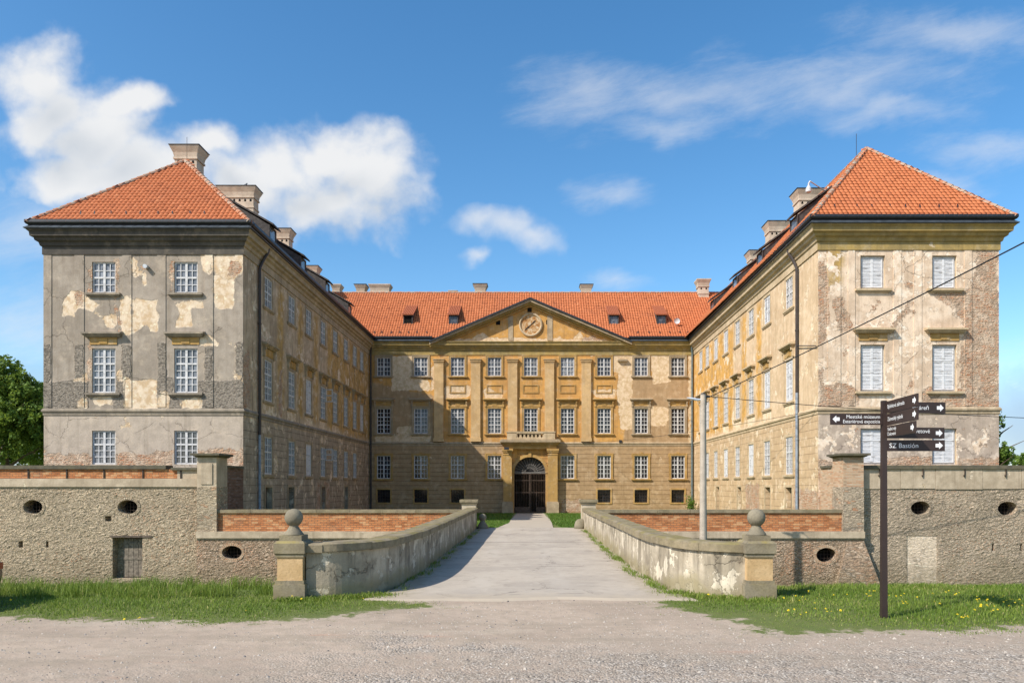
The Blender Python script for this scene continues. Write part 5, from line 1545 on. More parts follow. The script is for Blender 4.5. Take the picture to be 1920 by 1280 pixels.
# dormers
def roof_z_c(y): return ZEL + (zrC - ZEL) * (y - (DB - EO)) / (yrC - (DB - EO))
for (px, open_) in ((765, 1), (850, 0), (1151, 0), (1240, 0)):
    yf = 71.2
    x = (px - VX) * yf / FPX
    zb2 = roof_z_c(yf) - 0.05
    b = MB()
    hw, hh = 0.45, 0.95
    ybk = yf + 1.9
    b.add([(x - hw, yf, zb2), (x - hw, yf, zb2 + hh), (x - hw, ybk, roof_z_c(ybk)), (x + hw, yf, zb2), (x + hw, yf, zb2 + hh), (x + hw, ybk, roof_z_c(ybk))], [(0, 2, 1), (3, 4, 5)])
    b.box(x - hw, x - hw + 0.09, yf - 0.05, yf + 0.06, zb2, zb2 + hh); b.box(x + hw - 0.09, x + hw, yf - 0.05, yf + 0.06, zb2, zb2 + hh)
    b.box(x - hw + 0.09, x + hw - 0.09, yf - 0.05, yf + 0.06, zb2 + hh - 0.1, zb2 + hh); b.box(x - hw + 0.09, x + hw - 0.09, yf - 0.06, yf + 0.06, zb2, zb2 + 0.1)
    dm = b.build('dormer', 'dormer_board', palace)
    b = MB(); b.box(x - hw + 0.09, x + hw - 0.09, yf + 0.02, yf + 0.05, zb2 + 0.1, zb2 + hh - 0.1)
    b.build('pane', 'dark_void' if open_ else 'glass_mid', dm)  # open dormer has no glass, a black sheet stands for its dark inside
    b = MB()
    for k in range(7):
        xa = x - hw - 0.12 + (2 * hw + 0.24) * k / 7; xb = xa + (2 * hw + 0.24) / 7
        b.hexa([(xa, yf - 0.22, zb2 + hh - 0.02), (xb, yf - 0.22, zb2 + hh - 0.02), (xb, ybk + 0.6, roof_z_c(ybk + 0.6) - 0.02), (xa, ybk + 0.6, roof_z_c(ybk + 0.6) - 0.02),
                (xa + 0.02, yf - 0.22, zb2 + hh + 0.09), (xb - 0.02, yf - 0.22, zb2 + hh + 0.09), (xb - 0.02, ybk + 0.6, roof_z_c(ybk + 0.6) + 0.09), (xa + 0.02, ybk + 0.6, roof_z_c(ybk + 0.6) + 0.09)])
    b.build('dormer_roof', 'roof_tile', dm)
def wing_dormer(sgn, yc, xi, apexx, zE, zA):
    xe = xi + sgn * EO
    def rz(x): return zE + (zA - zE) * (x - xe) / (apexx - xe)
    xf = xe + (apexx - xe) * 0.13
    hw, hh = 0.55, 1.0
    zf = rz(xf) - 0.05
    xb = xe + (apexx - xe) * 0.62
    b = MB()
    for s_ in (-1, 1):
        b.add([(xf, yc + s_ * hw, zf), (xf, yc + s_ * hw, zf + hh), (xb, yc + s_ * hw, rz(xb) + 0.02)], [(0, 1, 2)])
        b.box(min(xf, xf + sgn * 0.06), max(xf, xf + sgn * 0.06), yc + s_ * hw - 0.06, yc + s_ * hw + 0.06, zf, zf + hh)
    b.box(min(xf, xf + sgn * 0.06), max(xf, xf + sgn * 0.06), yc - hw + 0.06, yc + hw - 0.06, zf + hh - 0.1, zf + hh)
    dm = b.build('dormer', 'dormer_board', palace)
    b = MB(); b.box(xf - 0.02, xf + 0.02, yc - hw + 0.06, yc + hw - 0.06, zf, zf + hh - 0.1)
    b.build('pane', 'glass_light', dm)
    b = MB(); 
    xo_ = xf + sgn * 0.3
    b.hexa([(xo_, yc - hw - 0.12, zf + hh - 0.05), (xo_, yc + hw + 0.12, zf + hh - 0.05), (xb, yc + hw + 0.12, rz(xb)), (xb, yc - hw - 0.12, rz(xb)),
            (xo_, yc - hw - 0.12, zf + hh + 0.05), (xo_, yc + hw + 0.12, zf + hh + 0.05), (xb, yc + hw + 0.12, rz(xb) + 0.1), (xb, yc - hw - 0.12, rz(xb) + 0.1)])
    b.build('dormer_roof', 'dormer_board', dm)
for yc in (44.6, 50.6, 56.6, 63.6):
    wing_dormer(1, yc, XLi, -20.4, ZEL, 21.25)
for yc in (43.2, 49.6, 55.6, 62.5):
    wing_dormer(-1, yc, XRi + 0.2, 19.68, ZER, 21.75)

# chimneys
def chimney(x, y, ztop, w, d, z0=17.5, holes=True, lid=True, flare=0.22):
    b = MB()
    hw, hd = w / 2, d / 2
    zs = ztop - 1.55
    b.box(x - hw, x + hw, y - hd, y + hd, z0, zs)
    b.box(x - hw - 0.05, x + hw + 0.05, y - hd - 0.05, y + hd + 0.05, zs, zs + 0.12)
    b.box(x - hw + 0.0, x + hw, y - hd, y + hd, zs + 0.12, zs + 0.42)
    b.box(x - hw - 0.07, x + hw + 0.07, y - hd - 0.07, y + hd + 0.07, zs + 0.72, zs + 0.84)
    b.box(x - hw, x + hw, y - hd, y + hd, zs + 0.42, zs + 0.72)
    b.frustum(x, y, zs + 0.84, zs + 1.12, hw + 0.02, hd + 0.02, hw + 0.08, hd + 0.08)
    b.frustum(x, y, zs + 1.12, zs + 1.42, hw + 0.08, hd + 0.08, hw + flare, hd + flare)
    b.box(x - hw - flare, x + hw + flare, y - hd - flare, y + hd + flare, zs + 1.42, zs + 1.50)
    c = b.build('chimney', 'chimney_plaster', palace)
    if lid:
        b = MB(); b.box(x - hw - flare - 0.05, x + hw + flare + 0.05, y - hd - flare - 0.05, y + hd + flare + 0.05, zs + 1.50, zs + 1.55)
        b.build('chimney_lid', 'gutter_metal', c)
    if holes:
        b = MB()
        n = max(2, int(w / 0.34))
        for k in range(n):
            xx = x - hw + w * (k + 0.5) / n
            b.prism([(xx - 0.075, y - hd - 0.004, zs + 0.46), (xx + 0.075, y - hd - 0.004, zs + 0.46), (xx + 0.075, y - hd - 0.004, zs + 0.58), (xx, y - hd - 0.004, zs + 0.66), (xx - 0.075, y - hd - 0.004, zs + 0.58)], (0, 0.2, 0))
        b.build('flue_opening', 'dark_void', c)  # black arched shapes paint the shade of the openings
    return c
def ch_px(px0, px1, pyt, ztop, dep, **k):
    y = (ztop - EYE) * FPX / (VY - pyt)
    xa, xb = (px0 - VX) * y / FPX, (px1 - VX) * y / FPX
    fl = k.get('flare', 0.22)
    chimney((xa + xb) / 2, y + dep / 2 + fl, ztop, (xb - xa) - 2 * fl - 0.1, dep, **k)
ch_px(316, 374, 270, 22.9, 1.0)
ch_px(404, 480, 347, 23.6, 1.0)
ch_px(500, 546, 427, 23.6, 1.0)
ch_px(558, 597, 497, 23.6, 1.0)
ch_px(618, 640, 531, 22.75, 0.9, lid=False); ch_px(663, 687, 532, 22.7, 0.9); ch_px(689, 733, 531, 22.7, 0.9, lid=False)
ch_px(839, 859, 543, 22.1, 0.7, holes=False, lid=False); ch_px(886, 914, 531, 22.7, 0.9); ch_px(1087, 1113, 532, 22.7, 0.9)
ch_px(1306, 1335, 521, 22.85, 1.0, lid=False)
ch_px(1494, 1551, 352, 23.6, 1.2); ch_px(1439, 1485, 413, 23.6, 1.2); ch_px(1404, 1428, 468, 23.6, 1.2)

# snow guards
def guards(F, pxs, py, o, z):
    for px in pxs:
        u = F.uv(px, py)[0]
        b = MB()
        q = F.pt(u, z, o)
        b.box(q.x - 0.10, q.x + 0.10, q.y - 0.02, q.y + 0.02, q.z, q.z + 0.13); b.box(q.x - 0.05, q.x + 0.05, q.y - 0.03, q.y + 0.26, q.z - 0.06, q.z + 0.05); b.box(q.x - 0.03, q.x + 0.03, q.y - 0.05, q.y - 0.02, q.z + 0.03, q.z + 0.24)
        b.build('snow_guard', 'gutter_metal', palace)
guards(FL, [150, 176, 207, 235, 262, 295, 322, 355, 382], 410, -0.1, 16.42)
guards(FR, [1566, 1608, 1636, 1670, 1699, 1726, 1762, 1797], 392, -0.1, 16.5)
guards(FC, [702, 716, 734, 750, 766, 782, 800, 1196, 1217, 1237, 1256, 1275, 1290], 628, 0.0, 16.35)

# downpipes
def downpipe(pts, mm, r=0.075):
    b = MB(); b.tube(pts, r, 8)
    for i in range(len(pts) - 1):
        p, q = Vector(pts[i]), Vector(pts[i + 1])
        L_ = (q - p).length
        if L_ > 4:
            for k in range(1, int(L_ / 2.5)):
                c = p.lerp(q, k / int(L_ / 2.5)); b.tube([c - Vector((0, 0, 0.03)), c + Vector((0, 0, 0.03))], r * 1.3, 8)
    return b.build('downpipe', mm, palace)
for F_, px, sgn in ((FWL, 487, 1), (FWR, 1494, -1)):
    u = F_.uv(px, 700, 0.13)[0]
    zsp = F_.uv(px, 815 if sgn > 0 else 736, 0.13)[1]
    downpipe([F_.pt(u + (0.5 if sgn > 0 else -0.5), 15.7, 0.5), F_.pt(u + (0.45 if sgn > 0 else -0.45), 15.2, 0.42), F_.pt(u + (0.2 if sgn > 0 else -0.2), 14.6, 0.2), F_.pt(u, 14.2, 0.13), F_.pt(u, zsp, 0.13)], 'pipe_dark', 0.085)
    downpipe([F_.pt(u, zsp, 0.13), F_.pt(u, -0.5, 0.13)], 'pipe_blue', 0.08)
downpipe([(XBl + 0.35, DB - 0.4, 15.7), (XBl + 0.2, DB - 0.2, 14.4), (XBl + 0.2, DB - 0.14, 5), (XBl + 0.2, DB - 0.14, -0.5)], 'pipe_dark', 0.085)
downpipe([(XBr - 0.35, DB - 0.4, 15.7), (XBr - 0.2, DB - 0.2, 14.4), (XBr - 0.2, DB - 0.14, 5)], 'pipe_green', 0.085)
downpipe([(XBr - 0.2, DB - 0.14, 5), (XBr - 0.2, DB - 0.14, -0.5)], 'pipe_green', 0.085)
b = MB(); za_ = FWR.uv(1494, 648, 0.13)[1]; ua_ = FWR.uv(1494, 648, 0.13)[0]
ue_, ze_ = FWR.uv(1530, 648, 0.1); b.tube([FWR.pt(ua_, za_, 0.13), FWR.pt(ue_, ze_, 0.10)], 0.03, 6); b.build('wire_bracket', 'gutter_metal', palace)
b = MB(); b.tube([(19.4, 44.4, 21.7), (19.4, 44.4, 23.0)], 0.015, 5); b.build('lightning_rod', 'iron', palace)
b = MB(); b.tube([(-20.5, 44.6, 21.2), (-20.5, 44.6, 22.9)], 0.012, 5); b.build('lightning_rod', 'iron', palace)
# vents and small wall boxes
u, z = FC.uv(1163, 827); b = MB(); b.fbox(FC, u - 0.13, u + 0.13, z - 0.12, z + 0.12, 0.0, 0.16); b.build('floodlight', 'gutter_metal', palace)
u, z = FC.uv(951, 841); b = MB(); b.fbox(FC, u - 0.25, u + 0.2, z - 0.13, z + 0.1, 0.92, 1.14); b.build('floodlight', 'gutter_metal', palace)
u, z = FL.uv(273, 500); b = MB()
b.tube([FL.pt(u + 0.05, z, -0.1), FL.pt(u + 0.08, z - 0.04, 0.25)], 0.11, 10); b.build('flue_pipe', 'galvanised', palace)

# ------------------------------------------------------------------ MOAT AND BASTION WALLS
YC, YB = 36.0, 36.4
def zpx(py, d): return EYE + (VY - py) * d / FPX
def xpx(px, d): return (px - VX) * d / FPX
def oval(cx, cz, hw, hh, n=24):
    return [(cx + hw * math.cos(2 * math.pi * k / n), cz + hh * math.sin(2 * math.pi * k / n)) for k in range(n)]
def holed_face(mb, x0, x1, z0, z1, y, holes, rects=(), m=0, depth=0.7):
    """front sheet at plane y facing -Y with oval holes (cx,cz,hw,hh) and rectangular recesses (x0,x1,z0,z1,depth)"""
    cells = []
    xs = sorted(set([x0, x1] + [v for (cx, cz, hw, hh) in holes for v in (cx - hw * 1.25, cx + hw * 1.25)] + [v for r in rects for v in r[:2]]))
    for a, b2 in zip(xs, xs[1:]):
        hs = [h for h in holes if abs((a + b2) / 2 - h[0]) < h[2] * 1.25]
        rs = [r for r in rects if r[0] < (a + b2) / 2 < r[1]]
        cuts = sorted([(h[1] - h[3] * 1.25, h[1] + h[3] * 1.25) for h in hs] + [(r[2], r[3]) for r in rs])
        z = z0
        for (c0, c1) in cuts + [(z1, z1)]:
            if c0 > z + 1e-4:
                mb.add([(a, y, z), (b2, y, z), (b2, y, c0), (a, y, c0)], [(0, 1, 2, 3)], m)
            z = c1
    for (cx, cz, hw, hh) in holes:
        n = 32
        inner = oval(cx, cz, hw, hh, n)
        outer = []
        for k in range(n):
            a = 2 * math.pi * k / n
            c, s_ = math.cos(a), math.sin(a)
            kx = hw * 1.25 / max(abs(c), 1e-9); kz = hh * 1.25 / max(abs(s_), 1e-9)
            q = min(kx, kz)
            outer.append((cx + c * q, cz + s_ * q))
        V = [(p[0], y, p[1]) for p in inner] + [(p[0], y, p[1]) for p in outer] + [(p[0], y + depth, p[1]) for p in inner]
        Fs = []
        for k in range(n):
            k2 = (k + 1) % n
            Fs.append((k, n + k, n + k2, k2)); Fs.append((k, k2, 2 * n + k2, 2 * n + k))
        mb.add(V, Fs, m)
        for sx in (-1, 1):                      # square corners left by the radial fan
            for sz in (-1, 1):
                X, Z = cx + sx * hw * 1.25, cz + sz * hh * 1.25
                near = sorted(outer, key=lambda p: (p[0] - X) ** 2 + (p[1] - Z) ** 2)[:2]
                mb.add([(X, y, Z), (near[0][0], y, near[0][1]), (near[1][0], y, near[1][1])], [(0, 1, 2)], m)
    for r in rects:
        a, b2, c0, c1, dp = r
        mb.add([(a, y, c0), (b2, y, c0), (b2, y, c1), (a, y, c1), (a, y + dp, c0), (b2, y + dp, c0), (b2, y + dp, c1), (a, y + dp, c1)],
               [(0, 1, 5, 4), (1, 2, 6, 5), (2, 3, 7, 6), (3, 0, 4, 7), (4, 5, 6, 7)], m)
def grate(cx, cz, hw, hh, y, parent):
    b = MB()
    for k in range(1, 6):
        x = cx - hw + 2 * hw * k / 6
        e = hh * math.sqrt(max(0, 1 - ((x - cx) / hw) ** 2)); b.tube([(x, y, cz - e), (x, y, cz + e)], 0.009, 5)
    for k in range(1, 4):
        z = cz - hh + 2 * hh * k / 4
        e = hw * math.sqrt(max(0, 1 - ((z - cz) / hh) ** 2)); b.tube([(cx - e, y + 0.02, z), (cx + e, y + 0.02, z)], 0.009, 5)
    b.build('grate', 'iron', parent)
    b = MB()
    b.prism([(p[0], y + 0.42, p[1]) for p in oval(cx, cz, hw * 0.99, hh * 0.99)], (0, 0.05, 0)); b.build('shade_backing', 'dark_void', parent)  # black plate behind the bars stands for the darkness in the hole
def brick_ring(cx, cz, hw, hh, y, parent, mm):
    b = MB()
    n = 36
    for k in range(n):
        a0_, a1_ = 2 * math.pi * (k + 0.08) / n, 2 * math.pi * (k + 0.92) / n
        f0, f1 = 1.0, 1.0 + 0.14 / hw * random.uniform(0.85, 1.1); g1 = 1.0 + 0.14 / hh * random.uniform(0.85, 1.1)
        o_ = 0.015 + random.uniform(0, 0.02)
        def q(a, fx, fz): return (cx + hw * fx * math.cos(a), cz + hh * fz * math.sin(a))
        pts_ = [q(a0_, 1, 1), q(a1_, 1, 1), q(a1_, f1, g1), q(a0_, f1, g1)]
        b.prism([(p[0], y - o_, p[1]) for p in pts_], (0, o_ + 0.02, 0))
    b.build('brick_ring', mm, parent)
ZB = -3.1
# left bastion
bl = thing('bastion_wall', (-27, YB, ZB), 'warm grey rubble bastion wall with a brick parapet and a wooden door, below the grey tower', 'bastion wall')
xr = xpx(369, YB) + 0.15
mb = MB()
hl = [(xpx(62, YB), zpx(950, YB), 0.47, 0.34), (xpx(239.5, YB), zpx(950, YB), 0.49, 0.34)]
dr_ = (xpx(211, YB), xpx(267, YB), zpx(1084, YB), zpx(1007, YB), 0.5)
rects = [dr_, (xpx(197, YB), xpx(209, YB), zpx(977, YB), zpx(967, YB), 0.3), (xpx(35, YB), xpx(43, YB), zpx(1026, YB), zpx(1014, YB), 0.3), (xpx(86, YB), xpx(91, YB), zpx(1026, YB), zpx(1014, YB), 0.3)]
rects = [r for r in rects]
zb0, zb1, zp0, zp1, zcp = zpx(912, YB), zpx(897, YB), zpx(896, YB), zpx(879, YB), zpx(872, YB)
# split the sheet so no recess shares a column with a hole
def grid_face(mb, x0, x1, z0, z1, y, holes, rects):
    """general version: cut the sheet into vertical strips around every feature"""
    feats = [(cx - hw * 1.25, cx + hw * 1.25, cz - hh * 1.25, cz + hh * 1.25, ('h', (cx, cz, hw, hh))) for (cx, cz, hw, hh) in holes] + [(r[0], r[1], r[2], r[3], ('r', r)) for r in rects]
    xs = sorted(set([x0, x1] + [v for v in (-26.5, 26.5) if x0 < v < x1] + [v for f in feats for v in f[:2]]))
    zs = sorted(set([z0, z1] + [v for f in feats for v in f[2:4]]))
    for a, b2 in zip(xs, xs[1:]):
        for c, d in zip(zs, zs[1:]):
            mx_, mz_ = (a + b2) / 2, (c + d) / 2
            if any(f[0] < mx_ < f[1] and f[2] < mz_ < f[3] for f in feats): continue
            if b2 < -26.3 or a > 26.3:
                mb.add([(a, y, c), (b2, y, c), (b2, y, d), (a, y, d)], [(0, 1, 2, 3)]); continue
            n1_, n2_ = max(1, int((b2 - a) / 0.055)), max(1, int((d - c) / 0.045))
            V = []
            for jz in range(n2_ + 1):
                for ix in range(n1_ + 1):
                    X, Z = a + (b2 - a) * ix / n1_, c + (d - c) * jz / n2_
                    q2 = mnoise.noise((X * 9.0, Z * 14.0, 5.1)); q3 = mnoise.noise((X * 0.8, Z * 0.9, 9.0))
                    wx_ = 0.25 * mnoise.noise((X * 2.3, Z * 2.3, 3.0))
                    ds_, ps_ = mnoise.voronoi((X * 4.4 + wx_, Z * 10.5 + wx_ * 2, 2.0))
                    st_h = mnoise.cell((ps_[0][0] * 7.1, ps_[0][1] * 7.1, ps_[0][2] * 7.1))
                    dd_ = 0.010 + 0.032 * min(1.0, (ds_[1] - ds_[0]) / 0.30) * (0.55 + 0.45 * st_h) + 0.014 * q2 + 0.02 * q3
                    k_ = 1.0
                    for f in feats:
                        ddx = max(f[0] - X, X - f[1], 0); ddz = max(f[2] - Z, Z - f[3], 0)
                        k_ = min(k_, math.hypot(ddx, ddz) / 0.08)
                    V.append((X, y - max(0.0, dd_) * min(1.0, k_), Z))
            w_ = n1_ + 1
            mb.add(V, [(jz * w_ + ix, jz * w_ + ix + 1, (jz + 1) * w_ + ix + 1, (jz + 1) * w_ + ix) for jz in range(n2_) for ix in range(n1_)])
    for f in feats:
        if f[4][0] == 'h':
            h = f[4][1]
            holed_face(mb, f[0], f[1], f[2], f[3], y, [h])
        else:
            holed_face(mb, f[0], f[1], f[2], f[3], y, [], [f[4][1]])
grid_face(mb, -42, xr, ZB, zb0, YB, hl, rects)
mb.box(-42, xr, YB + 0.75, YB + 1.2, ZB, zb0)
mb.build('masonry', 'rubble_warm', bl)
for h in hl:
    grate(*h, YB + 0.25, bl); brick_ring(*h, YB, bl, 'rubble_warm')
b = MB(); b.box(-42, xr, YB - 0.10, YB + 0.8, zb0, zb1); b.box(-42, xr, YB - 0.05, YB + 0.8, zb0 - 0.06, zb0); b.build('band', 'band_render', bl)
xe_ = xpx(352, YB); xe2 = xpx(332, YB)
b = MB(); b.box(-42, xe2, YB + 0.02, YB + 0.6, zb1, zp1); b.build('parapet', 'brick_orange', bl)
b = MB(); b.box(xe2, xr, YB + 0.02, YB + 0.6, zb1, zp1 - 0.05); b.build('parapet', 'band_render', bl)
b = MB(); b.box(-42, xpx(312, YB), YB - 0.08, YB + 0.68, zp1, zcp); b.box(xpx(322, YB), xr, YB - 0.1, YB + 0.68, zp1 - 0.05, zp1 + 0.07); b.build('coping', 'coping_dark', bl)
b = MB()
xs_ = (dr_[0], dr_[1])
b.box(xs_[0] + 0.36, xs_[1] - 0.02, YB + 0.34, YB + 0.40, dr_[2] + 0.02, dr_[3] - 0.06)
for k in range(4):
    xa = xs_[0] + 0.40 + k * 0.235; b.box(xa, xa + 0.215, YB + 0.315, YB + 0.34, dr_[2] + 0.06, dr_[3] - 0.1)
b.box(xs_[0] + 0.36, xs_[1] - 0.02, YB + 0.29, YB + 0.315, dr_[2] + 0.9, dr_[2] + 1.02); b.box(xs_[0] + 0.36, xs_[1] - 0.02, YB + 0.29, YB + 0.315, dr_[3] - 0.35, dr_[3] - 0.24)
dd = b.build('door', 'door_wood', bl)
b = MB(); b.box(xs_[0] - 0.08, xs_[1] + 0.5, YB - 0.06, YB + 0.3, dr_[3], dr_[3] + 0.09); b.build('lintel', 'old_wood', dd)
b = MB()
for px in (53, 125, 195, 268, 339):
    x = xpx(px, YB); b.box(x - 0.03, x + 0.03, YB - 0.02, YB + 0.02, zp0 - 0.1, zp1)
b.build('iron_hook', 'iron', bl)
# right bastion
br_ = thing('bastion_wall', (27, YB, ZB), 'grey rubble bastion wall with beige rendered parapet and a blocked doorway, below the beige tower', 'bastion wall')
xl = xpx(1622, YB) - 0.35
YR = YB
hr = [(xpx(1726, YR), zpx(952, YR), 0.48, 0.33), (xpx(1889, YR), zpx(953, YR), 0.48, 0.34)]
blk = (xpx(1701, YR), xpx(1757, YR), zpx(1097, YR), zpx(1004, YR), 0.06)
rects = [blk, (xpx(1860, YR), xpx(1864, YR), zpx(1032, YR), zpx(1019, YR), 0.3), (xpx(1913, YR), xpx(1917, YR), zpx(1032, YR), zpx(1019, YR), 0.3), (xpx(1884, YR), xpx(1892, YR), zpx(1104, YR), zpx(1098, YR), 0.3)]
mb = MB(); grid_face(mb, xl, 42, ZB, zpx(915, YR), YR, hr, rects); mb.box(xl, 42, YR + 0.75, YR + 1.2, ZB, zpx(915, YR))
mb.build('masonry', 'rubble_grey', br_)
for h in hr:
    grate(*h, YR + 0.25, br_); brick_ring(*h, YR, br_, 'rubble_grey')
b = MB(); b.box(blk[0] + 0.01, blk[1] - 0.01, YR + 0.02, YR + 0.055, blk[2], blk[3] - 0.01); b.build('blocked_doorway', 'rubble_light', br_)
zr0, zr1, zr2 = zpx(916, YR), zpx(879, YR), zpx(872, YR)
b = MB()
x = xl
k = 0
while x < 42:
    w_ = (2.05, 1.7, 2.3, 1.9)[k % 4]; b.box(x, min(42, x + w_ - 0.02), YR - 0.06 - 0.008 * (k % 3), YR + 0.6, zr0 + 0.02 * math.sin(k * 2.1), zr1); x += w_; k += 1
b.build('parapet', 'band_render', br_)
b = MB(); b.box(xl, 42, YR - 0.14, YR + 0.68, zr1, zr2); b.build('coping', 'coping_dark', br_)
b = MB()
for px in (1648, 1729, 1807, 1884):
    x = xpx(px, YR); b.tube([(x, YR - 0.1, zr1), (x, YR - 0.1, zr1 - 0.28), (x - 0.05, YR - 0.13, zr1 - 0.36), (x - 0.09, YR - 0.14, zr1 - 0.30)], 0.028, 6)
b.build('iron_hook', 'iron', br_)

# moat curtain walls with brick parapets
def curtain(sgn, x_end, x_pier_in, x_pier_out, label, mm, hole, pier_brick):
    xa, xb = (x_pier_out, x_end) if sgn < 0 else (x_end, x_pier_out)
    root = thing('moat_wall', ((xa + xb) / 2, YC, ZB), label, 'moat wall')
    ztb, zbb = zpx(996, YC), zpx(1008, YC)
    mb = MB(); grid_face(mb, xa, xb, ZB, zbb, YC, [hole], [])
    xo = x_pier_out
    mb.add([(xo, YC, ZB), (xo, YC, zbb), (xo, YC + 1.0, zbb), (xo, YC + 1.0, ZB)], [(0, 1, 2, 3)])
    # battered foot by the bastion
    if sgn > 0:
        x0_, x1_ = xo - 1.6, xo
        mb.hexa([(x0_, YC - 0.5, ZB), (x1_ + 0.75, YC - 0.5, ZB), (x1_ + 0.75, YC + 0.3, ZB), (x0_, YC + 0.3, ZB), (x0_ + 0.8, YC - 0.01, -0.6), (x1_, YC - 0.01, -0.6), (x1_, YC + 0.3, -0.6), (x0_ + 0.8, YC + 0.3, -0.6)])
    mb.build('masonry', mm, root)
    grate(*hole, YC + 0.25, root); brick_ring(*hole, YC, root, 'brick_pale')
    b = MB(); b.box(xa, xb + 0.0, YC - 0.12, YC + 0.7, zbb, ztb); b.box(xa, xb, YC - 0.06, YC + 0.7, zbb - 0.06, zbb); b.build('band', 'band_render', root)
    pa, pb = (x_pier_in, x_end) if sgn < 0 else (x_end, x_pier_in)
    zct, zcb = zpx(955, YC + 0.2), zpx(961, YC + 0.2)
    b = MB(); b.box(pa, pb, YC + 0.18, YC + 0.62, ztb, zcb); b.build('parapet', 'brick_orange', root)
    b = MB()
    x = pa
    while x < pb - 0.05:
        x2 = min(pb, x + 1.6); b.box(x + 0.006, x2 - 0.006, YC + 0.10, YC + 0.70, zcb, zct); x = x2
    b.build('coping', 'coping_stone', root)
    # corner pier
    qa, qb = min(x_pier_in, x_pier_out), max(x_pier_in, x_pier_out)
    z1_, z2_ = zpx(912, YC), zpx(857, YC)
    b = MB(); b.box(qa, qb, YC, YC + 1.3, ztb, z1_); pr = b.build('pier', 'rubble_grey' if sgn > 0 else 'rubble_warm', root)
    b = MB(); b.box(qa + 0.01, qb - 0.01, YC + 0.01, YC + 1.3, z1_, z2_)
    if not pier_brick:
        b.box(qa + 0.2, qb - 0.2, YC - 0.03, YC + 0.1, z1_ + 0.12, z2_ - 0.3)
    b.build('pier_head', 'brick_pale' if pier_brick else 'band_render', pr)
    b = MB(); b.frustum((qa + qb) / 2, YC + 0.65, z2_, z2_ + 0.09, (qb - qa) / 2 + 0.02, 0.68, (qb - qa) / 2 + 0.16, 0.82); b.box(qa - 0.22, qb + 0.22, YC - 0.24, YC + 1.5, z2_ + 0.09, z2_ + 0.19); b.build('pier_cap', 'coping_dark', pr)
    return root
xpl_in, xpl_out = xpx(406, YC), xpx(369, YC)
curtain(-1, -2.95, xpl_in, xpl_out, 'moat wall with orange brick parapet left of the bridge, ending at a rendered pier', 'rubble_mixed', (xpx(435, YC), zpx(1035, YC), 0.48, 0.32), False)
xpr_in, xpr_out = xpx(1581, YC), xpx(1620, YC)
curtain(1, 2.95, xpr_in, xpr_out, 'moat wall with orange brick parapet right of the bridge, ending at a brick-topped pier', 'rubble_mixed', (xpx(1549, YC), zpx(1040, YC), 0.48, 0.35), True)
# return walls between pier and tower
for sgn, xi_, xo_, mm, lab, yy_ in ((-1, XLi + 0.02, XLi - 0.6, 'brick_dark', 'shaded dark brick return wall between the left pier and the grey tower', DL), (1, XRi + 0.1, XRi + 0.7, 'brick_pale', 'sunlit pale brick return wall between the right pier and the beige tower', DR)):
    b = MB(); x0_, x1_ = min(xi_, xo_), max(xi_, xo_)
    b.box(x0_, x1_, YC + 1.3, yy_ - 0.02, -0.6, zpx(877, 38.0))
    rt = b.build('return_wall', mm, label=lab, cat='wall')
    b = MB(); b.box(x0_ - 0.08, x1_ + 0.08, YC + 1.3, yy_ - 0.16, zpx(877, 38.0), zpx(877, 38.0) + 0.12); b.build('coping', 'coping_dark', rt)

# ------------------------------------------------------------------ BRIDGE PARAPETS
def parapet(sgn, label):
    pl = [(-2.62, 36.4), (-2.62, 30), (-2.62, 24), (-2.64, 19), (-2.68, 17.3), (-2.78, 16.0), (-2.95, 15.1), (-3.22, 14.46), (-3.66, 14.04), (-4.17, 13.91)]
    def cr(p0, p1, p2, p3, k):
        return tuple(0.5 * (2 * b_ + (c_2 - a_) * k + (2 * a_ - 5 * b_ + 4 * c_2 - d_) * k * k + (3 * b_ - a_ - 3 * c_2 + d_) * k ** 3) for a_, b_, c_2, d_ in zip(p0, p1, p2, p3))
    pp_ = [pl[0]] + pl + [pl[-1]]
    pl = pl[:3] + [cr(pp_[i_], pp_[i_ + 1], pp_[i_ + 2], pp_[i_ + 3], k_ / 5) for i_ in range(3, len(pl) - 1) for k_ in range(5)] + [pl[-1]]
    if sgn > 0:
        pl = [(-x, y) for x, y in pl][::-1]
    # sweep: outward = right of travel; the roadway face is on the left of the left wall's travel, so use offsets across the path
    root = thing('bridge_parapet', (pl[0][0], 25, 0), label, 'parapet')
    s_ = 1
    zc0, zc1 = 0.86, 1.03
    WP = [(-0.02, -3.2), (0.40, -3.2), (0.40, zc0), (-0.02, zc0)]
    CP = [(-0.09, zc0 + 0.002), (0.47, zc0 + 0.002), (0.47, zc1 - 0.03), (0.40, zc1), (0.0, zc1), (-0.09, zc1 - 0.03)]
    path = pl if sgn > 0 else pl
    # travel for the left wall goes towards the viewer: right of travel is -x (outside)
    sweep('render_wall', path, WP, 'parapet_render', root)
    # coping stones, one mesh
    b = MB()
    pts2 = []
    P_ = [Vector(p) for p in path]
    # resample at ~1.0 m, keep short joints
    acc = [P_[0]]
    for a, c in zip(P_, P_[1:]):
        n = max(1, int(round((c - a).length / 1.1)))
        acc += [a.lerp(c, k / n) for k in range(1, n + 1)]
    run = 9.0
    for k in range(len(acc) - 1):
        if run > 0.95:
            run = 0.0
            jz, jo = random.uniform(-0.010, 0.010), random.uniform(-0.010, 0.010)
        run += (acc[k + 1] - acc[k]).length
        sweep('x', acc, [(o + jo, z + jz) for o, z in CP], None, None, seg=(k, k + 1), mb=b)
    b.build('coping', 'coping_stone', root)
    return root
parapet(-1, 'rendered bridge parapet left of the roadway, its inner face in shade')
parapet(1, 'rendered bridge parapet right of the roadway, its inner face sunlit and stained')

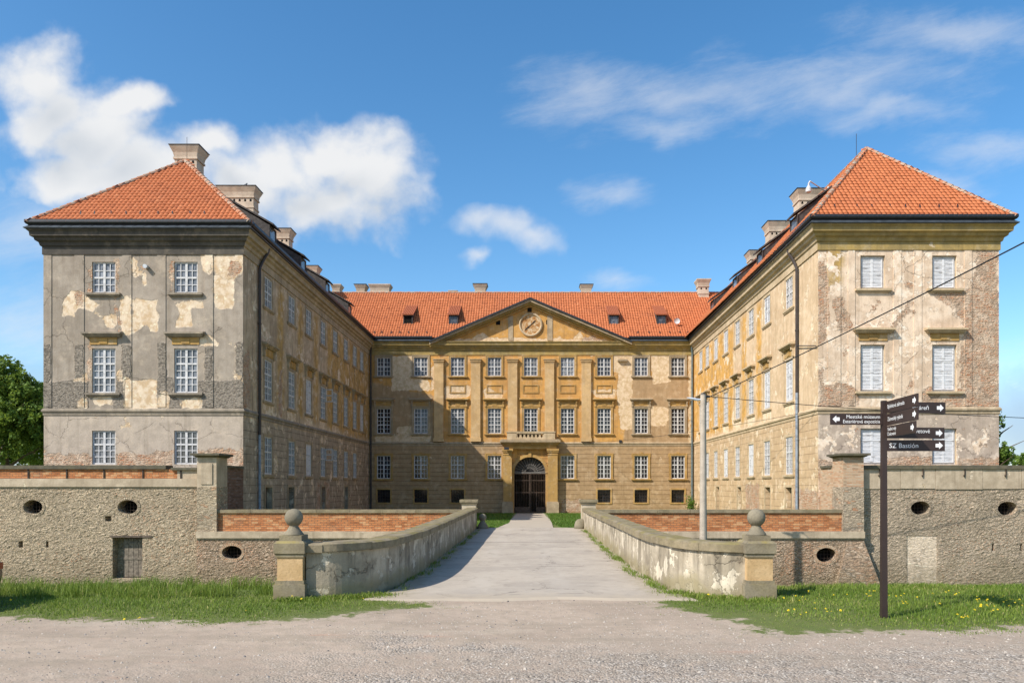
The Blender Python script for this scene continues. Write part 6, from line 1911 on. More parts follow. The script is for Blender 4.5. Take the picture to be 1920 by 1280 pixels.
# gate pillars with ball finials
def pillar(px, label, d=14.0):
    x = xpx(px, d); y = d
    root = thing('gate_pillar', (x, y, 0), label, 'pillar', 'ball-topped pillars at the bridge entrance')
    H = lambda py: EYE + (VY - py) * (d - 0.25) / FPX
    b = MB(); b.box(x - 0.29, x + 0.29, y - 0.29, y + 0.29, -0.3, H(1095)); b.box(x - 0.265, x + 0.265, y - 0.265, y + 0.265, H(1095), H(1088)); b.build('plinth', 'sandstone_grey', root)
    b = MB(); b.box(x - 0.235, x + 0.235, y - 0.235, y + 0.235, H(1088), H(1044)); b.build('shaft', 'sandstone_gold', root)
    b = MB(); b.box(x - 0.26, x + 0.26, y - 0.26, y + 0.26, H(1044), H(1039)); b.frustum(x, y, H(1039), H(1037), 0.26, 0.26, 0.285, 0.285); b.box(x - 0.285, x + 0.285, y - 0.285, y + 0.285, H(1037), H(1018)); b.frustum(x, y, H(1018), H(1014), 0.285, 0.285, 0.24, 0.24)
    b.box(x - 0.205, x + 0.205, y - 0.205, y + 0.205, H(1014), H(1004)); b.build('cap', 'sandstone_grey', root)
    b = MB(); z0 = H(1004)
    b.lathe([(0.185, z0), (0.18, z0 + 0.02), (0.135, z0 + 0.08), (0.10, z0 + 0.13), (0.082, z0 + 0.17), (0.09, z0 + 0.19)], x, y, 28)
    zc = z0 + 0.17 + 0.155
    prof = [(0.168 * math.sin(math.pi * k / 16), zc - 0.168 * math.cos(math.pi * k / 16)) for k in range(2, 17)]
    prof[-1] = (0.002, zc + 0.168)
    b.lathe(prof, x, y, 28); b.build('ball_finial', 'ball_stone', root, smooth=True)
pillar(551, 'sandstone gate pillar with stone ball left of the bridge entrance, golden shaft')
pillar(1418, 'sandstone gate pillar with stone ball right of the bridge entrance, beside the cracked parapet')
# end posts
for px, lab in ((880, 'square pale stone post with flat cap at the far end of the shaded parapet'), (1103, 'square pale stone post with flat cap at the far end of the sunlit parapet')):
    d = 36.75; x = xpx(px, d)
    root = thing('stone_post', (x, d, -0.1), lab, 'post', 'posts at the far end of the bridge')
    b = MB(); b.box(x - 0.34, x + 0.34, d - 0.34, d + 0.34, -0.3, zpx(944, d)); b.build('shaft', 'pale_stone', root)
    b = MB(); b.box(x - 0.40, x + 0.40, d - 0.40, d + 0.40, zpx(944, d), zpx(941, d)); b.box(x - 0.44, x + 0.44, d - 0.44, d + 0.44, zpx(941, d), zpx(936, d)); b.build('cap', 'coping_stone', root)
# guard stones
d = 36.2; x = xpx(905, d)
b = MB(); prof = [(0.30, -0.05), (0.28, 0.10), (0.17, 0.28), (0.12, 0.36), (0.10, 0.40), (0.15, 0.45), (0.19, 0.55), (0.17, 0.66), (0.09, 0.73), (0.004, 0.75)]
b.lathe(prof, x, d, 20); b.build('guard_stone', 'ball_stone', smooth=True, label='small ball-topped guard stone at the foot of the far left post', cat='guard stone')
x = xpx(1088, d)
b = MB(); b.lathe([(0.30, -0.05), (0.29, 0.18), (0.24, 0.36), (0.14, 0.47), (0.004, 0.50)], x, d, 14)
b.build('guard_stone', 'ball_stone', smooth=True, label='broken rounded guard stone stub at the foot of the far right post', cat='guard stone')

# ------------------------------------------------------------------ LAMP POST, CABLES, SIGNPOST
d = 31.8
lx, lz = xpx(1318.5, d), zpx(739, d)
lamp = thing('lamp_post', (lx, d, -3.0), 'concrete lamp post with a short white arm behind the right parapet', 'lamp post')
b = MB(); b.tube([(lx, d, -3.1), (lx, d, lz)], [0.17, 0.12], 14); b.build('pole', 'concrete_pole', lamp, smooth=False)
b = MB(); b.lathe([(0.115, lz - 0.12), (0.12, lz), (0.08, lz + 0.05)], lx, d, 14); b.tube([(lx, d, lz - 0.10), (lx + 0.28, d - 0.02, lz - 0.10)], 0.05, 8); b.tube([(lx + 0.10, d, lz - 0.15), (lx + 0.10, d, lz - 0.45)], 0.05, 8); b.build('bracket', 'gutter_metal', lamp)
b = MB(); za = zpx(749, d)
b.tube([(lx - 0.08, d, za), (lx - 0.25, d, za), (lx - 0.50, d, za + 0.05)], [0.045, 0.05, 0.04], 8); b.build('arm', 'galvanised', lamp)
b = MB(); b.tube([(lx - 0.20, d, za - 0.01), (lx - 0.32, d, za + 0.01), (lx - 0.48, d, za + 0.05), (lx - 0.70, d, za + 0.085)], [0.05, 0.06, 0.05, 0.015], 10); b.build('lamp_head', 'galvanised', lamp)
def cable(p0, p1, sag, r, label, n=24):
    p0, p1 = Vector(p0), Vector(p1)
    b = MB(); pts = []
    for k in range(n + 1):
        q = p0.lerp(p1, k / n); q.z -= sag * 4 * (k / n) * (1 - k / n); pts.append(q)
    b.tube(pts, r, 5, cap=False)
    b.build('overhead_cable', 'cable_black', label=label, cat='cable')
cable((lx + 0.28, d - 0.02, lz - 0.1), P3(2010, 408, 15.0), 0.10, 0.018, 'thick black overhead cable rising from the lamp post across the beige tower')
cable((lx + 0.28, d - 0.02, lz - 0.1), P3(2000, 786, 34.0), 0.12, 0.016, 'thin overhead cable running nearly level from the lamp post past the signpost')
u, z = FC.uv(1105, 830)
cable(FC.pt(u, z, 0.06), FWR.pt(FWR.len - 0.1, zpx(770, 39.2), 0.05), 0.25, 0.012, 'faint cable strung from the centre front to the corner of the sunlit wing')

# signpost
sd = 11.85
sx = xpx(1657, sd)
sp = thing('signpost', (sx, sd, 0), 'brown fingerpost with seven direction boards in white lettering on the right lawn', 'signpost')
b = MB(); zt = zpx(751, sd)
b.hexa([(sx - 0.046, sd - 0.04, -0.1), (sx + 0.046, sd - 0.04, -0.1), (sx + 0.046, sd + 0.04, -0.1), (sx - 0.046, sd + 0.04, -0.1), (sx - 0.036, sd - 0.035, zt), (sx + 0.036, sd - 0.035, zt), (sx + 0.036, sd + 0.035, zt), (sx - 0.036, sd + 0.035, zt)])
b.build('pole', 'sign_brown', sp)
def text_mesh(s_, size, xscale=1.0):
    cu = bpy.data.curves.new('txt', 'FONT'); cu.body = s_; cu.size = size; cu.extrude = 0.0
    o = bpy.data.objects.new('txt', cu); COL.objects.link(o)
    dg = bpy.context.evaluated_depsgraph_get(); dg.update()
    me = bpy.data.meshes.new_from_object(o.evaluated_get(dg))
    V = [(v.co.x * xscale, v.co.y, v.co.z) for v in me.vertices]; Fs = [tuple(p.vertices) for p in me.polygons]
    bpy.data.objects.remove(o); bpy.data.curves.remove(cu); bpy.data.meshes.remove(me)
    w = max(v[0] for v in V) - min(v[0] for v in V); x0 = min(v[0] for v in V)
    return [(v[0] - x0, v[1], v[2]) for v in V], Fs, w
ARROW = [(0.0, 0.028), (0.055, 0.028), (0.055, 0.058), (0.115, 0.0), (0.055, -0.058), (0.055, -0.028), (0.0, -0.028)]
def board(p_in, p_out, z0, z1, lines, arrow_out=True, reverse=False, size=0.085, tx=0.05, label=None):
    """flat board from the pole (p_in) to its tip (p_out) in plan; reads left to right as the viewer sees it"""
    F = Facade(p_in, p_out) if not reverse else Facade(p_out, p_in)
    b = MB(); L_ = F.len
    b.fbox(F, 0, L_, z0, z1, -0.012, 0.012, 0)
    zc = (z0 + z1) / 2
    ar = [(x, y) for x, y in ARROW]
    if reverse: q = [F.pt(0.03 + 0.115 - x, zc + y, 0.0125) for x, y in ar]
    else: q = [F.pt(L_ - 0.145 + x, zc + y, 0.0125) for x, y in ar]
    if reverse: q = q[::-1]
    q = q[::-1]
    n = len(q)
    b.add([p for p in q], [tuple(range(n))], 1)
    for i, (s_, dz) in enumerate(lines):
        V, Fs, w = text_mesh(s_, size)
        maxw = L_ - 0.24
        k = min(1.0, maxw / w)
        x0 = tx if not reverse else L_ - 0.04 - w * k
        b.add([F.pt(x0 + v[0] * k, zc + dz + v[1], 0.0135 + v[2]) for v in V], Fs, 1)
    b.build('sign_board', ['sign_brown', 'sign_white'], sp, label=label)
pr = (sx + 0.04, sd - 0.03)
def H(py): return zpx(py, sd)
board((sx - 0.04, sd - 0.03), (xpx(1554, sd), sd - 0.06), H(796.5), H(775.5), [('Mestské múzeum', 0.012), ('Exteriérová expozícia', -0.062)], reverse=True, size=0.078, label='board pointing left')
near = (xpx(1721, 10.75), 10.75)
board(pr, near, H(774.5), H(753), [('Bylinková záhrada', -0.022)], size=0.085)
board(pr, near, H(798), H(776.5), [('Zámocký rybník', -0.022)], size=0.085)
board(pr, (near[0] - 0.02, near[1] + 0.02), H(820), H(799.5), [('Vodné valy', 0.014), ('Činkované', -0.064)], size=0.075)
board(pr, (xpx(1772, sd + 0.05), sd + 0.05), H(774.5), H(753.5), [('Vináreň', -0.03)], size=0.09, tx=0.40)
board(pr, (xpx(1770, sd + 0.05), sd + 0.05), H(821.5), H(801), [('svetové', 0.0)], size=0.09, tx=0.43)
board(pr, (xpx(1769, sd - 0.03), sd - 0.06), H(845.5), H(825), [('SZ Bastión', -0.035)], size=0.105, tx=0.03)

# roof-top things
q = P3(1552, 362, 43.2)
cmr = thing('security_camera', q, 'white dome camera on a curved arm at the hip of the right roof', 'camera')
b = MB(); p1 = P3(1519, 340, 42.0); p2 = P3(1516, 350, 42.0)
b.tube([P3(1553, 375, 43.3), P3(1553, 350, 43.3)], 0.05, 6); b.tube([P3(1545, 357, 43.0), P3(1565, 350, 43.3)], 0.03, 6)
b.tube([P3(1545, 357, 43.0), p1], 0.035, 6); b.tube([p1, P3(1516.5, 344, 42.0), p2], 0.05, 6); b.build('arm', 'white_paint', cmr)
b = MB(); pp_ = P3(1516, 357, 42.0)
b.lathe([(0.06, pp_.z + 0.25), (0.15, pp_.z + 0.10), (0.16, pp_.z - 0.08), (0.12, pp_.z - 0.12)], pp_.x, pp_.y, 14); b.build('housing', 'white_paint', cmr)
q = P3(1268, 603, 71.0)
sdh = thing('satellite_dish', q, 'small white satellite dish on the centre roof right of the dormers', 'satellite dish')
b = MB(); V, Fs = [], []
for r_ in range(5):
    for k in range(16):
        a = 2 * math.pi * k / 16; rr = 0.28 * r_ / 4 + 0.001
        V.append((q.x + rr * math.cos(a), q.y - 0.25 - 0.10 * (r_ / 4) ** 2, q.z + rr * math.sin(a)))
for r_ in range(4):
    for k in range(16):
        k2 = (k + 1) % 16; Fs.append((r_ * 16 + k, r_ * 16 + k2, (r_ + 1) * 16 + k2, (r_ + 1) * 16 + k))
b.add(V, Fs); b.build('dish', 'white_paint', sdh, smooth=True)
b = MB(); b.tube([(q.x, q.y - 0.22, q.z), (q.x, q.y + 0.1, q.z - 0.4)], 0.025, 6); b.build('mast', 'galvanised', sdh)
# pigeon
yb_ = (23.6 - EYE) * FPX / (VY - 347) + 0.3
bx = xpx(460, yb_)
b = MB()
b.tube([(bx - 0.14, yb_, 23.66), (bx - 0.05, yb_, 23.70), (bx + 0.05, yb_, 23.74), (bx + 0.10, yb_, 23.80), (bx + 0.13, yb_, 23.84), (bx + 0.17, yb_, 23.84)], [0.02, 0.06, 0.07, 0.045, 0.035, 0.005], 8)
b.tube([(bx + 0.01, yb_ - 0.02, 23.59), (bx + 0.02, yb_ - 0.02, 23.70)], 0.008, 4); b.tube([(bx + 0.01, yb_ + 0.02, 23.59), (bx + 0.02, yb_ + 0.02, 23.70)], 0.008, 4)
b.build('pigeon', 'bird_grey', label='grey pigeon perched on the wide second chimney of the left roof', cat='pigeon', smooth=True)

# ------------------------------------------------------------------ TREES
def tree(x, y, z0, h, crown, n, label, cards=0.42, seed=1):
    rg = np.random.default_rng(seed)
    root = thing('tree', (x, y, z0), label, 'tree')
    b = MB(); b.tube([(x, y, z0 - 0.3), (x + 0.1, y, z0 + h * 0.25), (x - 0.1, y + 0.1, z0 + h * 0.5), (x, y, z0 + h * 0.75)], [h * 0.03, h * 0.024, h * 0.016, h * 0.006], 9)
    for k in range(9):
        a = k * 2.4; zz = z0 + h * (0.25 + 0.05 * k); L_ = h * 0.26
        b.tube([(x, y, zz), (x + L_ * 0.5 * math.cos(a), y + L_ * 0.5 * math.sin(a), zz + L_ * 0.35), (x + L_ * math.cos(a), y + L_ * math.sin(a), zz + L_ * 0.6)], [h * 0.010, h * 0.006, h * 0.002], 6)
    b.build('trunk', 'bark', root)
    # crown: leaf cards on clump shells
    cl = []
    for (cx, cy, cz, r) in crown:
        for k in range(26):
            v = rg.normal(size=3); v /= np.linalg.norm(v); rr = r * rg.uniform(0.45, 1.0)
            cl.append((cx + v[0] * rr, cy + v[1] * rr, cz + v[2] * rr * 0.85, r * rg.uniform(0.20, 0.34), rg.uniform(0, 1)))
    cl = np.array(cl)
    pick = rg.integers(0, len(cl), n)
    v = rg.normal(size=(n, 3)); v /= np.linalg.norm(v, axis=1)[:, None]
    P0 = cl[pick, :3] + v * (cl[pick, 3] * rg.uniform(0.5, 1.0, n))[:, None]
    a = rg.normal(size=(n, 3)) + v * 0.3; a /= np.linalg.norm(a, axis=1)[:, None]
    c = np.cross(a, v + rg.normal(size=(n, 3)) * 0.5); c /= (np.linalg.norm(c, axis=1)[:, None] + 1e-9)
    s = (cards * rg.uniform(0.5, 1.2, n))[:, None]
    V = np.stack([P0 - a * s * 0.5, P0 + c * s * 0.30, P0 + a * s * 0.5, P0 - c * s * 0.30], 1).reshape(-1, 3)
    me = bpy.data.meshes.new('crown')
    me.from_pydata(V.tolist(), [], np.arange(4 * n).reshape(-1, 4).tolist())
    me.materials.append(MATS['tree_leaf'])
    tv = np.clip(cl[pick, 4] * 0.7 + rg.uniform(0, 0.35, n), 0, 1)
    at = me.attributes.new('tint', 'FLOAT', 'POINT'); at.data.foreach_set('value', np.repeat(tv, 4).astype(np.float32))
    link('crown', me, root)
def crown_for(x, y, z0, h, r, k, seed):
    rg = np.random.default_rng(seed); out = []
    for i in range(k):
        a = rg.uniform(0, 6.28); q = rg.uniform(0.2, 0.75) * r; zz = rg.uniform(0.28, 0.86)
        tap = 1.0 - max(0, zz - 0.5) * 1.1
        out.append((x + q * tap * math.cos(a), y + q * tap * math.sin(a), z0 + h * zz, r * rg.uniform(0.30, 0.46)))
    out.append((x, y, z0 + h * 0.87, r * 0.36))
    return out
tx, ty = xpx(8, 66), 66
tree(tx, ty, 0, 13.9, crown_for(tx, ty, 0, 14.0, 5.2, 20, 3), 26000, 'leafy green tree behind the bastion wall at the left edge', 0.36, 3)
tx, ty = xpx(66, 74), 74
tree(tx, ty, 0, 13.2, crown_for(tx, ty, 0, 13.2, 4.2, 14, 5), 16000, 'rounder green tree close to the flank of the grey tower', 0.36, 5)
tx, ty = xpx(1862, 62), 62
tree(tx, ty, 0, 8.9, crown_for(tx, ty, 0, 9.0, 2.4, 10, 8), 7000, 'green tree mostly hidden behind the beige tower', 0.30, 8)
tx, ty = xpx(1925, 70), 70
tree(tx, ty, 0, 5.4, crown_for(tx, ty, 0, 5.3, 1.8, 8, 9), 4500, 'low green tree showing over the coping at the right edge', 0.30, 9)

# ------------------------------------------------------------------ CAR at the left edge (its tail just enters the picture)
cy = 12.6; cxr = xpx(6.5, cy + 0.72)                # tail
car = thing('parked_car', (cxr - 2.1, cy, 0), 'dark car whose tail just enters the picture at the left edge', 'car')
SEC = [(0.0, 0.36, 0.62, 0.80, 0.62), (-0.06, 0.30, 0.72, 0.88, 0.78), (-0.30, 0.26, 0.95, 1.02, 0.85), (-0.55, 0.22, 0.98, 1.22, 0.87), (-0.95, 0.2, 0.98, 1.42, 0.88), (-1.7, 0.2, 0.97, 1.47, 0.88), (-2.4, 0.2, 0.96, 1.42, 0.88), (-2.95, 0.2, 0.96, 1.08, 0.88), (-3.6, 0.22, 0.86, 0.90, 0.85), (-4.0, 0.28, 0.70, 0.76, 0.78), (-4.15, 0.36, 0.55, 0.60, 0.62)]
b = MB(); V, Fs = [], []
for (dx_, zb2, zm, zt_, hw) in SEC:
    top = 0.72 * hw
    ring = [(-hw * 0.9, zb2), (-hw, (zb2 + zm) / 2), (-hw * 0.97, zm), (-top, zt_ - 0.03), (-top * 0.8, zt_), (top * 0.8, zt_), (top, zt_ - 0.03), (hw * 0.97, zm), (hw, (zb2 + zm) / 2), (hw * 0.9, zb2)]
    V += [(cxr + dx_, cy + yy, zz) for yy, zz in ring]
for i in range(len(SEC) - 1):
    for k in range(10):
        k2 = (k + 1) % 10; Fs.append((i * 10 + k, (i + 1) * 10 + k, (i + 1) * 10 + k2, i * 10 + k2))
Fs.append(tuple(range(10))); Fs.append(tuple((len(SEC) - 1) * 10 + k for k in range(9, -1, -1)))
b.add(V, Fs); b.build('body', 'car_paint', car, smooth=True)
for dx_ in (-0.85, -3.35):
    for s_ in (-1, 1):
        b = MB(); n = 20
        c = Vector((cxr + dx_, cy + s_ * 0.80, 0.31))
        b.tube([c + Vector((0, -0.1, 0)), c + Vector((0, 0.1, 0))], 0.31, n); w_ = b.build('wheel', 'tyre', car)
        b = MB(); b.tube([c + Vector((0, -0.105, 0)), c + Vector((0, 0.105, 0))], 0.19, n); b.build('rim', 'galvanised', w_)
for s_ in (-1, 1):
    b = MB(); b.box(cxr - 0.10, cxr - 0.012, cy + s_ * 0.60 - 0.13, cy + s_ * 0.60 + 0.13, 0.62, 0.74); b.build('rear_light', 'rear_light', car)
    b = MB(); b.box(cxr - 0.06, cxr + 0.004, cy + s_ * 0.48 - 0.10, cy + s_ * 0.48 + 0.10, 0.44, 0.52); b.build('reflector', 'rear_light', car)

# ------------------------------------------------------------------ GRASS, DANDELIONS, GRAVEL
def blades(name, pos, zz, hgt, wid, mname, seed, lean=0.5, kind='stuff'):
    rg = np.random.default_rng(seed)
    n = len(pos)
    a = rg.uniform(0, 2 * math.pi, n); f = rg.uniform(0, 2 * math.pi, n)
    ln = rg.uniform(0.1, 1.0, n) * lean * hgt
    wx, wy = np.cos(a) * wid / 2, np.sin(a) * wid / 2
    lx_, ly_ = np.cos(f) * ln, np.sin(f) * ln
    x, y = pos[:, 0], pos[:, 1]
    V = np.stack([np.stack([x - wx, y - wy, zz], 1), np.stack([x + wx, y + wy, zz], 1),
                  np.stack([x + lx_ * 0.35 + wx * 0.7, y + ly_ * 0.35 + wy * 0.7, zz + hgt * 0.6], 1), np.stack([x + lx_ * 0.35 - wx * 0.7, y + ly_ * 0.35 - wy * 0.7, zz + hgt * 0.6], 1),
                  np.stack([x + lx_, y + ly_, zz + hgt * (1 - 0.25 * lean)], 1)], 1).reshape(-1, 3)
    base = 5 * np.arange(n)
    loops = np.stack([base, base + 1, base + 2, base + 3, base + 3, base + 2, base + 4], 1).ravel()
    me = bpy.data.meshes.new(name)
    me.vertices.add(len(V)); me.vertices.foreach_set('co', V.astype(np.float32).ravel())
    me.loops.add(len(loops)); me.loops.foreach_set('vertex_index', loops.astype(np.int32))
    me.polygons.add(2 * n)
    st = np.stack([7 * np.arange(n), 7 * np.arange(n) + 4], 1).ravel()
    me.polygons.foreach_set('loop_start', st.astype(np.int32))
    me.update(calc_edges=True); me.validate()
    me.materials.append(MATS[mname])
    cl = np.sin(x * 1.7 + np.sin(y * 2.3)) * 0.5 + np.sin(y * 3.1 + x * 0.7) * 0.5
    tv = np.clip(0.46 + 0.2 * cl + rg.normal(0, 0.25, n), 0, 1)
    at = me.attributes.new('tint', 'FLOAT', 'POINT'); at.data.foreach_set('value', np.repeat(tv, 5).astype(np.float32))
    return link(name, me, kind=kind)
def fbm(x, y, s):
    return (np.sin(x * 1.3 * s + 1.7 * np.sin(y * 0.9 * s)) + np.sin(y * 1.9 * s + 1.3 * np.sin(x * 1.1 * s + 2)) + 0.6 * np.sin(x * 4.1 * s + y * 3.3 * s)) / 2.6
def scatter(n, x0, x1, y0, y1, seed, poly, amp=0.35):
    rg = np.random.default_rng(seed)
    p = np.stack([rg.uniform(x0, x1, n), rg.uniform(y0, y1, n)], 1)
    s_ = sdf_poly(p, poly)
    k = s_ + amp * fbm(p[:, 0], p[:, 1], 1.6) + 0.30 * fbm(p[:, 0] + 5, p[:, 1], 5.0) + rg.normal(0, 0.16, n)
    return p[k > 0.12], s_[k > 0.12]
allp, allh = [], []
for sd_, poly, x0, x1 in ((21, LG, -17.5, -1.2), (22, RG, 1.8, 17.5)):
    p, s_ = scatter(95000, x0, x1, 10.2, 16.4, sd_, poly)
    # keep blades off the wall feet
    ok = ~((np.abs(p[:, 0]) < 4.2) & (p[:, 1] > 14.1))
    p, s_ = p[ok], s_[ok]
    rg = np.random.default_rng(sd_)
    h = (0.022 + 0.042 * np.clip(s_, 0, 1.6) * (0.6 + 0.5 * (fbm(p[:, 0], p[:, 1], 0.9) + 0.3).clip(0, 1))) * rg.uniform(0.5, 1.35, len(p))
    h += 0.05 * sst(p[:, 1], 13.6, 15.6) * rg.uniform(0, 1.0, len(p))
    allp.append(p); allh.append(h)
p = np.concatenate(allp); h = np.concatenate(allh)
blades('grass', p, ground_h(p[:, 0], p[:, 1]) - 0.005, h, RNG.uniform(0.007, 0.014, len(p)), 'grass_blade', 31, 0.75)
# tall tufts on the left bank, near the pillar
tp = []
for k in range(150):
    cx_, cy_ = (RNG.uniform(-11.5, -4.6), RNG.uniform(13.9, 15.7)) if k < 110 else (RNG.uniform(4.7, 14), RNG.uniform(14.3, 15.7))
    tp.append(np.stack([RNG.normal(cx_, 0.09, 45), RNG.normal(cy_, 0.07, 45)], 1))
tp = np.concatenate(tp)
th_ = np.where(tp[:, 0] < 0, RNG.uniform(0.12, 0.38, len(tp)), RNG.uniform(0.08, 0.2, len(tp)))
blades('grass', tp, ground_h(tp[:, 0], tp[:, 1]) - 0.01, th_, RNG.uniform(0.006, 0.012, len(tp)), 'grass_blade', 32, 0.9)
# weeds along the parapet feet and around the pillars
wp = []
for k in range(120):
    s_ = -1 if k % 3 == 0 else 1
    y_ = 14.9 + 20 * RNG.uniform(0, 1) ** 1.5
    xx = s_ * (2.50 + 0.12 * RNG.uniform(-1, 1) - (0.05 if y_ > 17 else -0.12))
    wp.append(np.stack([RNG.normal(xx, 0.05, 40), RNG.normal(y_, 0.22, 40)], 1))
for (cx_, cy_, sp_) in ((-3.2, 13.95, 0.25), (-3.6, 13.9, 0.3), (-2.9, 14.2, 0.2), (-4.3, 13.55, 0.25), (-3.95, 13.6, 0.3), (3.1, 14.1, 0.22), (3.4, 13.9, 0.3), (3.75, 13.8, 0.3), (2.85, 14.5, 0.2), (4.6, 13.7, 0.25), (4.2, 13.45, 0.3)):
    for r_ in range(9):
        wp.append(np.stack([RNG.normal(cx_, sp_, 50), RNG.normal(cy_, 0.09, 50)], 1))
wp = np.concatenate(wp)
blades('weeds', wp, np.full(len(wp), 0.005), RNG.uniform(0.03, 0.12, len(wp)), RNG.uniform(0.008, 0.016, len(wp)), 'grass_blade', 33, 0.8)
# court lawns either side of the path
lp = []
for s_ in (-1, 1):
    n = 26000
    y_ = 37.3 + 32.0 * RNG.uniform(0, 1, n) ** 1.3; x_ = s_ * RNG.uniform(1.25, 6.2, n)
    edge_ = 1.35 + 0.9 * np.clip((42 - y_) / 5, 0, 1) * (1 if s_ > 0 else 0.7) + 0.12 * np.sin(y_ * 2.0)
    ok = np.abs(x_) > edge_
    lp.append(np.stack([x_[ok], y_[ok]], 1))
lp = np.concatenate(lp)
blades('grass', lp, ground_h(lp[:, 0], lp[:, 1]) - 0.01, RNG.uniform(0.06, 0.15, len(lp)), RNG.uniform(0.03, 0.06, len(lp)), 'lawn_blade', 34, 0.8)
b = MB()
for s_ in (-1, 1):
    for (x0, x1) in ((1.5, 14.0),):
        b.add([(s_ * x0, 37.2, -0.05), (s_ * x1, 37.2, -0.05), (s_ * x1, 69.6, -0.485), (s_ * x0, 69.6, -0.485)], [(0, 1, 2, 3) if s_ > 0 else (3, 2, 1, 0)])
b.build('lawn', 'turf', kind='structure')
# ditch floor grass is part of the ground sheet

# shrub at the foot of the corner downpipe
q = Vector((XBr - 2.0 + 1.2, DB - 2.5, -0.45))
rg = np.random.default_rng(5); n = 260
v = rg.normal(size=(n, 3)) * np.array([0.22, 0.2, 0.42]) + np.array([q.x, q.y, 0.35])
a = rg.normal(size=(n, 3)); a /= np.linalg.norm(a, axis=1)[:, None]; c = np.cross(a, rg.normal(size=(n, 3))); c /= np.linalg.norm(c, axis=1)[:, None]
V = np.stack([v - a * 0.12, v + c * 0.06, v + a * 0.12, v - c * 0.06], 1).reshape(-1, 3)
me = bpy.data.meshes.new('shrub'); me.from_pydata(V.tolist(), [], np.arange(4 * n).reshape(-1, 4).tolist()); me.materials.append(MATS['lawn_blade'])
at = me.attributes.new('tint', 'FLOAT', 'POINT'); at.data.foreach_set('value', np.repeat(rg.uniform(0.3, 0.8, n), 4).astype(np.float32))
link('shrub', me, label='small green shrub in the corner by the downpipe of the sunlit wing', cat='shrub')

# dandelions
DAN = [(548, 1117), (565, 1122), (461, 1144), (259, 1158), (233, 1160), (262, 1157), (681, 1121), (20, 1124)]
RD = np.random.default_rng(12)
for (cx_, cy_, n, sx_, sy_) in ((1840, 1128, 16, 14, 8), (1890, 1126, 12, 22, 5), (1500, 1118, 12, 26, 10), (1600, 1112, 8, 50, 6), (1690, 1118, 7, 30, 8), (1780, 1108, 6, 20, 3), (1555, 1146, 4, 8, 4), (1495, 1148, 4, 10, 5), (1812, 1155, 6, 8, 3), (1860, 1140, 4, 10, 4), (1700, 1130, 4, 6, 3), (1760, 1128, 2, 6, 3), (1325, 1112, 2, 3, 2)):
    for k in range(n):
        DAN.append((cx_ + RD.normal(0, sx_), cy_ + RD.normal(0, sy_)))
me_d = None
for i, (px, py) in enumerate(DAN):
    px = min(max(px, 4), 1916); py = max(py, 1107)
    hh = 0.10 + 0.05 * RD.uniform()
    x, y = gnd(px, py, hh)
    z = float(ground_h(np.array([x]), np.array([y]))[0])
    if me_d is None:
        b = MB()
        b.tube([(0, 0, -0.13), (0.004, 0, -0.05), (0, 0, 0)], 0.0035, 5, m=1)
        for r_, zz in ((0.024, 0.002), (0.018, 0.009), (0.010, 0.014)):
            n = 12; V = []; Fs = []
            for k in range(n):
                a = 2 * math.pi * k / n + r_ * 40
                V += [(0.002 * math.cos(a), 0.002 * math.sin(a), zz - 0.004), (r_ * math.cos(a - 0.16), r_ * math.sin(a - 0.16), zz + 0.002), (r_ * math.cos(a + 0.16), r_ * math.sin(a + 0.16), zz + 0.002)]
                Fs.append((3 * k, 3 * k + 1, 3 * k + 2))
            b.add(V, Fs, 0)
        o = b.build('dandelion', ['dandelion_yellow', 'stem_green'])
        me_d = o.data
    else:
        o = bpy.data.objects.new('dandelion', me_d); COL.objects.link(o)
    o.location = (x, y, z + hh)
    o.rotation_euler = (R(RD.uniform(10, 50)), R(RD.uniform(-15, 15)), RD.uniform(-0.6, 0.6))
    k = RD.uniform(0.45, 0.85); o.scale = (k, k, k)
    tag(o, 'yellow dandelion flower in the short grass before the moat', 'dandelion', 'dandelions in the grass')

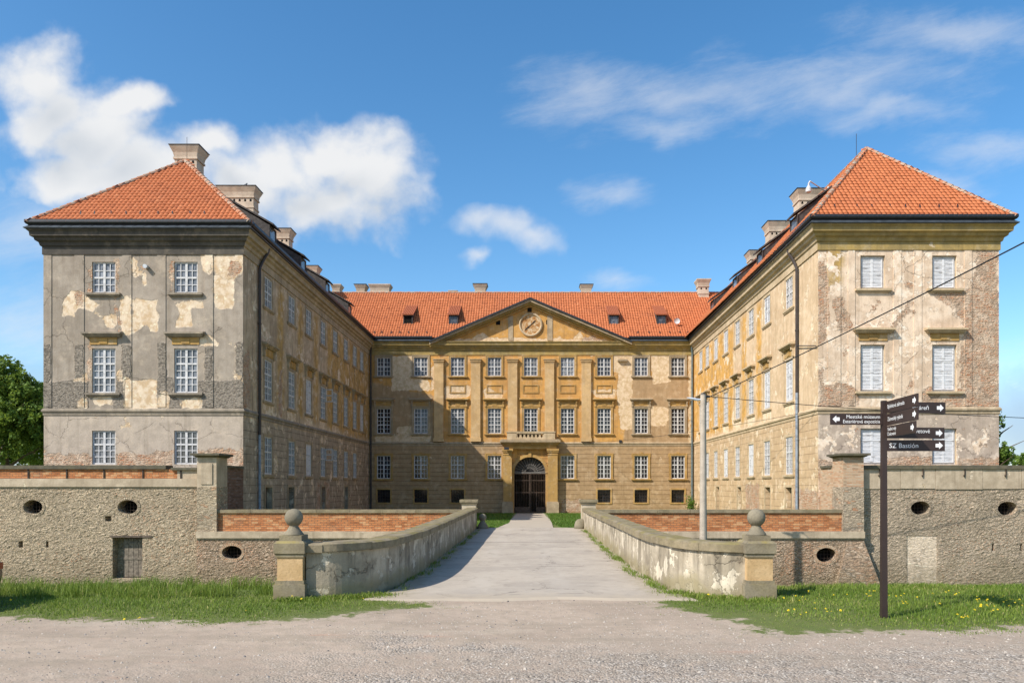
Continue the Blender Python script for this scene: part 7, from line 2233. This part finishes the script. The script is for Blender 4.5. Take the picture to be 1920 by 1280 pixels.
# loose gravel
def gravel(n, seed):
    rg = np.random.default_rng(seed)
    y = 7.2 + 6.5 * rg.uniform(0, 1, n) ** 1.5; x = rg.uniform(-1, 1, n) * (y * 0.74)
    p = np.stack([x, y], 1)
    g = np.maximum(sdf_poly(p, LG), sdf_poly(p, RG))
    ok = (g < 0.05) & (rg.uniform(0, 1, n) < np.where(x < -2, 0.45, 1.0)); x, y = x[ok], y[ok]; n = len(x)
    s = np.clip(rg.lognormal(-5.05, 0.5, n), 0.003, 0.028)
    base = np.array([(1, 0, 0), (0.3, 0.9, 0), (-0.8, 0.5, 0), (-0.7, -0.6, 0), (0.4, -0.9, 0), (0.2, 0.1, 0.8), (-0.3, 0.2, 0.7)])
    F0 = np.array([(0, 1, 5), (1, 2, 6), (1, 6, 5), (2, 3, 6), (3, 4, 5), (3, 5, 6), (4, 0, 5)])
    a = rg.uniform(0, 6.28, n)
    jit = rg.uniform(0.7, 1.3, (n, 7, 3))
    B_ = base[None] * jit * s[:, None, None]
    X = B_[:, :, 0] * np.cos(a)[:, None] - B_[:, :, 1] * np.sin(a)[:, None] + x[:, None]
    Y = B_[:, :, 0] * np.sin(a)[:, None] + B_[:, :, 1] * np.cos(a)[:, None] + y[:, None]
    hz = 0.02 * np.sin(x * 0.9 + 1.0) * np.cos(y * 0.8)
    Z = B_[:, :, 2] + hz[:, None] - 0.001
    V = np.stack([X, Y, Z], -1).reshape(-1, 3)
    Fq = (F0[None] + (7 * np.arange(n))[:, None, None]).reshape(-1, 3)
    me = bpy.data.meshes.new('gravel'); me.from_pydata(V.tolist(), [], Fq.tolist()); me.materials.append(MATS['gravel_stone'])
    at = me.attributes.new('tint', 'FLOAT', 'POINT'); at.data.foreach_set('value', np.repeat(rg.uniform(0, 1, n), 7).astype(np.float32))
    link('gravel', me, kind='stuff')
m_, t_ = mat('gravel_stone')
c_ = t_.ramp(t_.attr('tint'), [(0.0, (0.10, 0.09, 0.08)), (0.25, (0.26, 0.23, 0.20)), (0.6, (0.40, 0.35, 0.29)), (0.93, (0.42, 0.37, 0.31)), (1.0, (0.50, 0.46, 0.40))])
t_.out(c_, 0.9, spec=0.15)
gravel(26000, 77)
